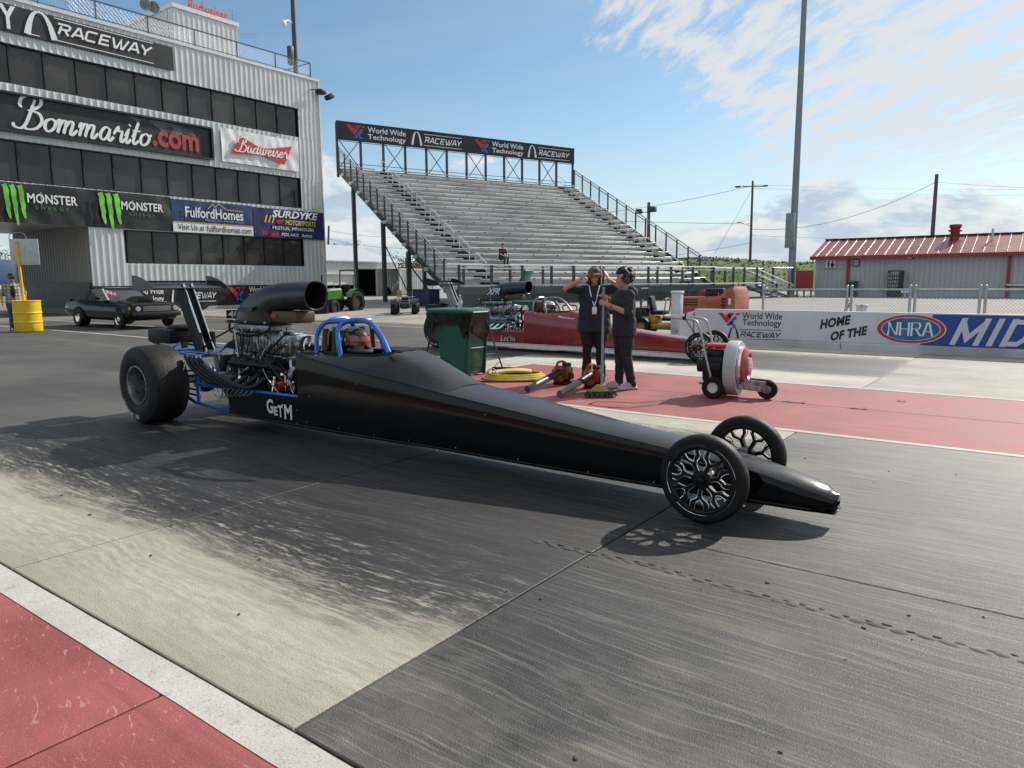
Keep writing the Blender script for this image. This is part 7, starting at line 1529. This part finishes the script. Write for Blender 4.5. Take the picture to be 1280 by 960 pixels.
for px, lab in ((809, 'silver bar-handled trolley left of the riding mower'),):
    t_ = thing('hand_trolley', lab, 'trolley', at(px, 414.)); q = MB()
    for s in (-1, 1): q.tube(bez([ax*.2*s, ax*.2*s+V((0, 0, .7)), ax*.17*s-ay*.1+V((0, 0, .95))], 4), .016, 8)
    for z in (.25, .5, .75): q.tube([-ax*.2+V((0, 0, z)), ax*.2+V((0, 0, z))], .012, 6)
    q.build('frame', alu, t_); q = MB(); q.rbox(V((0, 0, .42))-ay*.1, (.34, .2, .4), .05); q.build('engine', darkiron, t_); q = MB()
    for s in (-1, 1): q.lathe([(.03, -.03), (.1, -.03), (.11, 0), (.1, .03), (.03, .03)], ax*.26*s+V((0, 0, .11)), ax, 16, closed=True)
    q.build('wheels', rubber, t_)
pd_ = thing('utility_pedestal', 'white electrical pedestal between the mower and the barrier wall', 'pedestal', (atY(846.5, 380, 18.2).x, 18.2, 0)); q = MB(); q.rbox((0, 0, .58), (.26, .22, 1.2), .03); q.build('cabinet', mat('pale cabinet', (.50, .52, .56), .5), pd_); q = MB(); q.rbox((0, 0, 1.21), (.30, .26, .07), .025); q.build('cap', trim, pd_)
rlx = thing('ground_roller', 'short grey steel roller lying beside the barrier wall end', 'roller', at(857, 422.)); q = MB(); q.cyl(-ax*.28+V((0, 0, .16)), ax*.28+V((0, 0, .16)), .16, 20); q.build('drum', mat('dull grey drum', (.10, .105, .11), .5, metal=.3), rlx); q = MB(); q.tube([-ax*.32+V((0, 0, .16)), -ax*.32-ay*.25+V((0, 0, .2)), ax*.32-ay*.25+V((0, 0, .2)), ax*.32+V((0, 0, .16))], .016, 6); q.build('yoke', steel, rlx)
# towable compressor behind the wall
Yc = 19.5; ca_, cb_ = atY(849, 370, Yc), atY(928, 370, Yc); AC = thing('air_compressor', 'orange towable air compressor parked behind the barrier wall', 'compressor', ((ca_.x+cb_.x)/2, Yc, 0)); L_ = cb_.x-ca_.x; orc = mat('faded orange paint', (.33, .075, .04), .45, var=.2, vs=2, dirt=.2); z0, z1 = .45, 1.24
q = MB(); q.loft([[V((x, y, z)) for y, z in ((-.55, z0), (-.55, h-.10), (-.46, h), (.46, h), (.55, h-.10), (.55, z0))] for x, h in ((-L_/2, .98), (-L_/2+.06, 1.06), (L_*.18, 1.09), (L_*.26, 1.12), (L_*.38, 1.32), (L_*.46, 1.35), (L_/2-.03, 1.28), (L_/2, 1.16))]); q.build('hood', orc, AC)
for k in range(3): q = MB(); q.box((-L_*.22, -.555, 1.0-.07*k), (L_*.30, .02, .03)); q.build('louvre', interior, AC)
for k in range(4): q = MB(); q.box((L_*.33, -.555, 1.02-.08*k), (.12, .02, .045)); q.build('louvre', interior, AC)
q = MB(); q.box((L_*.42, -.556, .96), (.06, .012, .16)); q.build('sticker', ink_w, AC); q = MB(); q.rbox((0, 0, .40), (L_*1.0, .9, .10), .02); q.beam((-L_/2, 0, .42), (-L_/2-.9, 0, .42), .1, .1); q.build('trailer_frame', railk, AC)
for s in (-1, 1): q = MB(); q.lathe([(.15, -.1), (.3, -.1), (.33, -.06), (.33, .06), (.3, .1), (.15, .1)], (0.1, s*.66, .33), (0, 1, 0), 20, closed=True); q.build('wheel', rubber, AC)
q = MB()
for x in (.02, .13): q.cyl((L_*x, -.2, 1.05), (L_*x, -.2, 1.19), .09, 12)
q.rbox((L_*.05, .2, 1.19), (.5, .3, .22), .04); q.build('air_filter', darkiron, AC); q = MB(); q.tube(bez([(-.35, .2, 1.0), (-.35, .2, 1.18), (-.1, .2, 1.21), (.1, .3, 1.18)], 4), .04, 8); q.build('exhaust_pipe', redb, AC)

# ================================================================ vehicles in the pit road
def wheel(T, c, r, w, hub, ax_=(0, 1, 0), hr=.58):
    m = MB(); m.lathe([(r*hr, -w/2), (r*.9, -w/2), (r, -w*.3), (r, w*.3), (r*.9, w/2), (r*hr, w/2)], c, ax_, 24, closed=True); wo = m.build('wheel', rubber, T); m = MB(); m.lathe([(0, -w*.30), (r*.25, -w*.34), (r*.4, -w*.2), (r*hr*.9, -w*.36), (r*hr*1.02, -w*.46), (r*hr, w*.3), (0, w*.3)], c, ax_, 20); m.build('rim', hub, wo); return wo
cblk = mat('black car paint', (.0045, .005, .006), .13, spec=.25, var=.2); cglass = mat('car glass', (.03, .035, .04), .06, spec=.6)
MC = thing('muscle_car', 'black two-door muscle car with hood scoop parked before the tower', 'car', (-29.25, 12.8, 0)); hw_ = .90
def csec(x):
    b = itp(x, [-.45, -.3, .5, 1.2, 2.4, 3.6, 4.4, 4.7, 4.78], [.72, .82, .88, .90, .89, .89, .86, .80, .74]); z0 = itp(x, [-.45, .3, 4.4, 4.78], [.42, .28, .26, .36]); zt = itp(x, [-.45, -.3, .9, 1.4, 3.1, 3.3, 4.5, 4.72, 4.78], [.74, .90, .97, .96, .93, .95, .86, .80, .62])
    L_ = [(-b*.86, z0), (-b*.97, z0+.10), (-b, z0+(zt-z0)*.5), (-b*.97, z0+(zt-z0)*.72), (-b*.91, zt-.03), (-b*.80, zt), (-b*.4, zt+.02)]
    return [V((x, y, z)) for y, z in L_]+[V((x, -y, z)) for y, z in L_[::-1]]
q = MB(); q.loft([csec(x) for x in (-.45, -.4, -.3, 0., .3, .6, .9, 1.2, 1.6, 2., 2.4, 2.8, 3.1, 3.4, 3.8, 4.2, 4.5, 4.65, 4.74, 4.78)]); q.build('body', cblk, MC)
GRN = [(.25, .70, .95), (.85, .66, 1.14), (1.45, .61, 1.34), (1.9, .60, 1.375), (2.28, .60, 1.36), (2.55, .65, 1.22), (2.98, .73, .95)]
q = MB(); q.loft([[V((x, -.78, .93)), V((x, -wd-.02, z-.03)), V((x, -wd*.85, z)), V((x, wd*.85, z)), V((x, wd+.02, z-.03)), V((x, .78, .93))] for x, wd, z in GRN]); q.build('greenhouse', cglass, MC)
q = MB(); q.loft([[V((x, -wd-.012, z-.035)), V((x, -wd*.85, z+.012)), V((x, 0, z+.022)), V((x, wd*.85, z+.012)), V((x, wd+.012, z-.035))] for x, wd, z in ((.22, .70, .95), (.85, .66, 1.13), (1.45, .61, 1.34), (1.9, .60, 1.375), (2.33, .60, 1.345))], ring=False); q.build('roof', cblk, MC)
for s in (-1, 1):
    q = MB(); q.beam((2.33, s*.61, 1.33), (3.0, s*.74, .95), .05, .04); q.build('pillar', chrome if s < 0 else cblk, MC); q = MB(); q.beam((1.45, s*.635, 1.28), (1.35, s*.76, .95), .03, .10, (1, 0, 0)); q.build('pillar', cblk, MC)
    q = MB(); q.lathe([(.0, -.01), (.080, -.01), (.085, .02), (.06, .03), (.0, .02)], (4.76, s*.64, .68), (1, 0, 0), 18); q.build('headlight', mat('lamp glass', (.35, .36, .38), .12), MC)
    q = MB(); q.box((4.66, s*.885, .70), (.10, .02, .10)); q.build('side_lamp', mat('amber lamp', (.4, .25, .08), .3), MC); q = MB(); q.rbox((2.55, s*.93, 1.02), (.10, .16, .09), .03); q.build('mirror', cblk, MC)
    for x in (.98, 3.86): q = MB(); q.lathe([(0, 0), (.36, 0), (.36, .012), (0, .012)], (x, s*.865, .36), (0, s, 0), 28); q.build('arch_darkness', interior, MC)  # flat black discs stand in for the dark hollows round the wheels
    wheel(MC, (.98, s*.80, .36), .36, .34, chrome, (0, -s, 0)) if s < 0 else wheel(MC, (.98, .80, .36), .36, .34, chrome); 
    wheel(MC, (3.86, s*.83, .315), .315, .16, chrome, (0, -s, 0) if s > 0 else (0, 1, 0))
q = MB(); q.rbox((4.79, 0, .50), (.10, 1.66, .15), .04); q.build('front_bumper', mat('black bumper', (.012, .012, .013), .3), MC); q = MB(); q.rbox((4.765, 0, .68), (.03, .98, .17), .01); q.build('grille', mat('grille metal', (.06, .06, .065), .35, metal=.6), MC)
for k in range(5): q = MB(); q.box((4.785, 0, .615+.033*k), (.012, .96, .010)); q.build('grille_bar', chrome, MC)
q = MB(); q.loft([[V((x, -w_, z0)), V((x, -w_*.85, z1)), V((x, w_*.85, z1)), V((x, w_, z0))] for x, w_, z0, z1 in ((3.15, .30, .94, .96), (3.5, .30, .93, 1.06), (3.95, .30, .90, 1.10), (4.05, .28, .90, 1.08))]); q.build('hood_scoop', mat('satin scoop', (.010, .010, .011), .5), MC); q = MB(); q.rbox((4.06, 0, 1.0), (.02, .48, .11), .006); q.build('scoop_mouth', interior, MC)
q = MB(); pl = plane((2.62, -.66, 1.15), (.42, .9, -.32), (-.55, 0, .7), .38, .14, .03); q.poly([pl(0, 0), pl(1, 0), pl(1, 1), pl(0, 1)]); q.build('windscreen_number', mat('red decal', (.35, .05, .06), .5), MC); q = MB(); text(q, '321', plane((2.62, -.66, 1.15), (.42, .9, -.32), (-.55, 0, .7), .38, .14, .034), .1, .6, .9, 1.3); q.build('number', ink_w, MC)
q = MB(); q.rbox((-.45, 0, .52), (.10, 1.5, .15), .04); q.build('rear_bumper', chrome, MC); q = MB(); q.rbox((-.30, 0, .93), (.3, 1.3, .05), .02, 2, Matrix.Rotation(R(-14), 3, 'Y')); q.build('spoiler', cblk, MC)
# yellow barrel with sign
pb = at(36.5, 414.); YBm = mat('yellow barrel paint', (.68, .46, .010), .42, var=.08); BL = thing('sign_barrel', 'bright yellow steel barrel carrying a white sign on a yellow pole', 'barrel', pb)
q = MB(); pr = [(.0, 0), (.39, 0), (.40, .02)]
for k in range(3): z = .30*(k+1)-.0; pr += [(.395, z-.03), (.41, z-.01), (.41, z+.01), (.395, z+.03)] if k < 2 else []
q.lathe(pr+[(.395, .95), (.41, .97), (.405, 1.0), (.38, .985), (0, .98)], (0, 0, 0), (0, 0, 1), 32); q.build('drum', YBm, BL); q = MB(); q.tube([ax*-.08+V((0, 0, .95)), ax*-.14+V((0, 0, 2.9))], .045, 10); q.build('pole', YBm, BL)
q = MB(); M = Matrix.Rotation(math.atan2(ax.y, ax.x)+R(8), 3, 'Z'); q.rbox(V((0, 0, 2.55))+ax*.06+ay*.06, (.86, .03, .82), .01, 2, M); q.build('sign_panel', mat('white sign back', (.45, .46, .46), .5), BL); q = MB(); q.tube(bez([ax*-.35+V((0, 0, 2.95)), ax*-.3+V((0, 0, 3.12)), ax*.1+V((0, 0, 3.14)), ax*.2+V((0, 0, 2.95))], 4), .012, 6); q.build('wire_loop', steel, BL)
# far trailer glimpsed through the underpass
q = MB()
TR = thing('trailer', 'dark blue and white trailer seen far off through the underpass', 'trailer', (-75, atX(6, 350, -75).y, 0)); q.rbox((0, 0, 2.6), (2.5, 6, 2.2), .1); q.build('body', mat('blue trailer', (.10, .16, .28), .5), TR); q = MB(); q.rbox((0, 0, 1.1), (2.4, 6, .7), .1); q.build('skirt', ink_w, TR)
# tractor
grn = mat('tractor green', (.045, .16, .02), .35, var=.15, coat=.3); tp = at(424, 392.); TC = thing('tractor', 'green compact tractor with roll bar standing before the garage', 'tractor', tp, frame_rz(R(115)))
q = MB(); q.loft([[V((x, -w_, z0)), V((x, -w_, z1-.08)), V((x, -w_*.75, z1)), V((x, w_*.75, z1)), V((x, w_, z1-.08)), V((x, w_, z0))] for x, w_, z0, z1 in ((.1, .30, .75, 1.25), (.8, .30, .72, 1.22), (1.3, .28, .7, 1.16), (1.45, .24, .72, 1.05))]); q.build('hood', grn, TC); q = MB(); q.rbox((.3, 0, .55), (1.9, .42, .3), .06); q.build('chassis', darkiron, TC)
for s in (-1, 1):
    wheel(TC, (-.55, s*.62, .56), .56, .36, mat('yellow rim', (.035, .03, .012), .7, spec=.2), (0, 1, 0)); wheel(TC, (1.05, s*.55, .34), .34, .22, mat('yellow rim')); q = MB(); q.loft([[V((-.55+.62*math.cos(a), s*(.44 if j == 0 else .82), .60+.62*math.sin(a))) for a in [R(d) for d in range(20, 170, 15)]] for j in (0, 1)], ring=False); q.build('fender', grn, TC)
q = MB(); q.tube(bez([(-.75, -.48, .8), (-.78, -.48, 2.0), (-.78, -.36, 2.12), (-.78, .36, 2.12), (-.78, .48, 2.0), (-.75, .48, .8)], 4), .035, 8); q.build('roll_bar', railk, TC); q = MB(); q.rbox((-.42, 0, .98), (.42, .46, .12), .05); q.rbox((-.62, 0, 1.22), (.1, .44, .42), .04); q.build('seat', blacksatin, TC); q = MB(); q.tube([(.16, .18*math.cos(a), 1.38+.18*math.sin(a)) for a in [k*math.pi/8 for k in range(16)]], .014, 6, closed=True); q.build('steering_wheel', blacksatin, TC)
q = MB(); q.loft([[V((1.75+dx_, y, z)) for dx_, z in ((.0, .08), (.10, .0), (.22, .06), (.16, .42), (.06, .60), (.0, .40))] for y in (-.8, .8)]); q.beam((1.8, -.3, .35), (.9, -.28, .6), .1, .1); q.beam((1.8, .3, .35), (.9, .28, .6), .1, .1); q.build('front_bucket', blacksatin, TC); q = MB(); q.rbox((-1.3, 0, .5), (.45, .9, .45), .05); q.beam((-1.1, 0, .5), (-.6, 0, .5), .2, .15); q.build('ballast_box', darkiron, TC)
q = MB(); q.cyl((.95, -.22, 1.15), (.95, -.22, 1.9), .035, 8); q.build('exhaust_stack', darkiron, TC)
# ATV
ap = at(507, 395.); AV = thing('quad_bike', 'dark quad bike facing the track beside the grandstand', 'quad bike', ap, frame_rz(R(86)))
q = MB(); q.rbox((0, 0, .48), (1.3, .40, .28), .08); q.rbox((.0, 0, .66), (.5, .34, .14), .06); q.build('body', mat('dark quad plastic', (.025, .026, .032), .4), AV); q = MB(); q.rbox((-.3, 0, .78), (.65, .34, .12), .05); q.build('seat', blacksatin, AV)
for s in (-1, 1):
    for x in (-.6, .6): wheel(AV, (x, s*.46, .31), .31, .26, darkiron)
    for x in (-.6, .62): q = MB(); q.loft([[V((x+.42*math.cos(a), s*(.28 if j == 0 else .58), .40+.38*math.sin(a))) for a in [R(d) for d in range(25, 160, 15)]] for j in (0, 1)], ring=False); q.build('fender', mat('dark quad plastic'), AV)
    q = MB(); q.lathe([(0, 0), (.07, 0), (.06, -.04), (0, -.05)], (.78, s*.26, .72), (1, 0, 0), 12); q.build('headlight', mat('lamp glass'), AV); q = MB(); q.tube([(.28, s*.02, .98), (.2, s*.36, 1.02)], .016, 6); q.build('handlebar', railk, AV)
for x in (.62, -.72):
    q = MB()
    for k in range(6): q.tube([(x-.28+.1*k, -.36, .86), (x-.28+.1*k, .36, .86)], .012, 5)
    for s in (-1, 1): q.tube([(x-.3, s*.36, .86), (x+.25, s*.36, .86)], .014, 5)
    q.build('cargo_rack', steel, AV)
q = MB(); q.cyl((-.75, -.3, .86), (-.75, -.3, 1.16), .13, 14); q.build('cargo_bucket', mat('orange bucket', (.5, .22, .10), .5), AV)
# bare stand for cones etc near container: blue tote bin
q = MB(); q.rbox((0, 0, .55), (1.2, .9, 1.1), .06); q.rbox((0, 0, 1.12), (1.28, .98, .07), .03); o = q.build('storage_tote', mat('dark blue tote', (.02, .03, .07), .5)); o.location = at(533, 388.5); tag(o, 'dark blue storage tote beside the quad bike', 'tote')
# green bin by the restroom wall
bin_cart('green wheelie bin against the restroom wall', (rx(1066.5, 371).x, YB-.6, zr0), R(-90), False, False)
q = MB(); q.tube([(0, 0, 0), (.15, 0, .45), (.4, .0, .9)], .03, 6); q.tube([(.0, .1, 0), (.2, .1, .5), (.3, .1, .95)], .02, 6); o = q.build('folded_rail', steel); p_ = at_t(1043, 21); o.location = (p_, 21, .04); tag(o, 'thin bent metal stake leaning behind the fence', 'stake')
# dark patches of torn tape on the median
for (px, py, s_), lab in zip(((992, 503, .14), (1072, 511, .10), (1126, 502, .05)), ('black scrap of torn tape nearest the wheeled blower on the red median', 'grey scrap of tape in the middle of the red median', 'smallest dark scrap on the red median, farthest from the blower')):
    p_ = at(px, py); q = MB(); random.seed(px); q.loft([[V((s_*(k/5-.5)*2, .025*math.sin(k*2.1)-.02, .004+random.uniform(0, .012))) for k in range(6)], [V((s_*(k/5-.5)*2+.01, .025*math.sin(k*2.1)+.03, .004+random.uniform(0, .012))) for k in range(6)]], ring=False); o = q.build('tape_scrap', railk); o.location = p_+V((0, 0, .004)); tag(o, lab, 'scrap')
# ================================================================ trees far behind
leafm = mat('tree leaves', (.05, .09, .025), .8, var=.4, vs=1.2)
def tree(label, base, h, r, bare=False, n=900):
    T = thing('tree', label, 'tree', base); q = MB(); random.seed(int(h*100)); q.tube([(0, 0, 0), (.1, 0, h*.3), (0, .1, h*.55)], [.16, .12, .05], 8); tips = []
    for k in range(12 if bare else 9):
        a = k*2.4; z = h*(.3+.04*k); e = V((math.cos(a)*r*random.uniform(.5, 1), math.sin(a)*r*random.uniform(.5, 1), h*random.uniform(.6, 1.))); s_ = V((0, 0, z)); m_ = s_.lerp(e, .5)+V((0, 0, -.15)); q.tube([s_, m_, e], [.06, .035, .012], 5); tips.append(e)
        for j in range(5): e2 = m_.lerp(e, random.random())+V((random.uniform(-.5, .5), random.uniform(-.5, .5), random.uniform(.1, .6)))*r*.4; q.tube([m_.lerp(e, .3), e2], [.02, .006], 4); tips.append(e2)
    q.build('trunk', wood, T); c = MB()
    for k in range(n):
        t_ = random.choice(tips); p_ = t_+V((random.gauss(0, 1), random.gauss(0, 1), random.gauss(0, .8)))*r*(.13 if bare else .22); s_ = random.uniform(.06, .16)*(.8 if bare else 1.3); u_ = V((random.uniform(-1, 1), random.uniform(-1, 1), random.uniform(-1, 1))).normalized(); w_ = u_.cross(V((random.uniform(-1, 1), random.uniform(-1, 1), 1))).normalized(); c.add([p_-u_*s_, p_+w_*s_*.6, p_+u_*s_, p_-w_*s_*.6], [(0, 1, 2, 3)])
    tag(c.build('crown', leafm, T, smooth=False, fix=False), kind='stuff')
def far(px, py, d): p_ = CAM+ray(px, py)*d; return p_
for px, py, d, h, r, bare, lab in ((437, 340, 115, 7.4, 2.4, True, 'sparse small tree showing above the garage roof'), (512, 350, 105, 4.6, 3., False, 'round green tree behind the shipping container, left one'), (528, 350, 110, 4.0, 2.6, False, 'round green tree behind the shipping container, right one'), (915, 345, 110, 2.6, 1.8, False, 'low green shrub at the grandstand right end'), (1008, 338, 100, 2.8, 2., False, 'low green shrub beside the restroom block on the bank'), (2, 352, 120, 5.5, 4., False, 'green tree seen far through the tower underpass')):
    p_ = far(px, py, d); tree(lab, (p_.x, p_.y, 0), h+(1.2 if py > 345 else 2.2)*.5, r, bare, 500 if bare else 1300)
# flat roof line of a red-topped shed behind the container
p_ = far(523, 340, 80); q = MB(); q.rbox((0, 0, 1.4), (6, 3, 2.8), .05); SH = thing('red_shed', 'small shed with red roof edge behind the container', 'shed', (p_.x, p_.y, 0)); q.build('wall', gw, SH); q = MB(); q.rbox((0, 0, 3.), (6.4, 3.4, .4), .05); q.build('roof', rred, SH)
